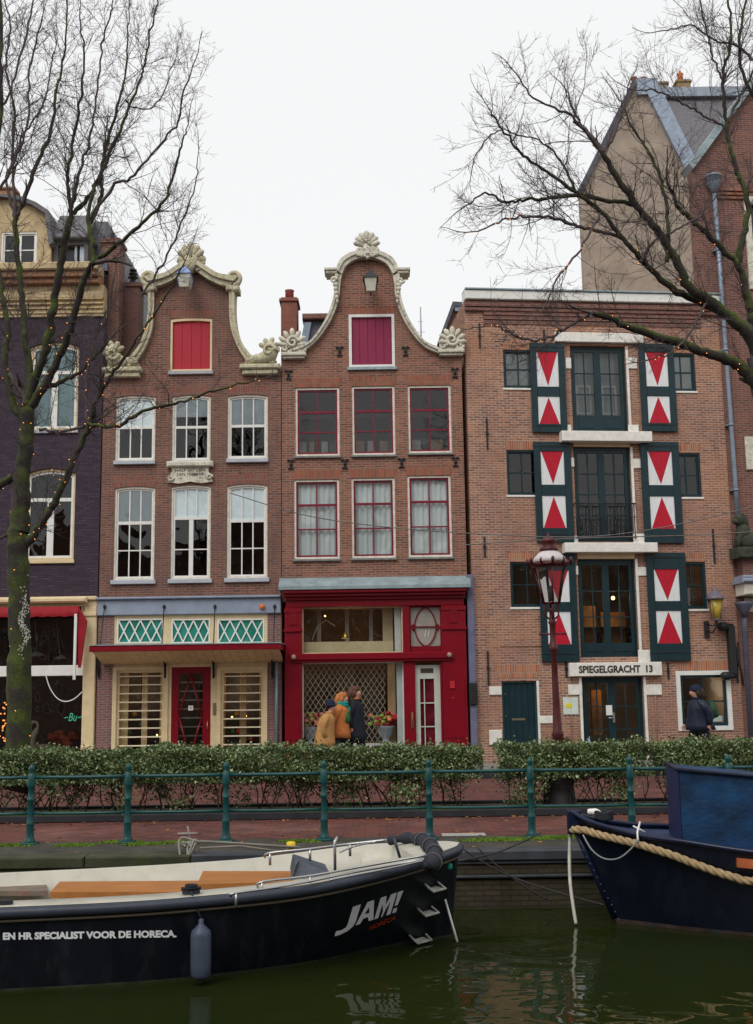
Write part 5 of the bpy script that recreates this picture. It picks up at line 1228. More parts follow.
# seated stone lion/bear on the portal, mossy
q = g.p(743, 548, -.35); mb = MB(); z_ = q[1]
mb.bbox(q[0]-.26, q[0]+.6, -.62, -.05, z_-.28, z_, .03)
mb.ell((q[0]+.1, -.33, z_+.18), (.3, .22, .26), 14, 10, jit=.04); mb.ell((q[0]+.02, -.36, z_+.42), (.19, .18, .28), 12, 9, jit=.04)
mb.ell((q[0]-.06, -.38, z_+.72), (.17, .16, .17), 12, 9, jit=.05); mb.ell((q[0]-.18, -.42, z_+.68), (.09, .09, .08), 10, 7)
for s_ in (-.1, .1): mb.tube([(q[0]-.05, -.36+s_, z_+.45), (q[0]-.14, -.38+s_, z_+.2), (q[0]-.18, -.4+s_, z_+.02)], [.08, .06, .06], 7); mb.ell((q[0]-.02, -.36+s_*1.2, z_+.86), (.04, .03, .05), 7, 5)
mb.tube([(q[0]-.05, -.37, z_+.6), (q[0]+.05, -.37, z_+.75), (q[0]+.1, -.36, z_+.5)], [.1, .15, .1], 8)
ob = mb.build('stone_lion', plain('dark_mossy_stone', (.045, .05, .04), .95, .4, 8, .6, 30, dirt=.6, dcol=(.07, .08, .02)), None); ob.location = FN.o; ob.rotation_euler.z = FN.a
tag(ob, 'small dark weathered statue of a seated beast on the portal ledge', 'statue')

# ================================================================ pale gabled house behind the warehouse
FB = Frame(atY(583, 300, 41).x, 41); g = FB
hb = thing('gabled_building', 'tall building with a bare grey brown rendered gable behind the warehouse', 'building', FB.o)
P_ = [g.p(584, 300), g.p(696, 300), g.p(694, 186), g.p(641, 84), g.p(634, 84), g.p(580, 191)]
b0 = [(P_[5][0], 0), (P_[2][0], 0), P_[2], P_[3], P_[4], P_[5]]
mb = MB(); mb.prism(b0, 0, .4); mb.build('wall', RENDER_W, hb)
mb = MB(); mb.prism([(P_[5][0]+.02, 0), (P_[2][0]-.02, 0), (P_[2][0]-.02, P_[2][1]-.1), (P_[3][0], P_[3][1]-.1), (P_[4][0], P_[4][1]-.1), (P_[5][0]+.02, P_[5][1]-.1)], .41, 9); mb.v = [(x+(2.6 if y > 5 else 0), y, z) for x, y, z in mb.v]; mb.build('roof', SLATE2, hb)
mb = MB(); mb.strip([g.p(578, 190), g.p(633, 80)], [g.p(581, 195), g.p(635, 86)], -.12, .5); mb.build('gable_edge', SLATE, hb)
mb = MB(); mb.strip([g.p(658, 86), g.p(699, 170)], [g.p(641, 84), g.p(687, 176)], -.16, .5); mb.box(g.p(636, 84)[0], g.p(657, 84)[0], -.14, .5, g.p(640, 96)[1], g.p(640, 80)[1]); mb.build('lead_valley', plain('pale_lead', (.3, .36, .45), .45, .15, 5, dirt=.3), hb)
mb = MB()
for x in (636, 645): q = g.p(x, 80); mb.lathe([(.12, -.1), (.1, .15), (.13, .2), (.13, .25)], (q[0], .3, q[1]), 10)
mb.build('chimney_pot', plain('terracotta', (.3, .1, .06), .8, .2, 5), hb)
# slate roof to the right
q0 = g.p(640, 97, 6); q1 = g.p(790, 97, 6); e0 = g.p(640, 200, 1); e1 = g.p(790, 200, 1)
mb = MB(); mb.add([(q0[0], 6, q0[1]), (q1[0], 6, q1[1]), (e1[0], 1, e1[1]-2), (e0[0], 1, e0[1]-2), (q0[0], 11, e0[1]-2), (q1[0], 11, e0[1]-2)], [(0, 1, 2, 3), (0, 4, 5, 1)]); mb.build('slate_roof', SLATE2, hb)
mb = MB(); mb.box(q0[0]-.2, q1[0], 5.7, 6.3, q0[1]-.15, q0[1]+.28); mb.build('ridge_lead', plain('ridge_lead', (.28, .32, .38), .5, .1, 4), hb)
for x0, x1, yt, m_, pot in ((652, 668, 81, plain('buff_chimney', (.25, .21, .15), .9, .2, 4, dirt=.4), 0), (677, 691, 79, plain('ochre_chimney', (.35, .23, .12), .9, .2, 4, dirt=.5), 1)):
    c_ = chimney(hb, x0, x1, yt, 98, 6.4, 7.4, m_, g)
    if pot:
        q = g.p(681.5, 79, 6.6); mb = MB(); mb.lathe([(.13, -.02), (.12, .25), (.16, .33), (.14, .36)], (q[0], 6.8, q[1]), 10); mb.lathe([(.05, .36), (.05, .5)], (q[0], 6.8, q[1]), 8); mb.build('chimney_pot', plain('orange_pot', (.5, .17, .06), .7, .2, 5), c_)

# ================================================================ roof pieces behind the red shop house
FR = Frame(atY(283, 300, 33).x, 33); g = FR
hr = thing('rear_house', 'dark slate attic and slim red chimney between the two curved gables', 'building', FR.o)
c_ = chimney(hr, 281, 297, 297, 420, 0, .8, brick('brick_chimney_red', (.3, .09, .06), (.22, .07, .05), (.2, .12, .09), st=.2), g)
q = g.p(288.5, 297); mb = MB(); mb.lathe([(.14, 0), (.13, .3), (.15, .34)], (q[0], .4, q[1]), 10); mb.build('chimney_pot', plain('red_pot', (.25, .06, .05), .7, .2, 5), c_)
A = g.rect(303, 345, 312, 420); mb = MB(); q_ = [g.p(305, 317), g.p(345, 317), g.p(345, 400), g.p(292, 400), ]
mb.prism([q_[3], q_[2], q_[1], q_[0]], .3, 5); mb.build('slate_wall', SLATE, hr)
mb = MB(); a = g.p(302, 318); b = g.p(345, 311.5); mb.bbox(a[0], b[0], .1, 5, a[1], b[1], .03); mb.build('brick_parapet', BR_DARKRED, hr)
mb = MB(); mb.prism([g.p(288, 400), g.p(296, 400), g.p(311, 320), g.p(304, 320)], .2, .3); mb.build('lead_edge', ZINC, hr)
FG = Frame(atY(440, 330, 34).x, 34); g = FG
hq = thing('rear_house', 'small brick side gable with blue grey roof edge left of the warehouse cornice', 'building', FG.o)
mb = MB(); mb.prism([g.p(441, 380), g.p(470, 380), g.p(470, 306), g.p(454, 305), g.p(441, 338)], 0, 4); mb.build('wall', BR_DARKRED, hq)
mb = MB(); mb.strip([g.p(437, 345), g.p(452.5, 303), g.p(472, 304)], [g.p(440, 346), g.p(454.5, 307), g.p(472, 309)], -.15, 4.2); mb.build('roof_edge', SLATE, hq)
mb = MB(); mb.prism([g.p(459, 380), g.p(463.5, 380), g.p(463.5, 309), g.p(459, 309)], -.2, -.02); mb.build('downpipe', ZINC, hq)
mb = MB(); mb.prism([g.p(455, 312), g.p(464, 312), g.p(464, 305), g.p(453, 305)], -.1, -.01); mb.build('lead_flashing', LEADBL, hq)
# aerial
P = atY(421, 350, 36); mb = MB(); T = atY(420.5, 307, 36)
mb.tube([P-Vector((0, 0, 3)), T], [.05, .02], 6)
for k in range(3): z = T.z-.5-k*.35; mb.tube([(P.x-.08-.06*k, 36, z), (P.x+.08+.06*k, 36, z)], .009, 4)
o = mb.build('roof_aerial', plain('aerial_grey', (.3, .33, .35), .5, .1, 5), None); tag(o, 'thin grey roof aerial standing between the two right hand roofs', 'aerial'); recenter(o, P-Vector((0, 0, 3)))
# dark back wall closing the slit between the houses
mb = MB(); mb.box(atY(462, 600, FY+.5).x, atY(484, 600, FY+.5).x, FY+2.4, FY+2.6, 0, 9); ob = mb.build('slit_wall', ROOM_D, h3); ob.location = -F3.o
# ================================================================ railing along the quay
RY = 15.38; TEAL = plain('teal_iron', (.006, .058, .058), .38, .2, 8, .15, 40, dirt=.35, dcol=(.02, .05, .04))
rl = thing('quay_railing', 'teal cast iron railing with ball topped posts along the quay', 'railing', (0, RY, 0))
prof = [(.085, 0), (.085, .05), (.075, .07), (.06, .1), (.056, .24), (.062, .26), (.062, .28), (.05, .3), (.046, .55), (.058, .565), (.058, .585), (.045, .6), (.045, .72), (.06, .74), (.062, .755), (.062, .88), (.045, .9), (.035, .915), (.042, .94), (.05, .97), (.042, 1.0), (.02, 1.02), (.006, 1.03)]
proto = None
pxs = [31, 128, 226, 324, 429, 531, 631, 730]
xs = [atY(x, 800, RY).x for x in pxs]; st_ = (xs[-1]-xs[0])/7
allx = [xs[0]-st_*k for k in range(5, 0, -1)]+xs+[xs[-1]+st_*k for k in range(1, 5)]
for i, x in enumerate(allx):
    if proto is None:
        mb = MB(); mb.lathe([(a*.84, b) for a, b in prof], (0, 0, 0), 12); mb.bbox(-.1, .1, -.1, .1, 0, .035, .01); o = proto = mb.build('post', TEAL, rl)
    else:
        o = proto.copy(); COL.objects.link(o); o.parent = rl
    o.location = (x, 0, 0)
for i in range(len(allx)-1):
    for z in (.86, .40):
        mb = MB(); a, b = allx[i]+.04, allx[i+1]-.04; n = 5
        mb.tube([(a+(b-a)*k/n, 0, z-.006*math.sin(math.pi*k/n)) for k in range(n+1)], .023 if z > .5 else .019, 8); mb.build('rail', TEAL, rl)

# ================================================================ hedge
def leafmat(name, dark, mid, light, seed=0):
    m, nt, N, L, B = newmat(name)
    tc = N.new('ShaderNodeTexCoord'); wn_ = N.new('ShaderNodeTexWhiteNoise'); at_ = N.new('ShaderNodeAttribute'); at_.attribute_name = 'leaf_tone'
    cr = N.new('ShaderNodeValToRGB'); e = cr.color_ramp.elements
    e[0].color = (*dark, 1); e[1].color = (*light, 1); e[1].position = 1; e.new(.55).color = (*mid, 1)
    e.new(.85).color = (*[(a+b)/2 for a, b in zip(mid, light)], 1)
    L.new(at_.outputs['Fac'], cr.inputs[0]); L.new(cr.outputs[0], B.inputs['Base Color'])
    B.inputs['Roughness'].default_value = .45; B.inputs['Subsurface Weight'].default_value = 0
    return m
HL = leafmat('hedge_leaves', (.03, .055, .012), (.13, .19, .06), (.5, .56, .34))
BARK_H = plain('hedge_wood', (.045, .03, .02), .9, .3, 12)
def leaves(name, centers, size, mat, parent, seed):
    rng = np.random.default_rng(seed); n = len(centers)
    a = rng.normal(size=(n, 3)); a /= np.linalg.norm(a, axis=1)[:, None]
    b = rng.normal(size=(n, 3)); b -= a*(a*b).sum(1)[:, None]; b /= np.linalg.norm(b, axis=1)[:, None]
    s = rng.uniform(.65, 1.35, n)[:, None]*size
    c = np.asarray(centers); nrm = np.cross(a, b)
    V = np.stack([c-a*s, c-b*s*.5+nrm*s*.12, c+a*s, c+b*s*.5+nrm*s*.12], 1).reshape(-1, 3)
    me = bpy.data.meshes.new(name); me.vertices.add(4*n); me.vertices.foreach_set('co', V.ravel())
    me.loops.add(4*n); me.loops.foreach_set('vertex_index', np.arange(4*n)); me.polygons.add(n)
    me.polygons.foreach_set('loop_start', np.arange(n)*4); me.polygons.foreach_set('loop_total', np.full(n, 4)); me.update(calc_edges=True)
    at = me.attributes.new('leaf_tone', 'FLOAT', 'FACE'); t = rng.beta(1.3, 1.9, n); at.data.foreach_set('value', t)
    me.materials.append(mat); o = bpy.data.objects.new(name, me); COL.objects.link(o); o.parent = parent; return o
SHOOT = []
def hedge(px0, px1, label, seed, top=1.13, den=1.0, trim=0.0):
    Y0 = BEDY+.22; Y1 = Y0+.95
    x0 = atY(px0, 780, Y0).x; x1 = atY(px1, 780, Y0).x; L_ = x1-x0; rng = np.random.default_rng(seed)
    r = thing('hedge', label, 'hedge', (x0, Y0, .06), group='hedges clipped along the quay')
    # clumps
    nc = int(L_*19*den); C = []
    for k in range(nc):
        cx = rng.uniform(.05, L_-.05); cy = rng.uniform(.1, .9); up = rng.random() < .64
        cz = rng.uniform(.62, top-.17) if up else rng.uniform(.22, .7)
        m_ = int((400 if up else 150)*1.0); rad = (.2, .16, .13) if up else (.18, .15, .16)
        C.append(rng.normal(size=(m_, 3))*np.array(rad)*.62+np.array([cx, cy, cz]))
    # a dense clipped shell on top and front
    n2 = int(L_*2300*den); X = rng.uniform(0, L_, n2); Yy = rng.uniform(.02, .95, n2)
    keep = rng.random(n2) < .62+.38*np.sin(X*4.7+seed)*np.sin(X*11+1); X, Yy = X[keep], Yy[keep]; n2 = len(X)
    hz = top-.10+.045*np.sin(X*3.1+seed)+.045*np.sin(X*8.3+Yy*5)+.04*np.sin(Yy*9+X*5.3)+.03*np.sin(X*21+Yy*3); Z = hz-rng.exponential(.05, n2)
    C.append(np.stack([X, Yy, Z], 1))
    n3 = int(L_*2600*den); X = rng.uniform(0, L_, n3); Z = rng.uniform(.55, top-.06, n3)
    keep = (np.sin(X*7+seed)+np.sin(Z*17+X*4)+rng.normal(0, .9, n3)) > -.75-(.0+Z-.55)*2.5; X, Z = X[keep], Z[keep]
    Yy = .03+.06*np.sin(X*6)+.05*np.sin(Z*13+X*3)+rng.exponential(.06, len(X)); C.append(np.stack([X, Yy, Z], 1))
    C = np.concatenate(C); C = C[(C[:, 0] > -.08) & (C[:, 0] < L_+.08) & (C[:, 2] < top+.03)]
    if trim: pass
    leaves('foliage', C-np.array([0, 0, .06]), .027, HL, r, seed)
    mb = MB(); random.seed(seed)
    for k in range(int(L_*9)):
        x, y = random.uniform(.05, L_-.05), random.uniform(.15, .8); p = Vector((x, y, -.02)); pts = [p.copy()]
        d = Vector((random.uniform(-.6, .6), random.uniform(-.2, .2), 1))
        for j in range(5): p = p+d.normalized()*.15; d += Vector((random.uniform(-.5, .5), random.uniform(-.3, .3), .15)); pts.append(p.copy())
        r_ = random.uniform(.008, .018); mb.tube(pts, [r_*(1-.12*j) for j in range(6)], 5)
        for j in (1, 2, 3):
            q = pts[j]; e = q+Vector((random.uniform(-.25, .25), random.uniform(-.15, .15), random.uniform(.1, .3))); mb.tube([q, q.lerp(e, .5)+Vector((0, 0, .03)), e], [.007, .005, .003], 4)
    for k in range(int(L_*5)):   # stray shoots above the clipped top
        x, y = random.uniform(.1, L_-.1), random.uniform(.05, .8); z = top-.16; h_ = random.uniform(.06, .15)
        q = Vector((x, y, z)); e = q+Vector((random.uniform(-.04, .04), random.uniform(-.04, .04), h_)); mb.tube([q, e], .003, 3)
        for j in range(5):
            c = q.lerp(e, .4+.15*j)+Vector((random.uniform(-.02, .02), random.uniform(-.02, .02), 0)); SHOOT.append(tuple(Vector((x0, Y0, .06))+c))
    mb.build('stems', BARK_H, r)
    leaves('shoots', np.array(SHOOT)-np.array([x0, Y0, .06]), .028, HL, r, seed+50); SHOOT.clear()
hedge(-40, 118, 'clipped variegated hedge section around the foot of the mossy left tree', 11)
hedge(119, 262, 'clipped variegated hedge section in front of the canopied shop', 12)
hedge(263, 380, 'clipped variegated hedge section in front of the four legged window and the walking group', 13) if False else hedge(263, 380, 'clipped variegated hedge section in front of the walking trio', 13)
hedge(381, 484, 'clipped variegated hedge section before the dark red shop door, ending at the gap', 14, top=1.1)
hedge(499, 580, 'clipped variegated hedge section wrapped round the foot of the street lamp', 15)
hedge(582, 656, 'clipped variegated hedge section in front of the glazed entrance door', 16)
hedge(663, 738, 'clipped variegated hedge section below the woman in the navy jacket', 17)
hedge(742, 820, 'clipped variegated hedge section at the right edge of the view', 18)

# ================================================================ street lamp
LY = 18.6; LB = atY(561, 800, LY); LM = plain('oxblood_iron', (.075, .012, .014), .4, .25, 8, .2, 30, dirt=.3, dcol=(.02, .015, .015))
lp = thing('street_lamp', 'oxblood red cast iron street lamp with a crowned glass lantern in the hedge', 'street lamp', (LB.x, LY, .05))
T = atY(551.5, 606, LY); lean = (T.x-LB.x)/(T.z); lp.rotation_euler = (0, math.atan(lean), 0)
zt = math.hypot(T.z-.05, T.x-LB.x)
mb = MB(); mb.lathe([(.2, 0), (.2, .12), (.15, .2), (.13, .45), (.15, .5), (.11, .56), (.085, .75), (.08, 1.1), (.1, 1.14), (.075, 1.2), (.06, 1.6), (.052, 2.0), (.045, zt-.75), (.07, zt-.72), (.075, zt-.66), (.05, zt-.62), (.05, zt-.3), (.07, zt-.27), (.045, zt-.22), (.04, zt-.1), (.06, zt-.08), (.03, zt)], (0, 0, 0), 14); mb.build('post', LM, lp)
mb = MB(); mb.tube([(-.2, 0, zt-.45), (.2, 0, zt-.45)], .015, 6); mb.ell((-.2, 0, zt-.45), (.025, .025, .025), 8, 6); mb.ell((.2, 0, zt-.45), (.025, .025, .025), 8, 6)
for s_ in (-1, 1): mb.tube([(0, 0, zt-.25), (s_*.1, 0, zt-.16), (s_*.12, 0, zt-.02), (s_*.1, 0, zt+.04)], .016, 6); mb.tube([(0, 0, zt-.25), (0, s_*.1, zt-.16), (0, s_*.12, zt-.02), (0, s_*.1, zt+.04)], .016, 6)
mb.build('bracket', LM, lp)
zl = zt+.03; mb = MB()
mb.lathe([(.13, 0), (.15, .03)], (0, 0, zl), 6); hL = .6
for k in range(6): a = 2*math.pi*(k+.5)/6; mb.tube([(.14*math.cos(a), .14*math.sin(a), zl), (.27*math.cos(a), .27*math.sin(a), zl+hL)], .014, 5)
mb.lathe([(.29, hL), (.33, hL+.03), (.33, hL+.06), (.3, hL+.08)], (0, 0, zl), 6); lf = mb.build('lantern', LM, lp)
mb = MB(); mb.lathe([(.135, .03), (.262, hL)], (0, 0, zl), 6, smooth=False); mb.build('lantern_glass', glassmat('lantern_glass', (.75, .72, .7), .9, False), lf)
mb = MB(); mb.lathe([(.05, .05), (.05, .2), (.03, .28), (.04, .3)], (0, 0, zl), 10); mb.build('lamp_fitting', plain('lamp_fitting_grey', (.25, .26, .28), .5, .1, 5), lf)
mb = MB(); mb.lathe([(.29, hL+.08), (.25, hL+.16), (.17, hL+.24), (.12, hL+.27)], (0, 0, zl), 12); mb.build('dome', plain('milky_dome', (.55, .5, .5), .4, .1, 5), lf)
mb = MB(); mb.lathe([(.14, hL+.26), (.16, hL+.3), (.12, hL+.33), (.09, hL+.36), (.14, hL+.41), (.14, hL+.45), (.08, hL+.48), (.03, hL+.5), (.035, hL+.52), (.02, hL+.54), (.004, hL+.58)], (0, 0, zl), 12)
for k in range(12):
    a = 2*math.pi*k/12; r_ = .34; mb.tube([(r_*math.cos(a), r_*math.sin(a), zl+hL+.03), ((r_+.04)*math.cos(a), (r_+.04)*math.sin(a), zl+hL+.1), ((r_+.01)*math.cos(a), (r_+.01)*math.sin(a), zl+hL+.14)], [.02, .018, .008], 5)
for k in range(6):
    a = 2*math.pi*(k+.5)/6; r_ = .37; mb.ell((r_*math.cos(a), r_*math.sin(a), zl+hL+.1), (.03, .03, .05), 7, 5)
mb.build('crown', LM, lf)
# dark base sleeve seen through the hedge
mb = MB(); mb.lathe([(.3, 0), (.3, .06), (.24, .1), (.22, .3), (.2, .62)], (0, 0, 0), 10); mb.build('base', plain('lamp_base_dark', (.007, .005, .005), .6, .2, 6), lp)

# ================================================================ flower urns and fluff in the shop window
def bouquet(root_loc, label, seed):
    random.seed(seed); r = thing('flower_urn', label, 'flower urn', root_loc)
    mb = MB(); mb.lathe([(.12, 0), (.12, .03), (.06, .07), (.06, .12), (.14, .2), (.17, .34), (.2, .38), (.17, .38), (.1, .3)], (0, 0, 0), 16); mb.build('urn', plain('grey_zinc_urn', (.32, .36, .4), .5, .15, 5), r)
    for nm, col, n in (('red_blooms', (.45, .02, .03), 26), ('orange_blooms', (.75, .2, .12), 12), ('yellow_green_leaves', (.3, .36, .05), 18)):
        mb = MB()
        for k in range(n):
            a = random.uniform(0, 6.28); r_ = random.random()**.6*.36; z = .45+random.uniform(-.08, .28)*(1-r_)
            mb.ell((math.cos(a)*r_, math.sin(a)*r_*.6, z), (.05, .05, .04), 7, 5, jit=.25)
        mb.build(nm, plain('bloom_%s' % nm, col, .6, .3, 20), r)
    r.scale = (1.25, 1.1, 1.15); return r
q = F3.P(F3.p(386, 745, .32)[0], .32, .62); bouquet(q, 'grey urn of red and orange flowers at the right of the shop window', 4)
q = F3.P(F3.p(309.5, 745, .4)[0], .4, .62); bouquet(q, 'urn of yellow and red flowers at the left of the shop window', 5)
ws = MB(); a = F3.p(303, 745, .5)[0]; b = F3.p(400, 745, .5)[0]; ws.box(a, b, .2, .8, .5, .62); ws.build('window_ledge', WHITE, h3)
# bottle on the sill by the entrance
P = F13.P(F13.p(588.5, 738, -.1)[0], -.15, .116); mb = MB(); mb.lathe([(.04, 0), (.045, .02), (.045, .2), (.02, .27), (.018, .32), (.022, .33), (.022, .36)], (0, 0, 0), 12)
o = mb.build('water_bottle', plain('blue_bottle', (.3, .45, .6), .1, .1, 5), None); o.location = (P.x, P.y, F13.p(588.5, 746, -.15)[1]-.12); tag(o, 'clear blue water bottle standing beside the glazed entrance door', 'bottle')
mb = MB(); z_ = o.location.z; mb.bbox(P.x-.12, P.x+.12, P.y-.1, P.y+.1, .116, z_, .01); o2 = mb.build('stone_step', KERB, None); tag(o2, 'small stone block beside the entrance door under the water bottle', 'stone block'); recenter(o2, (P.x, P.y, .116))

# ================================================================ people
SKIN = plain('skin', (.55, .30, .21), .5, .06, 8); EYE_M = plain('eye_dark', (.02, .015, .012), .3, .05, 5)
def person(label, X, Y, z0, face, H_, coat, trous, hair=None, hat=None, scarf=None, pack=None, stride=.28, arm=0.15, hemz=.8, hunch=0.0, group=None, collar=None, haircol=None, extra=None, bag=None, wide=1.1):
    k = H_/1.75
    r = thing('person', label, 'person', (X, Y, z0), face, group)
    # ---- body: one skinned surface; +x is forward
    V = []; E_ = []; RR = []
    def v(p, rad, par=None):
        V.append(tuple(c*k for c in p)); RR.append(rad*k)
        if par is not None: E_.append((par, len(V)-1))
        return len(V)-1
    pel = v((0, 0, .95), .13); sp = v((.01+hunch*.3, 0, 1.15), .125, pel); ch = v((.02+hunch*.6, 0, 1.33), .14, sp)
    nk = v((.03+hunch, 0, 1.46), .06, ch); n2 = v((.05+hunch*1.2, 0, 1.53), .055, nk)
    hd = v((.065+hunch*1.2, 0, 1.60), .085, n2); h2_ = v((.055+hunch*1.2, 0, 1.68), .085, hd)
    v((.145+hunch*1.2, 0, 1.555), .035, hd); no = v((.155+hunch*1.2, 0, 1.625), .018, hd)
    for s_ in (-1, 1):
        sh = v((.01+hunch*.6, .17*s_, 1.38), .07, ch); f_ = arm*s_
        el = v((-.04+hunch*.5+f_*.8, .23*s_, 1.12), .045, sh); wr = v((.05+hunch*.5+f_*1.6, .22*s_, .89), .028, el); pm = v((.07+hunch*.5+f_*1.7, .22*s_, .82), .03, wr)
        for j, (dx, L_) in enumerate(((-.03, .065), (-.01, .08), (.01, .085), (.028, .07))):
            b_ = v((.07+hunch*.5+f_*1.7+dx, .22*s_, .775), .0095, pm); v((.075+hunch*.5+f_*1.7+dx, .215*s_, .775-L_*.7), .008, b_)
        t_ = v((.11+hunch*.5+f_*1.7, .21*s_, .81), .0105, pm); v((.125+hunch*.5+f_*1.7, .205*s_, .775), .009, t_)
        hp = v((0, .09*s_, .9), .10, pel); st = stride*s_
        kn = v((st*.45+.03, .09*s_, .5), .06, hp); an = v((st*1.0-(.06 if s_ < 0 else 0), .09*s_, .09+(.05 if s_ < 0 else 0)), .038, kn); v((st*1.0+.1, .095*s_, .035), .035, an)
    me = bpy.data.meshes.new('body'); me.from_pydata(V, E_, []); me.materials.append(SKIN)
    b = bpy.data.objects.new('body', me); COL.objects.link(b); b.parent = r
    md = b.modifiers.new('skin', 'SKIN'); 
    for i, sv in enumerate(me.skin_vertices[0].data): sv.radius = (RR[i], RR[i]); sv.use_root = (i == 0)
    md.use_smooth_shade = True
    sb_ = b.modifiers.new('sub', 'SUBSURF'); sb_.levels = 1; sb_.render_levels = 1
    K = lambda p: tuple(c*k for c in p)
    hx = hunch*1.2
    mb = MB()
    for s_ in (-1, 1): mb.ell(K((.137+hx, .033*s_, 1.645)), (.011*k, .012*k, .008*k), 8, 6)
    mb.build('eyes', EYE_M, r)
    mb = MB(); mb.tube([K((.152+hx, -.02, 1.577)), K((.158+hx, 0, 1.578)), K((.152+hx, .02, 1.577))], .006*k, 5); mb.build('mouth', plain('lips', (.4, .12, .1), .5, .05, 5), r)
    # trousers and shoes
    mb = MB()
    for s_ in (-1, 1):
        st = stride*s_; mb.tube([K((0, .09*s_, .98)), K((0, .09*s_, .85)), K((st*.25+.02, .09*s_, .68)), K((st*.45+.03, .09*s_, .5)), K((st*.75, .09*s_, .3)), K((st*1.0-(.06 if s_ < 0 else 0), .09*s_, .1+(.05 if s_ < 0 else 0)))], [.13*k, .125*k, .1*k, .082*k, .075*k, .07*k], 10)
    mb.build('trousers', trous, r)
    mb = MB()
    for s_ in (-1, 1):
        st = stride*s_; mb.tube([K((st-.09, .093*s_, .045)), K((st-.02, .093*s_, .06)), K((st+.1, .097*s_, .042)), K((st+.17, .1*s_, .03))], [.04*k, .05*k, .045*k, .025*k], 9)
    mb.build('shoes', plain('dark_shoes', (.02, .02, .022), .5, .1, 5), r)
    # coat: torso rings and sleeves
    rings = [(hemz, .0, .27, .25), (hemz+.12, .0, .25, .24), (1.05, .01+hunch*.2, .205, .22), (1.2, .015+hunch*.4, .20, .23), (1.33, .02+hunch*.6, .185, .235), (1.41, .02+hunch*.8, .135, .2), (1.46, .025+hunch, .09, .11), (1.5, .035+hunch, .085, .09)]
    mb = MB(); n = 20; vs = []
    for i, (z, cx, rx, ry) in enumerate(rings):
        for j in range(n):
            a = 2*math.pi*j/n; w_ = 1+(.05*math.sin(5*a+i*1.7)+.025*math.sin(11*a-i*2.3))*(1 if i < 5 else .3); vs.append(K((cx+rx*math.cos(a)*w_, ry*math.sin(a)*w_, z+.01*math.sin(3*a+i))))
    fs = [(i*n+j, i*n+(j+1) % n, (i+1)*n+(j+1) % n, (i+1)*n+j) for i in range(len(rings)-1) for j in range(n)]; fs.append(tuple(reversed(range(n)))); mb.add(vs, fs, True)
    for s_ in (-1, 1):
        f_ = arm*s_; P = [K((.01+hunch*.6, .12*s_, 1.40)), K((.0+hunch*.6, .185*s_, 1.37)), K((-.02+hunch*.55+f_*.4, .225*s_, 1.25)), K((-.04+hunch*.5+f_*.8, .235*s_, 1.12)), K((.0+hunch*.5+f_*1.2, .23*s_, 1.0)), K((.055+hunch*.5+f_*1.6, .22*s_, .87))]
        mb.tube(P, [.09*k, .095*k, .078*k, .068*k, .06*k, .052*k], 10)
    ct = mb.build('coat', coat, r)
    mb = MB(); mb.tube([K((.035+hunch+.075*math.cos(a), .085*math.sin(a), 1.49)) for a in [i*2*math.pi/14 for i in range(15)]], .026*k, 7, cap=False); mb.build('collar', collar or coat, ct)
    mb = MB(); mb.tube([K((.19, 0, hemz+.02)), K((.19+hunch*.3, 0, 1.1)), K((.18+hunch*.7, 0, 1.35))], .008*k, 5)
    for z in (.95, 1.1, 1.25): mb.ell(K((.19+hunch*.3, .02, z)), (.012*k, .012*k, .012*k), 7, 5)
    mb.build('coat_front', plain('coat_trim_%d' % len(bpy.data.materials), (.05, .04, .04), .6, .1, 5), ct)
    if hair:
        mb = MB(); mb.ell(K((.035+hx, 0, 1.685)), (.108*k, .092*k, .085*k), 14, 9, jit=.03)
        if hair == 'long':
            mb.tube([K((.0+hx, 0, 1.7)), K((-.045+hx, 0, 1.6)), K((-.06+hx, 0, 1.5)), K((-.04+hx, 0, 1.43))], [.08*k, .09*k, .085*k, .05*k], 10)
            for s_ in (-1, 1): mb.tube([K((.04+hx, .075*s_, 1.68)), K((.02+hx, .085*s_, 1.58)), K((.0+hx, .08*s_, 1.47))], [.035*k, .04*k, .025*k], 7)
        else:
            mb.ell(K((-.01+hx, 0, 1.65)), (.085*k, .09*k, .085*k), 12, 8, jit=.05)
        mb.build('hair', haircol, r)
    if hat:
        mb = MB(); mb.lathe([(.105, -.02), (.108, .03), (.1, .075), (.075, .11), (.035, .13), (.004, .135)], K((.045+hx, 0, 1.675)), 14); mb.lathe([(.11, -.025), (.114, 0), (.112, .025)], K((.045+hx, 0, 1.675)), 14)
        mb.build('beanie', hat, r)
    if scarf:
        mb = MB()
        for j in range(2): mb.tube([K((.04+hx*.85+(.1)*math.cos(a), .095*math.sin(a), 1.475+.045*j+.012*math.sin(2*a+j))) for a in [i*2*math.pi/14 for i in range(15)]], .035*k, 7, cap=False)
        mb.tube([K((.13+hx*.8, .04, 1.46)), K((.19+hx*.6, .05, 1.38)), K((.2+hx*.5, .05, 1.25))], [.04*k, .045*k, .03*k], 7); mb.build('scarf', scarf, r)
    if pack:
        mb = MB(); mb.ell(K((-.22+hunch*.4, 0, 1.2)), (.1*k, .15*k, .22*k), 14, 10); mb.ell(K((-.3+hunch*.4, 0, 1.12)), (.05*k, .11*k, .1*k), 10, 7); bp_ = mb.build('backpack', pack, r)
        mb = MB()
        for s_ in (-1, 1): mb.tube([K((-.15, .1*s_, 1.36)), K((.02+hunch*.6, .13*s_, 1.45)), K((.15+hunch*.5, .13*s_, 1.33)), K((.1, .15*s_, 1.15)), K((-.12, .12*s_, 1.05))], .016*k, 6)
        mb.build('strap', plain('strap_dark', (.03, .035, .03), .7, .1, 5), bp_)
    r.scale = (wide, wide, 1)
    return r
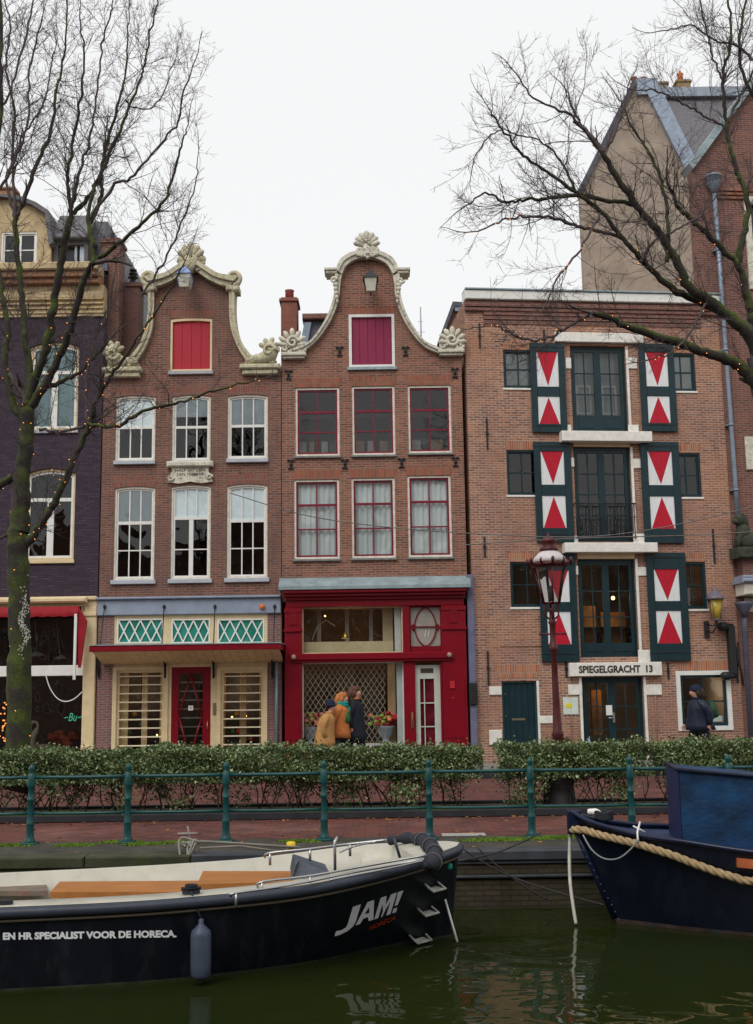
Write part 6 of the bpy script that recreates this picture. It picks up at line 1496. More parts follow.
OCH = plain('camel_wool', (.46, .24, .085), .9, .15, 12, .3, 80); RUST = plain('rust_jacket', (.5, .17, .045), .8, .15, 12, .3, 60)
NAVYC = plain('near_black_coat', (.012, .014, .024), .8, .2, 12, .3, 60); NAVYP = plain('navy_puffer', (.010, .016, .035), .45, .25, 10, .5, 14)
JEAN = plain('dark_trousers', (.02, .022, .035), .8, .2, 10); GRP = 'people walking past the shop window'
NAVYH = plain('navy_knit', (.012, .018, .045), .9, .2, 30)
def pplace(px, headpy, Y): P = atY(px, headpy, Y); return P.x, P.z-.116
X_, Hh = pplace(324, 704.5, 27.0); person('person in a camel coat and navy beanie at the back of the walking group, stooping', X_, 27.0, .116, R(4), Hh+.05, OCH, JEAN, hat=NAVYH, hair='short', haircol=plain('dark_brown_hair', (.04, .02, .012), .7, .2, 20), hunch=.09, hemz=.62, group=GRP, arm=.05, collar=OCH)
print('person heights', Hh)
X_, Hh = pplace(339, 694, 27.5); person('person with long copper hair, rust jacket and teal scarf in the middle of the group', X_-.03, 27.5, .116, R(0), Hh+.03, RUST, JEAN, hair='long', haircol=plain('copper_hair', (.42, .15, .04), .6, .25, 25), scarf=plain('teal_green_scarf', (.01, .26, .22), .85, .6, 4), hunch=.05, hemz=.72, group=GRP, arm=.12, pack=None)
X_, Hh = pplace(353, 687.5, 27.9); person('tall person with long brown hair and a long near black coat leading the group', X_, 27.9, .116, R(0), Hh+.02, NAVYC, JEAN, hair='long', haircol=plain('brown_hair', (.09, .035, .02), .6, .25, 25), hemz=.6, group=GRP, arm=.06, scarf=None, collar=RUST)
X_, Hh = pplace(698, 688, 28.3); person('person in navy jacket and beanie with a green backpack walking left past the warehouse', X_, 28.3, .116, R(180), Hh+.03, NAVYP, JEAN, hat=NAVYH, hair='long', haircol=plain('dark_hair', (.03, .018, .012), .7, .2, 20), pack=plain('green_backpack', (.02, .06, .03), .7, .3, 8), hemz=.74, arm=-.1, stride=-.25, wide=1.3)
_ct = [o for o in COL.objects if o.name.startswith('person') and 'copper' in o.get('label', '')][0]
mb = MB(); mb.ell((.17, -.08, 1.2), (.1, .1, .17), 12, 9, jit=.04); mb.tube([(.12, -.1, 1.35), (.0, -.12, 1.47), (-.12, .0, 1.42)], .02, 6); mb.build('shoulder_bag', plain('green_bag', (.03, .11, .03), .8, .3, 8), _ct)
# ================================================================ boats
from mathutils.bvhtree import BVHTree
NAVYH_P = plain('hull_black_blue', (.006, .008, .014), .3, .35, 2, .08, 8, dirt=.5, dcol=(.035, .04, .045), stretch=(2.2, 1, .6))
RUBBER = plain('rub_rail', (.035, .042, .06), .45, .15, 6)
DECKW = plain('white_gelcoat', (.5, .48, .405), .45, .1, 3, dirt=.35, dcol=(.3, .27, .2))
BENCH = plain('orange_brown_bench', (.36, .14, .035), .5, .22, 5, dirt=.45, dcol=(.3, .14, .05), stretch=(.5, 4, 1))
STEELR = plain('rail_steel', (.42, .42, .42), .3, .1, 8, metal=.8); CANV = plain('black_canvas', (.02, .022, .03), .8, .3, 10, .4, 20)
def smooth_interp(xs, ys):
    xs = np.array(xs, float); ys = np.array(ys, float); m = np.gradient(ys, xs)
    def f(x):
        x = min(max(x, xs[0]), xs[-1]); i = min(int(np.searchsorted(xs, x, 'right'))-1, len(xs)-2); h = xs[i+1]-xs[i]; t = (x-xs[i])/h
        return float((2*t**3-3*t**2+1)*ys[i]+(t**3-2*t**2+t)*h*m[i]+(-2*t**3+3*t**2)*ys[i+1]+(t**3-t**2)*h*m[i+1])
    return f
class Boat:
    """local +x to the bow, lateral +-y; s measured aft from the stem head"""
    def __init__(b, O, rz, near, gw, gz, wl, stem, L_):
        b.O = Vector(O); b.rz = rz; b.near = near; b.gw = gw; b.gz = gz; b.wl = wl; b.stem = stem; b.L = L_
        b.M = Matrix.Translation(b.O) @ Matrix.Rotation(rz, 4, 'Z'); b.Mi = b.M.inverted()
    heel = 0.0
    def top(b, s, side, inset=0.0, dz=0.0):
        k = b.heel*min(1, s/2.2) if side == 1 else 0
        return Vector((-s, side*max(0.0, b.gw(s)*(1-k)-inset), b.gz(s)+dz-k*.8))
    def hullp(b, u, t, side):
        s0 = u**1.5*b.L; s1 = b.stem+u**1.5*(b.L-b.stem)
        T = b.top(s0, side); B = Vector((-s1, side*max(0, b.wl(s1)), WATER_Z-.02)); 
        f = 1-(1-t)**1.25; p = B.lerp(T, f); p.x = B.x+(T.x-B.x)*t; p.z = B.z+(T.z-B.z)*t; return p
    def hull(b, root, mat, nu=70, nt=12):
        mb = MB(); vs = []
        for side in (-1, 1):
            for i in range(nu+1):
                for j in range(nt+1): vs.append(b.hullp(i/nu, j/nt, side))
                q = b.hullp(i/nu, 0, side); 
        fs = []; w_ = nt+1
        for k in range(2):
            o = k*(nu+1)*w_
            for i in range(nu):
                for j in range(nt): fs.append((o+i*w_+j, o+(i+1)*w_+j, o+(i+1)*w_+j+1, o+i*w_+j+1))
        o2 = (nu+1)*w_
        for j in range(nt): fs.append((nu*w_+j, o2+nu*w_+j, o2+nu*w_+j+1, nu*w_+j+1))
        mb.add(vs, fs, True); b.mb = mb; h = mb.build('hull', mat, root)
        b.bvh = BVHTree.FromPolygons([b.M @ Vector(v) for v in vs], fs); return h
    def hit(b, px, py, off=.004):
        d = ray(px, py).normalized(); loc, nrm, i, dist = b.bvh.ray_cast(Vector((0, 0, EYE)), d)
        if loc is None: return None
        if nrm.dot(d) > 0: nrm = -nrm
        return b.Mi @ (loc+nrm*off)
    def atz(b, px, py, z): return b.Mi @ atZ(px, py, z)
    def curve(b, side, inset, dz, s0=0.0, s1=None, n=60):
        s1 = s1 or b.L; return [b.top(s0+(s1-s0)*(i/n)**1.4, side, inset, dz) for i in range(n+1)]
    def loop(b, inset, dz, s0, n=60):
        A = b.curve(-1, inset, dz, s0, None, n); C = b.curve(1, inset, dz, s0, None, n); return list(reversed(A))+C[0:]
def decal(boat, root, s, base, U, V, mat, name, bold=0.02, off=.006):
    vs, fs = text_mb(s, 1.0, bold); xs = [v[0] for v in vs]; ys = [v[1] for v in vs]; x0, x1, y0, y1 = min(xs), max(xs), min(ys), max(ys); out = []
    for v in vs:
        a = (v[0]-x0)/(x1-x0); c = (v[1]-y0)/(y1-y0); p = boat.hit(base[0]+a*U[0]+c*V[0], base[1]+a*U[1]+c*V[1], off); out.append(p if p else Vector((0, 0, 0)))
    me = bpy.data.meshes.new(name); me.from_pydata([tuple(v) for v in out], [], fs); me.materials.append(mat)
    o = bpy.data.objects.new(name, me); COL.objects.link(o); o.parent = root; return o

gw = smooth_interp([0, .06, .2, .545, .94, 1.57, 2.85, 4.59, 7.5], [0, .17, .36, .68, .97, 1.23, 1.385, 1.36, 1.2])
gz = smooth_interp([0, .545, .94, 1.57, 2.85, 4.6, 7.5], [.30, .255, .22, .155, .09, .07, .08])
wl_ = smooth_interp([.14, .3, .8, 1.59, 2.84, 4.58, 7.5], [.0, .04, .25, .735, 1.14, 1.21, 1.1])
B1 = Boat((.83, 12.58, 0), R(10), -1, gw, gz, wl_, .12, 7.5); B1.heel = .09
lb = thing('open_canal_boat', 'long black hulled open canal boat with white deck, orange benches and big slanted white lettering', 'boat', B1.O, B1.rz)
hl = B1.hull(lb, NAVYH_P)
# rub rail
mb = MB(); lp_ = B1.loop(-.015, -.035, 0.001, 70)
mb.tube(lp_, .047, 10); mb.build('rub_rail', RUBBER, lb)
mb = MB(); mb.tube([p+Vector((0, 0, -.075)) for p in B1.loop(-.002, -.03, 0.001, 70)], .014, 6); mb.build('hull_moulding', plain('khaki_line', (.12, .1, .07), .6, .1, 5), lb)
mb = MB(); sc = [B1.hullp(i/60, .055, -1)+Vector((0, -.004, 0)) for i in range(61)]; sc2 = [B1.hullp(i/60, .0, -1)+Vector((0, -.006, 0)) for i in range(61)]
mb.add(sc+sc2, [(i, i+1, 62+i, 61+i) for i in range(60)], True); mb.build('waterline_slime', plain('waterline_slime', (.03, .035, .02), .9, .4, 6, dirt=.7, dcol=(.05, .055, .04)), lb)
# side decks, coaming, sole
SO = .62; IN = .22
def deck_mesh():
    mb = MB(); n = 60
    for side in (-1, 1):
        A = []; Bq = []; C = []
        for i in range(n+1):
            s_ = SO+(B1.L-SO)*(i/n)**1.3; e = min(1, i/5)
            A.append(B1.top(s_, side, .01, .012)); ins = IN if B1.gw(s_) > IN+.1 else B1.gw(s_)-.1
            p = B1.top(s_, side, IN, .03); A_ = p; Bq.append(A_); zf = -.42 if s_ > 2.0 else -.02-.4*max(0, (s_-.9))/1.1; hw_ = B1.wl(s_)+(B1.gw(s_)-B1.wl(s_))*(1-(1-max(0, (zf+.65))/(B1.gz(s_)+.65))**1.25)-.1; C.append(Vector((p.x, side*max(.0, min(abs(p.y)-.02, hw_)), zf)))
        for X1, X2 in ((A, Bq), (Bq, C)):
            vs = X1+X2; m = n+1; mb.add(vs, [(i, i+1, m+i+1, m+i) for i in range(n)], True)
    # foredeck
    pts = [B1.top(s_, -1, .01, .012) for s_ in [SO*(i/12)**1.5 for i in range(13)]]+[B1.top(s_, 1, .01, .012) for s_ in reversed([SO*(i/12)**1.5 for i in range(13)])]
    c = Vector((-SO*.6, 0, B1.gz(.3)+.05)); vs = [c]+pts; mb.add(vs, [(0, i, i+1) for i in range(1, len(pts))], True)
    y_ = B1.gw(SO)-IN; mb.add([(-SO, -y_-.2, B1.gz(SO)+.02), (-SO, y_+.2, B1.gz(SO)+.02), (-SO-.04, y_, -.02), (-SO-.04, -y_, -.02)], [(0, 1, 2, 3)])
    return mb
deck_mesh().build('deck', DECKW, lb)
mb = MB(); n = 40; A = [Vector((-(1.7+(B1.L-1.7)*i/n), -B1.wl(1.7+(B1.L-1.7)*i/n)+.04, -.36)) for i in range(n+1)]; Cc = [Vector((p.x, -p.y, p.z)) for p in A]
mb.add(A+Cc, [(i, i+1, n+2+i, n+1+i) for i in range(n)]); mb.build('sole', plain('grey_brown_sole', (.16, .14, .12), .8, .3, 4, dirt=.5, dcol=(.2, .06, .03)), lb)
# far side white inner wall raised a little
mb = MB(); A = B1.curve(1, .015, .01, 1.0); Bq = B1.curve(1, .03, .02, 1.0); Cq = B1.curve(1, .2, .035, 1.0)
m = len(A); mb.add(A+Bq+Cq+B1.curve(1, .225, -.3, 1.0), [(k*m+i, k*m+i+1, (k+1)*m+i+1, (k+1)*m+i) for k in range(3) for i in range(m-1)], True); mb.build('far_coaming', DECKW, lb)
def slab(pts_px, z, th, mat, name, label=None):
    P = [B1.atz(x, y, z) for x, y in pts_px]; mb = MB(); n = len(P)
    vs = [Vector((p.x, p.y, z)) for p in P]+[Vector((p.x, p.y, z-th)) for p in P]
    mb.add(vs, [tuple(range(n)), tuple(n+i for i in reversed(range(n)))]+[(i, n+i, n+(i+1) % n, (i+1) % n) for i in range(n)]); return mb.build(name, mat, lb, label)
slab([(50, 892), (60, 881.5), (201, 880.5), (197, 892)], -.03, .06, BENCH, 'bench_seat', 'long low orange brown bench seat'); slab([(55, 893), (64, 884), (199, 883), (195, 893)], -.1, .3, DECKW, 'bench_base')
slab([(197, 884), (203, 871), (291, 871), (294, 882)], .05, .05, BENCH, 'bench_seat', 'raised orange brown bench seat'); slab([(200, 884.5), (205, 874), (289, 874), (291, 882)], -.005, .36, DECKW, 'bench_base')
slab([(-20, 891), (-15, 883), (46, 883), (48, 891)], -.1, .05, plain('grey_bench', (.16, .13, .1), .8, .3, 5, dirt=.5, dcol=(.3, .06, .03)), 'bench_seat', 'grey weathered bench seat at the left')
slab([(362, 866), (362, 857), (398, 852), (412, 862)], .1, .4, DECKW, 'bow_locker')
# grey canvas hood
a = B1.atz(292, 880, .08); b_ = B1.atz(331, 876, .08); c_ = B1.atz(325, 864, .12); d_ = B1.atz(290, 868, .12)
mb = MB(); hz = .22
mb.add([a, b_, c_, d_, Vector((a.x+.05, a.y+.1, a.z+.13)), Vector((b_.x-.3, b_.y+.15, a.z+.15)), Vector((c_.x-.35, c_.y-.1, a.z+.17)), Vector((d_.x+.03, d_.y-.1, a.z+.17))],
       [(0, 1, 5, 4), (1, 2, 6, 5), (2, 3, 7, 6), (3, 0, 4, 7), (4, 5, 6, 7), (0, 3, 2, 1)]); hd_ = mb.build('canvas_hood', plain('grey_canvas', (.07, .08, .1), .8, .3, 6, .5, 12), lb)
# steel rails
def rl_(pts, z, r_, name='hand_rail', feet=()):
    P = [B1.atz(x, y, zz) for (x, y), zz in zip(pts, z)]; mb = MB(); mb.tube(catmull(P, 5), r_, 7)
    for i in feet: mb.tube([P[i], P[i]-Vector((0, 0, .12))], r_, 6)
    return mb.build(name, STEELR, lb)
rl_([(231, 896), (236, 893), (290, 885), (350, 873), (405, 863), (432, 857)], [.14, .17, .18, .22, .28, .34], .012, feet=(1, 3))
rl_([(258, 888), (262, 882), (310, 876), (360, 867), (428, 855)], [.14, .2, .22, .27, .36], .012, feet=(1, 2))
rl_([(330, 880), (350, 876), (400, 866), (430, 859)], [.2, .22, .27, .32], .01)
rl_([(265, 857), (270, 853), (310, 849), (350, 844), (387, 840)], [.25, .3, .33, .36, .4], .014, feet=(1, 2, 3))
rl_([(340, 852), (355, 846), (375, 842)], [.3, .34, .4], .01)
mb = MB(); P = B1.atz(335, 872, .1); mb.tube([P, P+Vector((.0, 0, .3)), P+Vector((.03, .03, .34))], .016, 7); mb.build('post', STEELR, lb)
mb = MB(); P = B1.atz(400, 858, .2); mb.tube([P, P+Vector((-.06, 0, .2))], .016, 7); mb.build('post', RUBBER, lb)
# bow bundle of rolled black canvas
mb = MB(); P = [B1.atz(388, 841, .3), B1.atz(410, 838, .34), B1.atz(426, 843, .34), B1.atz(434, 852, .34), B1.atz(433, 862, .32), B1.atz(426, 866, .3)]
cp = catmull(P, 7); mb.tube(cp, [(.038+.036*min(1, i/14)+.012*math.sin(i*1.3))*(1 if i < len(cp)-4 else .7) for i in range(len(cp))], 12); mb.build('canvas_roll', CANV, lb)
mb = MB()
for i in (12, 17, 22, 28): 
    c = cp[i]; d = (cp[i+1]-cp[i-1]).normalized(); a_ = d.orthogonal().normalized(); e = d.cross(a_)
    mb.tube([c+(a_*math.cos(t)+e*math.sin(t))*.084 for t in [k*.45 for k in range(15)]], .007, 5)
mb.build('lashing', plain('grey_cord', (.1, .1, .12), .8, .1, 5), lb)
# steps on the hull
for px, py in ((430, 887), (423, 911), (416, 938)):
    P = B1.hit(px, py, 0.0); Pl = B1.hit(px-11, py-3, 0.0); d = (P-Pl).normalized(); d.z = 0; d.normalize(); nrm = Vector((d.y, -d.x, 0)); nrm = nrm if (B1.M.to_3x3() @ nrm).y < 0 else -nrm
    mb = MB(); A = P-d*.11; Bv = P+d*.11; o1 = nrm*.12+Vector((0, 0, -.02))
    mb.tube(catmull([A+Vector((0, 0, .05)), A+o1*.9, A+d*.02+o1, Bv-d*.02+o1, Bv+o1*.9, Bv+Vector((0, 0, .05))], 3), .012, 6)
    mb.add([A+d*.02+nrm*.02, Bv-d*.02+nrm*.02, Bv-d*.02+o1*.95, A+d*.02+o1*.95], [(0, 1, 2, 3)]); mb.build('step', plain('worn_step', (.4, .41, .38), .5, .3, 12, dirt=.5, dcol=(.2, .2, .05)) if px == 430 else bpy.data.materials['worn_step'], lb)
# writing
LT = plain('hull_lettering', (.93, .94, .98), .5, .03, 5)
decal(B1, lb, 'EN HR SPECIALIST VOOR DE HORECA.', (3, 939.7), (173.5, -2.6), (0, -7.4), LT, 'lettering', bold=.05)
decal(B1, lb, ',', (-2.5, 941.5), (2.2, 0), (0, -3.2), LT, 'lettering', bold=.02)
def decal_poly(polys, mat, name):
    mb = MB()
    for poly in polys:
        tr = tessellate_polygon([[Vector((x, y, 0)) for x, y in poly]]); vs = [B1.hit(x, y, .006) for x, y in poly]; mb.add(vs, [tuple(t) for t in tr])
    return mb.build(name, mat, lb)
U_ = (50.5, -16.5); V_ = (6.5, -21.5); Bs = (341.5, 929.5)
G = lambda a, c: (Bs[0]+a*U_[0]+c*V_[0], Bs[1]+a*U_[1]+c*V_[1])
polys = [[G(.09, 1), G(.25, 1), G(.25, .2), G(.22, -.02), G(.13, -.16), G(-.02, -.22), G(-.12, -.2), G(-.12, .03), G(-.0, .0), G(.07, .06), G(.09, .2)],
         [G(.27, 0), G(.36, 0), G(.40, .22), G(.40, .42), G(.445, .72), G(.445, 1), G(.38, 1)], [G(.445, 1), G(.445, .72), G(.49, .42), G(.49, .22), G(.53, 0), G(.625, 0), G(.51, 1)], [G(.40, .22), G(.49, .22), G(.49, .42), G(.40, .42)],
         [G(.64, 0), G(.72, 0), G(.72, .65), G(.64, 1)], [G(.64, 1), G(.72, .65), G(.775, .3), G(.775, 0.0), G(.80, 0.0), G(.80, .3), G(.80, .55), G(.755, 1)], [G(.80, .55), G(.80, .0), G(.825, .3), G(.88, .65), G(.96, 1), G(.845, 1)], [G(.88, .65), G(.88, 0), G(.96, 0), G(.96, 1)],
         [G(1.0, .34), G(1.06, .34), G(1.09, 1), G(.985, 1)], [G(.995, 0), G(1.07, 0), G(1.07, .22), G(.995, .22)]]
decal_poly(polys, LT, 'boat_name')
decal(B1, lb, 'HORECA', (368.5, 930.5), (26, -11), (1.6, -5), plain('orange_lettering', (.65, .07, .01), .5, .03, 5), 'lettering', bold=.0)
P = B1.hit(449, 866, .01); mb = MB(); mb.ell(P, (.03, .01, .035), 8, 6); mb.build('nav_light', plain('green_light', (.02, .4, .25), .3, .1, 5), lb)
mb = MB(); P = B1.top(2.83, -1, .1, .04)
mb.box(P.x-.08, P.x+.08, P.y-.03, P.y+.03, P.z-.01, P.z+.02); mb.tube([P+Vector((-.09, 0, .03)), P+Vector((.09, 0, .03))], .018, 6)
for k in range(3): mb.tube([P+Vector((.05*math.cos(t), .04*math.sin(t), .035+.012*k)) for t in [i*.7 for i in range(10)]], .011, 5)
mb.build('cleat', CANV, lb)
mb = MB(); P = B1.top(4.45, -1, .1, .03); mb.box(P.x-.06, P.x+.06, P.y-.03, P.y+.03, P.z-.01, P.z+.025); mb.build('cleat', CANV, lb)
# fender hanging on the side
Pt = B1.hit(200, 918, .1); Wt = B1.M @ Pt; zb_ = B1.M @ B1.hit(200, 966, .1)
fd = thing('boat_fender', 'grey blue cylindrical fender hanging on the black hull', 'fender', (Wt.x, Wt.y, zb_.z))
h_ = Wt.z-zb_.z; mb = MB(); mb.lathe([(.01, -.02), (.06, -.015), (.088, .02), (.092, .1), (.092, h_*.78), (.085, h_*.86), (.04, h_*.95), (.022, h_), (.025, h_+.03), (.01, h_+.04)], (0, 0, 0), 18); mb.build('fender_body', plain('fender_vinyl', (.055, .07, .105), .45, .15, 6, dirt=.3, dcol=(.04, .05, .06)), fd)
tp = B1.M @ B1.top(2.83, -1, .05, .05); mb = MB(); mb.tube([(0, 0, h_+.03), (tp.x-Wt.x, tp.y-Wt.y, tp.z-zb_.z)], .009, 5); mb.build('fender_rope', CANV, fd)
# white pole stuck beside the bow
a = B1.M @ B1.hit(443, 898, .03); e = atY(457.5, 942, a.y-.12); mb = MB(); mb.tube([a, e], .012, 7); o = mb.build('white_pole', WHITE, None); tag(o, 'thin white pole leaning on the black bow down into the water', 'pole'); recenter(o, e)

# ---------------------------------------------------------------- right boat
gw2 = smooth_interp([0, .1, .35, .9, 1.6, 3.2, 7], [.02, .12, .3, .62, .9, 1.22, 1.3])
gz2 = smooth_interp([0, 7], [0, 0])
wl2 = smooth_interp([.42, .7, 1.25, 1.8, 3.2, 7], [.0, .12, .40, .62, .95, 1.1])
T0 = atY(572, 812, 13.25); B2 = Boat((T0.x, 13.25, 0), R(173), 1, gw2, gz2, wl2, .45, 7.0)
B2.O.z = 0
_tx = [572, 590, 637, 683, 753, 900, 1100]; _ty = [812, 822, 835, 841.5, 852.5, 868, 880]
_ss = [0, .15, .35, .7, 1.1, 1.6, 2.2, 3.0, 4.5, 7.0]; _zz = []
for s_ in _ss:
    W = B2.M @ Vector((-s_, gw2(s_), 0)); z = .3
    for _ in range(6):
        p = Vector((W.x, W.y, z-EYE)); px_ = 376.5+FPX*p.dot(crt)/p.dot(cfw); z = atY(px_, float(np.interp(px_, _tx, _ty)), W.y).z
    _zz.append(z)
gz2 = smooth_interp(_ss, _zz); B2.gz = gz2; print('gz2', [round(q, 2) for q in _zz])
rb = thing('moored_barge', 'dark navy steel boat with a blue deckhouse and a thick rope along its side', 'boat', B2.O, B2.rz)
HN = plain('navy_hull', (.004, .007, .016), .3, .3, 2, .08, 8, dirt=.5, dcol=(.014, .022, .04), stretch=(2, 1, .6)); B2.hull(rb, HN)
mb = MB(); sc = [B2.hullp(i/60, .06, 1)+Vector((0, .004, 0)) for i in range(61)]; sc2 = [B2.hullp(i/60, .0, 1)+Vector((0, .006, 0)) for i in range(61)]
mb.add(sc+sc2, [(i, i+1, 62+i, 61+i) for i in range(60)], True); mb.build('waterline_slime', plain('waterline_rust', (.05, .03, .025), .9, .5, 5, dirt=.8, dcol=(.02, .045, .05)), rb)
NAVG = plain('navy_gloss', (.006, .011, .036), .3, .2, 4)
mb = MB(); mb.tube(B2.loop(-.0, .0, .001, 60), .028, 8); mb.build('rub_rail', NAVG, rb)
mb = MB(); pts = B2.loop(.02, -.04, .02, 40); c = Vector((-3.5, 0, .2)); mb.add(pts, [(i, i+1, len(pts)-2-i, len(pts)-1-i) for i in range(len(pts)//2-1)]); mb.build('deck', plain('navy_deck', (.02, .04, .10), .5, .3, 4), rb)
# stem head
mb = MB(); mb.bbox(-.1, .06, -.05, .05, .3, .56, .015); mb.tube([(.03, 0, .5), (-.42, 0, -.6)], .035, 8); mb.build('stem', NAVG, rb)
mb = MB()
for t in range(14): p = Vector((.03, 0, .35)).lerp(Vector((-.43, 0, -.6)), t/13); mb.ell((p.x-.03, .045, p.z), (.008, .006, .008), 6, 4)
mb.build('rivet', plain('rivet_grey', (.12, .13, .17), .5, .1, 5), rb)
# deckhouse
BLUEP = plain('weathered_blue_ply', (.004, .03, .085), .6, .6, 3, .6, 14, dirt=.6, dcol=(.012, .065, .13), stretch=(1, 1, 1.6)); BLUED = plain('dark_blue_ply', (.012, .018, .075), .5, .2, 4, .2, 10)
sc_ = 1.0; Mi = B2.M.inverted()
for _ in range(12):   # station where the near front corner of the deckhouse stands
    W = B2.M @ Vector((-sc_, gw2(sc_)-.14, .2)); p = W-Vector((0, 0, EYE)); px_ = 376.5+FPX*p.dot(crt)/p.dot(cfw); sc_ += (683-px_)/95
CN = B2.M @ Vector((-sc_, gw2(sc_)-.14, 0)); ztr = atY(683, 770.5, CN.y).z; zb_ = gz2(sc_)-.12
ya = gw2(sc_)-.14; yb = ya-.86
V = lambda x, y, z: Vector((x, y, z))
cx0, cx1 = -sc_, -sc_-3.4
mb = MB(); V8 = [V(cx0, ya, zb_), V(cx1, ya+.12, zb_), V(cx1, yb, zb_), V(cx0, yb, zb_), V(cx0, ya, ztr), V(cx1, ya+.12, ztr-.32), V(cx1, yb, ztr-.32), V(cx0, yb, ztr+.02)]
mb.add(V8, [(0, 1, 5, 4), (1, 2, 6, 5), (2, 3, 7, 6), (3, 0, 4, 7), (4, 5, 6, 7)]); dh = mb.build('deckhouse', BLUEP, rb, 'weathered bright blue plywood deckhouse')
mb = MB(); mb.bbox(cx0+.004, cx0+.03, yb-.02, ya+.02, zb_, ztr+.03, .004); mb.build('end_panel', BLUED, dh)
mb = MB(); mb.tube([V(cx0+.03, ya+.02, ztr+.02), V(cx1, ya+.14, ztr-.31)], .02, 4); mb.tube([V(cx0+.03, ya+.02, ztr+.02), V(cx0+.03, yb-.02, ztr+.04)], .02, 4)
mb.build('roof_edge', plain('dark_edge', (.015, .02, .04), .6, .2, 4), dh)
mb = MB(); n_ = 30; A = [B2.top(sc_-.0+3.4*i/n_, 1, .12, .012) for i in range(n_+1)]
# orange box on the hull
P0 = B2.hit(736, 862, .0); P1 = B2.hit(752, 863.5, .0); d = (P1-P0).normalized(); out = Vector((0, 1, 0))
mb = MB(); A = [P0, P0+d*.9, P0+d*.9+out*.06, P0+out*.06]; h_ = Vector((0, 0, .045)); mb.add([p-h_ for p in A]+[p+h_ for p in A], [(0, 3, 2, 1), (4, 5, 6, 7), (0, 1, 5, 4), (1, 2, 6, 5), (2, 3, 7, 6), (3, 0, 4, 7)])
mb.build('wooden_fairlead', plain('rust_orange_wood', (.35, .09, .03), .5, .3, 6), rb)
# coiled lines and cleats on the foredeck
mb = MB(); c = B2.M.inverted() @ atY(604, 818, 13.05)
for k in range(4): mb.tube([c+Vector((.09*math.cos(t), .07*math.sin(t), .02*k+.01*math.sin(3*t))) for t in [i*.5 for i in range(14)]], .018, 6)
mb.build('coiled_line', CANV, rb)
mb = MB(); a = Mi @ atY(588, 812, 13.15); b_ = Mi @ atY(597, 812.5, 13.1); e = Mi @ atY(604, 820, 13.0); mb.tube(catmull([a, b_, e], 5), [.03, .035, .035, .035, .04, .04, .04, .04, .04, .03, .02], 8); mb.build('white_fender', WHITE, rb)
mb = MB(); a = Mi @ atY(633, 826, 12.9); b_ = Mi @ atY(645, 832, 12.85); mb.tube([a, b_], .01, 6); e = Mi @ atY(640, 822, 12.8); q = Mi @ atY(638, 842, 12.6); mb.tube([e, (e+q)/2+Vector((.02, .03, 0)), q], .012, 6); mb.build('white_cord', WHITE, rb)
# big three strand rope
TAN = plain('manila_rope', (.36, .26, .14), .9, .2, 20, .4, 60, dirt=.3, dcol=(.2, .15, .09))
rp = [(573, 832), (585, 831), (600, 832.5), (620, 837.5), (637, 841.5), (655, 847), (675, 853.5), (690, 859.5), (705, 865), (720, 870.5), (735, 875), (753, 878.5)]
Pw = [B2.M @ (B2.hit(x, y, .05) or Vector((0, 0, 0))) for x, y in rp[2:]]
Pw = [atY(570.5, 831, 13.3), atY(576, 829.5, 13.13)]+[atY(588, 831, 13.06)]+Pw[0:]
for k in range(1, 14): Pw.append(B2.M @ (B2.top(0, 1)*0+B2.top(1.75+k*.35, 1, -.07, -.16)))
Pw = [p for i, p in enumerate(Pw) if i < 13 or p.x > Pw[12].x+.15]
cl = catmull(Pw, 12)
mb = MB(); Ls = 0; strands = [[], [], []]
for i, p in enumerate(cl):
    if i: Ls += (p-cl[i-1]).length
    t = (cl[min(i+1, len(cl)-1)]-cl[max(i-1, 0)]).normalized(); a_ = t.cross(Vector((0, 0, 1))).normalized(); e = t.cross(a_)
    for k in range(3): an = Ls*2*math.pi/.27+k*2.094; strands[k].append(p+(a_*math.cos(an)+e*math.sin(an))*.021)
for s_ in strands: mb.tube(s_, .024, 7)
o = mb.build('mooring_hawser', TAN, None); tag(o, 'thick twisted tan rope draped along the navy boat', 'rope'); recenter(o, Pw[0])
mb = MB(); Q = [atY(583, 835, 12.98), atY(592, 850, 12.88), atY(604, 858.5, 12.8), atY(618, 858.5, 12.68), atY(630, 850, 12.6), atY(638, 840, 12.55)]; mb.tube(catmull(Q, 6), .009, 6); o = mb.build('thin_cord', plain('grey_cord2', (.22, .24, .24), .8, .1, 5), None); tag(o, 'thin grey cord sagging in a loop below the thick tan rope', 'cord'); recenter(o, Q[0])
mb = MB(); Q = [atY(571, 825, 13.3), atY(569.5, 850, 13.28), atY(570, 880, 13.2), atY(573, 905, 13.1), atY(576, 924, 13.05)]; mb.tube(catmull(Q, 6), .019, 9); o = mb.build('white_hose', plain('off_white_hose', (.52, .5, .44), .5, .15, 8, dirt=.4, dcol=(.25, .22, .16)), None); tag(o, 'off white hose hanging from the navy bow into the water', 'hose'); recenter(o, Q[-1])
DR = plain('dark_line', (.035, .033, .03), .8, .2, 8)
for pts, ys, lab in ((((541, 833), (518, 844), (495, 853), (455, 862)), (14.2, 13.9, 13.7, 12.9), 'dark mooring line from the quay edge to the black bow'),
                     (((463, 849), (490, 866), (520, 880), (560, 893), (604, 905)), (13.9, 13.9, 13.8, 13.5, 13.1), 'slack dark line crossing before the brick quay wall to the navy boat'),
                     (((478, 848), (500, 868), (530, 890), (552, 901)), (14.0, 13.95, 13.9, 13.9), 'steep dark line running down the quay wall into the water')):
    mb = MB(); Q = [atY(x, y, Y_) for (x, y), Y_ in zip(pts, ys)]; mb.tube(catmull(Q, 6), .011, 5); o = mb.build('mooring_line', DR, None); tag(o, lab, 'rope'); recenter(o, Q[0])
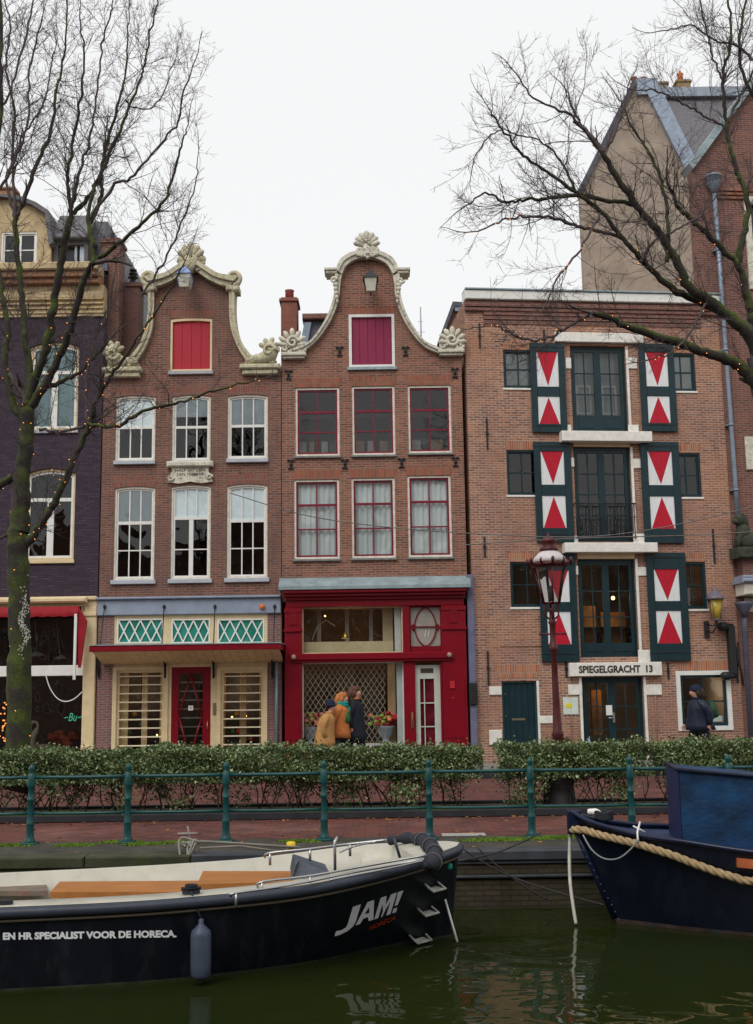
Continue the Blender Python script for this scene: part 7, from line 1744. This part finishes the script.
# clutter on the quay edge
mb = MB(); P = atY(186, 851, 14.3); random.seed(9)
for k in range(7):
    Q = [P+Vector((random.uniform(-.12, .15), random.uniform(-.05, .1), .02+random.uniform(0, .12))) for _ in range(5)]; Q[0] = P+Vector((random.uniform(-.06, .06), -.22, -.25)); mb.tube(catmull(Q, 5), .012, 5)
mb.tube([P+Vector((.05, .1, .05)), P+Vector((.0, .1, .28))], .012, 5); mb.tube([P+Vector((-.12, .1, .19)), P+Vector((.12, .1, .19))], .018, 5)
o = mb.build('rope_tangle', plain('grey_rope', (.25, .23, .2), .8, .2, 9), None); tag(o, 'tangle of grey rope on a ring at the quay edge', 'rope'); recenter(o, P)
mb = MB(); P = atY(291, 846, 14.15); mb.lathe([(.05, -.04), (.055, -.02), (.055, .04), (.04, .05)], P, 12); o = mb.build('yellow_cap', plain('yellow_plastic', (.75, .5, .02), .4, .1, 5), None); tag(o, 'small yellow cap on the dark quay beam', 'cap'); recenter(o, P-Vector((0, 0, .04)))
mb = MB(); P = [atY(x, y, 14.08) for x, y in ((195, 841), (225, 842.5), (262, 845), (300, 847.5))]; mb.tube(P, .015, 6); P = [atY(x, y, 14.0) for x, y in ((200, 848), (240, 846), (285, 852))]; mb.tube(P, .012, 6); o = mb.build('quay_pole', plain('weathered_pole', (.2, .18, .15), .8, .2, 5), None); tag(o, 'weathered boat poles lying along the quay edge', 'pole'); recenter(o, P[0])
# ================================================================ bare trees
def bark_mat():
    m, nt, N, L, B = newmat('mossy_bark')
    tc = N.new('ShaderNodeTexCoord'); n1 = N.new('ShaderNodeTexNoise'); n1.inputs['Scale'].default_value = 2.2; n1.inputs['Detail'].default_value = 7; n1.inputs['Roughness'].default_value = .7; L.new(tc.outputs['Object'], n1.inputs['Vector'])
    ge = N.new('ShaderNodeNewGeometry'); sp = N.new('ShaderNodeSeparateXYZ'); L.new(ge.outputs['Normal'], sp.inputs[0])
    ad = N.new('ShaderNodeMath'); ad.operation = 'MULTIPLY_ADD'; L.new(sp.outputs[2], ad.inputs[0]); ad.inputs[1].default_value = .26; L.new(n1.outputs[0], ad.inputs[2])
    mr = N.new('ShaderNodeMapRange'); mr.inputs[1].default_value = .45; mr.inputs[2].default_value = .62; L.new(ad.outputs[0], mr.inputs[0])
    n2 = N.new('ShaderNodeTexNoise'); n2.inputs['Scale'].default_value = 30; n2.inputs['Detail'].default_value = 4; L.new(tc.outputs['Object'], n2.inputs['Vector'])
    c1 = N.new('ShaderNodeMix'); c1.data_type = 'RGBA'; c1.inputs[6].default_value = (.012, .010, .010, 1); c1.inputs[7].default_value = (.04, .032, .026, 1); L.new(n2.outputs[0], c1.inputs[0])
    c2 = N.new('ShaderNodeMix'); c2.data_type = 'RGBA'; c2.inputs[6].default_value = (.012, .018, .003, 1); c2.inputs[7].default_value = (.09, .125, .01, 1); L.new(n2.outputs[0], c2.inputs[0])
    c3 = N.new('ShaderNodeMix'); c3.data_type = 'RGBA'; L.new(mr.outputs[0], c3.inputs[0]); L.new(c1.outputs[2], c3.inputs[6]); L.new(c2.outputs[2], c3.inputs[7])
    L.new(c3.outputs[2], B.inputs['Base Color']); B.inputs['Roughness'].default_value = .95
    bp = N.new('ShaderNodeBump'); bp.inputs['Strength'].default_value = .8; bp.inputs['Distance'].default_value = .02; L.new(n2.outputs[0], bp.inputs['Height']); L.new(bp.outputs[0], B.inputs['Normal'])
    return m
BARK = bark_mat(); TWIG = plain('twig_bark', (.085, .066, .068), .9, .3, 5, dirt=.3, dcol=(.05, .06, .015))
class TubeSet:
    def __init__(s): s.V = []; s.F = []; s.n = 0
    def tube(s, P, rad, n):
        m = len(P); P = np.asarray(P, float); T = np.gradient(P, axis=0); T /= np.linalg.norm(T, axis=1)[:, None]+1e-9
        ref = np.array([.3, .9, .2]) if abs(T[0] @ np.array([.3, .9, .2])) < .85 else np.array([1., 0, 0])
        A = np.cross(T, ref); A /= np.linalg.norm(A, axis=1)[:, None]+1e-9; Bv = np.cross(T, A)
        an = np.arange(n)*2*np.pi/n
        V = P[:, None, :]+(A[:, None, :]*np.cos(an)[None, :, None]+Bv[:, None, :]*np.sin(an)[None, :, None])*np.asarray(rad)[:, None, None]
        s.V.append(V.reshape(-1, 3)); i = np.arange(m-1)[:, None]*n; k = np.arange(n)[None, :]; k2 = (k+1) % n
        F = np.stack([i+k, i+k2, i+n+k2, i+n+k], -1).reshape(-1, 4)+s.n; s.F.append(F); s.n += m*n
    def build(s, name, mat, parent):
        V = np.concatenate(s.V); F = np.concatenate(s.F); me = bpy.data.meshes.new(name); me.vertices.add(len(V)); me.vertices.foreach_set('co', V.ravel())
        me.loops.add(4*len(F)); me.loops.foreach_set('vertex_index', F.ravel().astype(np.int32)); me.polygons.add(len(F))
        me.polygons.foreach_set('loop_start', np.arange(len(F))*4); me.polygons.foreach_set('loop_total', np.full(len(F), 4)); me.polygons.foreach_set('use_smooth', np.ones(len(F), bool)); me.update(calc_edges=True)
        me.materials.append(mat); o = bpy.data.objects.new(name, me); COL.objects.link(o); o.parent = parent; return o
def tree(label, base, limbs, seed, den=1.0, lights=True, lightlabel='', r0px=61.0, extra=None):
    rng = np.random.default_rng(seed); root = thing('bare_tree', label, 'tree', base); b0 = np.array(base)
    trunk = TubeSet(); crown = TubeSet(); LP = []
    def rv(): v = rng.normal(size=3); return v/np.linalg.norm(v)
    def grow(p, d, L_, r_, lvl):
        n = max(3, int(L_/.11)); pts = [p]; st = L_/n; d = d/np.linalg.norm(d)
        for i in range(n):
            d = d+rv()*.24+np.array([0, 0, .06]); d /= np.linalg.norm(d); p = p+d*st; pts.append(p)
        rad = np.linspace(r_, max(.002, r_*.35), n+1); crown.tube(pts, rad, 4 if lvl < 2 else 3)
        if lvl >= 4: return
        k = int(L_*(6.5 if lvl < 2 else 7.5 if lvl < 3 else 7)*den*rng.uniform(.7, 1.3)+.4); 
        for j in range(k):
            t = rng.uniform(.15, 1); i = min(n-1, int(t*n)); q = pts[i]; dd = pts[min(i+1, n)]-pts[i]; dd /= np.linalg.norm(dd)
            nd = dd*rng.uniform(.5, 1.0)+rv()*.75; nl = L_*rng.uniform(.3, .62)*(1.1-t*.5)
            if nl < .06: continue
            grow(q, nd, nl, max(.0023, rad[i]*.55), lvl+1)
    for li in limbs:
        pts, rr, Ys = li[:3]; fl = li[3] if len(li) > 3 else 1.0
        P = []; m = len(pts)
        for i, (x, y) in enumerate(pts):
            Y_ = Ys[0]+(Ys[1]-Ys[0])*i/(m-1); P.append(np.array(atY(x, y, Y_)))
        P = np.array([tuple(v) for v in catmull([Vector(p) for p in P], 6)])-b0
        n = len(P); jit = rng.normal(size=(n, 3))*.012; jit[0] = 0; P = P+jit
        rad = np.interp(np.arange(n), np.linspace(0, n-1, len(rr)), rr)/r0px/2*(.86 if max(rr) > 15 else .74)
        rad = rad*(1+rng.normal(0, .05, n)); thick = rad.max() > .035
        (trunk if thick else crown).tube(P, rad, 12 if rad.max() > .1 else 8)
        seg = np.linalg.norm(np.diff(P, axis=0), axis=1); tot = seg.sum()
        LP.append((P, rad))
        k = int(tot*7.5*den*fl)
        for j in range(k):
            t = rng.uniform(.08, 1)**.8; i = min(n-2, int(t*(n-1))); 
            if rad[i] > .13 and rng.random() < .9: continue
            dd = P[i+1]-P[i]; dd /= np.linalg.norm(dd)+1e-9; nd = dd*rng.uniform(.4, 1.0)+rv()*.8; nd[2] += .15
            grow(P[i], nd, rng.uniform(.3, 1.45)*(1.15-.45*t), min(.009, max(.0034, rad[i]*.35)), 1 if rng.random() < .6 else 2)
        # the limb's own tip keeps going
        dd = P[-1]-P[-3]; grow(P[-1], dd, .7, max(.004, rad[-1]*.9), 1)
    trunk.build('trunk', BARK, root); crown.build('crown', TWIG, root)
    if lights:
        mb = MB(); n_ = 0
        for P, rad in LP:
            for i in range(0, len(P)):
                if rng.random() < lights and P[i][2]+b0[2] < extra:
                    v = rv(); q = P[i]+v*(rad[i]+.012); mb.ell(q, (.0085, .0085, .0085), 5, 3)
        o = mb.build('string_lights', emit('amber_bulb_%d' % seed, (1, .33, .07), 1.7), None); o.location = base; tag(o, lightlabel, 'string lights')
    return root
TY = 18.65
A_, B_ = (TY, TY), (TY, TY-.8)
left = [
 ([(18, 790), (18, 750), (19, 700), (19.5, 640), (19, 600), (18, 560), (19, 530)], [34, 28.5, 26.5, 25.5, 25, 24], A_, 0),
 ([(19, 532), (20, 500), (24, 465), (27, 430), (28, 405)], [24, 21, 17, 16, 16], A_, 1),
 ([(28, 405), (30, 380), (27, 350), (24, 325), (21, 290), (17, 255), (15, 218)], [14, 11, 10, 9, 8, 7], (TY, TY+.4)),
 ([(29, 400), (38, 372), (47, 345), (53, 310), (60, 270), (66, 238), (71, 215)], [13, 12, 11, 10, 8], (TY, TY-.5)),
 ([(30, 408), (45, 385), (58, 358), (70, 330), (78, 300), (86, 275), (95, 262)], [13, 11, 10, 9, 8], (TY, TY-.9)),
 ([(20, 548), (34, 535), (47, 515), (58, 495), (70, 470), (80, 445), (90, 425), (94, 405)], [14, 11, 10, 9, 8, 7], (TY, TY-.6)),
 ([(94, 405), (105, 385), (120, 362), (140, 335), (165, 297), (182, 268)], [6, 5, 4, 3, 2], (TY-.6, TY-1.0), .6),
 ([(88, 424), (105, 426), (122, 424), (145, 410), (180, 402), (215, 390), (260, 380)], [6, 5, 5, 4, 3, 1.5], (TY-.6, TY-1.6), .5),
 ([(20, 470), (8, 480), (-10, 492), (-30, 500)], [12, 11, 10, 9], (TY, TY+.3), 1),
 ([(26, 425), (12, 400), (5, 360), (8, 330), (4, 300), (-4, 260)], [12, 10, 9, 8, 7], (TY, TY+.6)),
 ([(72, 470), (60, 480), (52, 470)], [3, 2, 1], (TY, TY)),
 ([(40, 430), (60, 432), (90, 424)], [5, 4, 4], (TY, TY-.4)),
 ([(33, 392), (55, 385), (80, 372), (105, 345)], [9, 7, 5, 4], (TY, TY-.3)),
 ([(88, 425), (85, 395), (90, 360), (100, 330), (112, 300)], [4, 4, 3, 3], (TY-.5, TY-.2)),
 ([(15, 218), (25, 195), (37, 164), (50, 134), (56, 93), (61, 74), (66, 33), (68, -10)], [7, 6, 5, 4, 3, 2], (TY+.4, TY+.9)),
 ([(15, 218), (8, 190), (7, 178), (22, 138), (41, 108), (48, 86), (54, 50)], [5, 4, 3, 2.5, 2], (TY+.4, TY+1.2)),
 ([(16, 218), (12, 160), (14, 110), (6, 70), (10, 30), (2, -10)], [5, 4, 3, 2.5, 2], (TY+.4, TY+.2)),
 ([(72, 214), (68, 190), (69, 164), (80, 104), (84, 56), (80, 18)], [6, 5, 4, 3, 2], (TY-.5, TY-.6)),
 ([(72, 208), (80, 170), (89, 141), (97, 89), (104, 37), (112, 5)], [5, 4, 3, 2.5, 2], (TY-.5, TY-1.1)),
 ([(73, 214), (88, 198), (100, 175), (106, 149), (119, 100), (126, 67), (128, 22)], [7, 6, 5, 4, 3, 2], (TY-.5, TY-.2)),
 ([(89, 223), (100, 200), (104, 167), (123, 123), (140, 80), (145, 63), (152, 26), (158, 0)], [6, 5, 4, 3, 2.5, 2], (TY-.6, TY-.9)),
 ([(90, 224), (112, 186), (130, 178), (156, 149), (178, 123), (182, 97), (190, 75)], [5, 4, 3, 2.5, 2], (TY-.6, TY-1.5)),
 ([(95, 262), (92, 245), (88, 222), (92, 195), (101, 170), (105, 140)], [8, 7, 5, 4, 3], (TY-.9, TY-.6)),
 ([(96, 260), (110, 250), (126, 238), (149, 216), (164, 201), (178, 156), (186, 130)], [7, 6, 5, 4, 3, 2], (TY-.9, TY-1.3)),
 ([(141, 297), (155, 275), (167, 256), (182, 223), (193, 193), (198, 165)], [3, 3, 2.5, 2, 1.5], (TY-.8, TY-1.3)),
 ([(-8, 210), (0, 110), (1, 40), (0, -20)], [5, 6, 5, 4], (TY-1, TY-1)),
 ([(0, 190), (15, 160), (28, 120), (30, 70), (42, 20)], [4, 3, 3, 2], (TY-1, TY-1.4)),
 ([(-6, 120), (10, 90), (25, 40), (35, -5)], [4, 3, 3, 2], (TY-1, TY-.5)),
 ([(125, 100), (140, 110), (160, 100), (175, 60)], [2.5, 2, 2, 1.5], (TY-.4, TY+.2)),
]
bp_ = atY(18, 800, TY); tree('tall bare tree with a moss green trunk and steep branches at the left edge', (bp_.x, TY, .05), left, 21, .98, lights=.6, lightlabel='tiny amber string lights wound round the left bare tree', extra=8.2)
LI = plain('pale_lichen', (.42, .42, .36), .9, .1, 9)
mb = MB(); random.seed(5)
for k in range(200):
    y = random.gauss(622, 16); x = 24+2.6*math.sin(y*.19)+random.gauss(0, 1.9); a = atY(x, y, TY-.20); mb.ell((a.x, TY-.225+abs(x-19)*.004, a.z), (.009, .006, .012), 6, 4, jit=.3)
o = mb.build('lichen', LI, None); tag(o, 'pale lichen patch on the trunk of the left bare tree', 'lichen', kind='stuff')
right = [
 ([(800, 800), (800, 700), (798, 600), (792, 500), (780, 430), (765, 395)], [60, 50, 46, 42, 36, 30], A_, 0),
 ([(766, 396), (753, 379), (732, 361), (701, 351), (670, 341), (635, 328), (608, 318), (592, 313)], [22, 16, 13, 11, 10, 9, 7, 5], (TY, TY-.6), .8),
 ([(592, 313), (570, 325), (548, 338), (530, 340), (510, 333), (492, 325)], [5, 4, 3, 3, 2], (TY-.6, TY-.9)),
 ([(770, 405), (753, 343), (736, 322), (709, 300), (689, 287), (673, 254), (652, 224), (635, 204), (615, 175), (602, 152)], [20, 17, 14, 12, 10, 9, 8, 7, 6], (TY, TY-.9), .9),
 ([(602, 152), (585, 129), (565, 112), (536, 100), (520, 80)], [5, 4, 3, 2], (TY-.9, TY-1.2)),
 ([(602, 152), (588, 135), (574, 112), (568, 92)], [5, 4, 3, 2], (TY-.9, TY-.5)),
 ([(604, 152), (616, 130), (622, 110), (628, 92)], [5, 4, 3, 2], (TY-.9, TY-.9)),
 ([(735, 320), (700, 301), (673, 290), (650, 268), (640, 258), (623, 239), (602, 212), (577, 193), (552, 175), (523, 154), (502, 129), (490, 110)], [11, 10, 8, 7, 6, 5, 4, 3, 2], (TY, TY-1.3)),
 ([(623, 239), (600, 231), (581, 227), (558, 219), (536, 216), (518, 218), (502, 220), (478, 232)], [5, 5, 4, 3, 2], (TY-.5, TY-1.6)),
 ([(635, 205), (610, 200), (577, 195), (550, 198), (527, 200), (505, 202), (486, 193), (468, 205)], [6, 6, 5, 4, 3, 2], (TY-.6, TY-.2)),
 ([(667, 262), (668, 235), (667, 208), (662, 185), (656, 166), (645, 145), (631, 125), (620, 100)], [6, 5, 5, 4, 3, 2], (TY-.5, TY-.1)),
 ([(768, 360), (752, 320), (748, 299), (740, 268), (725, 252), (706, 233), (690, 218), (677, 204), (672, 190)], [15, 12, 10, 8, 7, 6, 4], (TY, TY-.2)),
 ([(739, 262), (744, 230), (748, 208), (742, 185), (735, 166), (730, 145), (727, 129), (724, 100), (723, 75), (730, 45), (731, 25), (726, -10)], [9, 8, 7, 6, 5, 4, 3], (TY, TY+.4)),
 ([(727, 128), (712, 120), (698, 112), (675, 100), (656, 91), (640, 90)], [4, 3, 3, 2], (TY+.4, TY+.1)),
 ([(728, 122), (738, 100), (748, 83), (760, 50), (762, 10)], [5, 4, 3, 2], (TY+.4, TY+.9)),
 ([(723, 80), (712, 55), (706, 30), (700, 0)], [3, 3, 2], (TY+.4, TY+.2)),
 ([(600, 213), (580, 250), (560, 275), (548, 300)], [3, 3, 2], (TY-1, TY-1.4)),
 ([(502, 129), (485, 140), (472, 165)], [2, 2, 1.5], (TY-1.3, TY-1.6)),
 ([(577, 194), (560, 160), (540, 140), (515, 135)], [4, 3, 2, 2], (TY-.4, TY-.9)),
 ([(640, 262), (655, 240), (676, 230), (700, 215), (712, 200)], [4, 3, 3, 2], (TY-.6, TY-.4)),
 ([(706, 302), (692, 330), (672, 352), (655, 357)], [4, 3, 2], (TY-.3, TY-.6)),
 ([(753, 60), (735, 45), (715, 40), (690, 25), (668, 30)], [4, 3, 2.5, 2], (TY+.3, TY)),
 ([(770, 120), (750, 90), (740, 60), (742, 20), (750, -20)], [6, 5, 4, 3], (TY+.3, TY+.3)),
]
bp_ = atY(800, 800, TY); tree('bare tree whose mossy limbs reach in from the right edge', (bp_.x, TY, .05), right, 22, 1.05, lights=.4, lightlabel='tiny amber string lights wound round the limbs of the right bare tree', extra=9.4)
# ================================================================ span wires over the street
for pts, Y_, lab in ((((230, 493), (300, 514), (360, 524), (420, 530), (480, 534), (560, 537), (620, 534), (690, 522), (760, 505)), 24, 'thin grey span wire sagging across the brick fronts'),
                     (((464, 545), (520, 541), (600, 537.5), (700, 535), (760, 531)), 25, 'second thin wire crossing the shuttered warehouse front')):
    mb = MB(); Q = [atY(x, y, Y_) for x, y in pts]; mb.tube(catmull(Q, 5), .011, 5, cap=True); o = mb.build('span_wire', plain('wire_grey_%d' % Y_, (.16, .15, .14), .6, .1, 5), None); tag(o, lab, 'wire'); recenter(o, Q[0])
# ================================================================ the bank behind the camera, seen only in reflections
mb = MB(); mb.box(-60, 60, -40, 1.0, -2.3, -.02); struct(mb.build('near_quay', PAVE))
xx = -26.0; random.seed(31); k = 0
cols = (BR_OLD, BR_RED, BR_DARKRED, BR_ORANGE, BR_PURPLE); cn_ = ('brown', 'red', 'dark red', 'orange', 'purple black')
while xx < 26:
    w_ = random.uniform(5, 7); h_ = random.uniform(9.5, 12.5); ci = k % 5
    r = thing('canal_house', '%s %s brick house on the bank behind the viewer, three window rows' % (('leftmost', 'second', 'third', 'fourth', 'middle', 'sixth', 'seventh', 'eighth', 'ninth', 'tenth', 'last')[k], cn_[ci]), 'house', (xx+w_/2, -13, 0), R(180), group='houses behind the viewer')
    hw = w_/2-.02; mb = MB(); hol = []
    for fl in range(3):
        for c in range(3): u = -hw+w_*(c+.5)/3; hol.append((u-.55, u+.55, 1.0+fl*3.0, 2.9+fl*3.0))
    mb.wall([(-hw, 0), (hw, 0), (hw, h_), (hw*.4, h_+1.8), (-hw*.4, h_+1.8), (-hw, h_)], [arcpoly(*q) for q in hol], 0, .25); mb.build('wall', cols[ci], r)
    mb = MB(); mb.box(-hw, hw, .3, 8, 0, h_); mb.build('body', ROOM_D, r)
    proto = None
    for q in hol:
        if proto is None: mb = MB(); mb.ring(arcpoly(-.552, .552, -.952, .952), arcpoly(-.45, .45, -.85, .85), .02, .1); mb.box(-.03, .03, .03, .09, -.86, .86); mb.box(-.46, .46, .035, .085, -.03, .03); o = proto = mb.build('window', WHITE, r)
        else: o = proto.copy(); COL.objects.link(o); o.parent = r
        o.location = ((q[0]+q[1])/2, 0, (q[2]+q[3])/2)
    xx += w_; k += 1
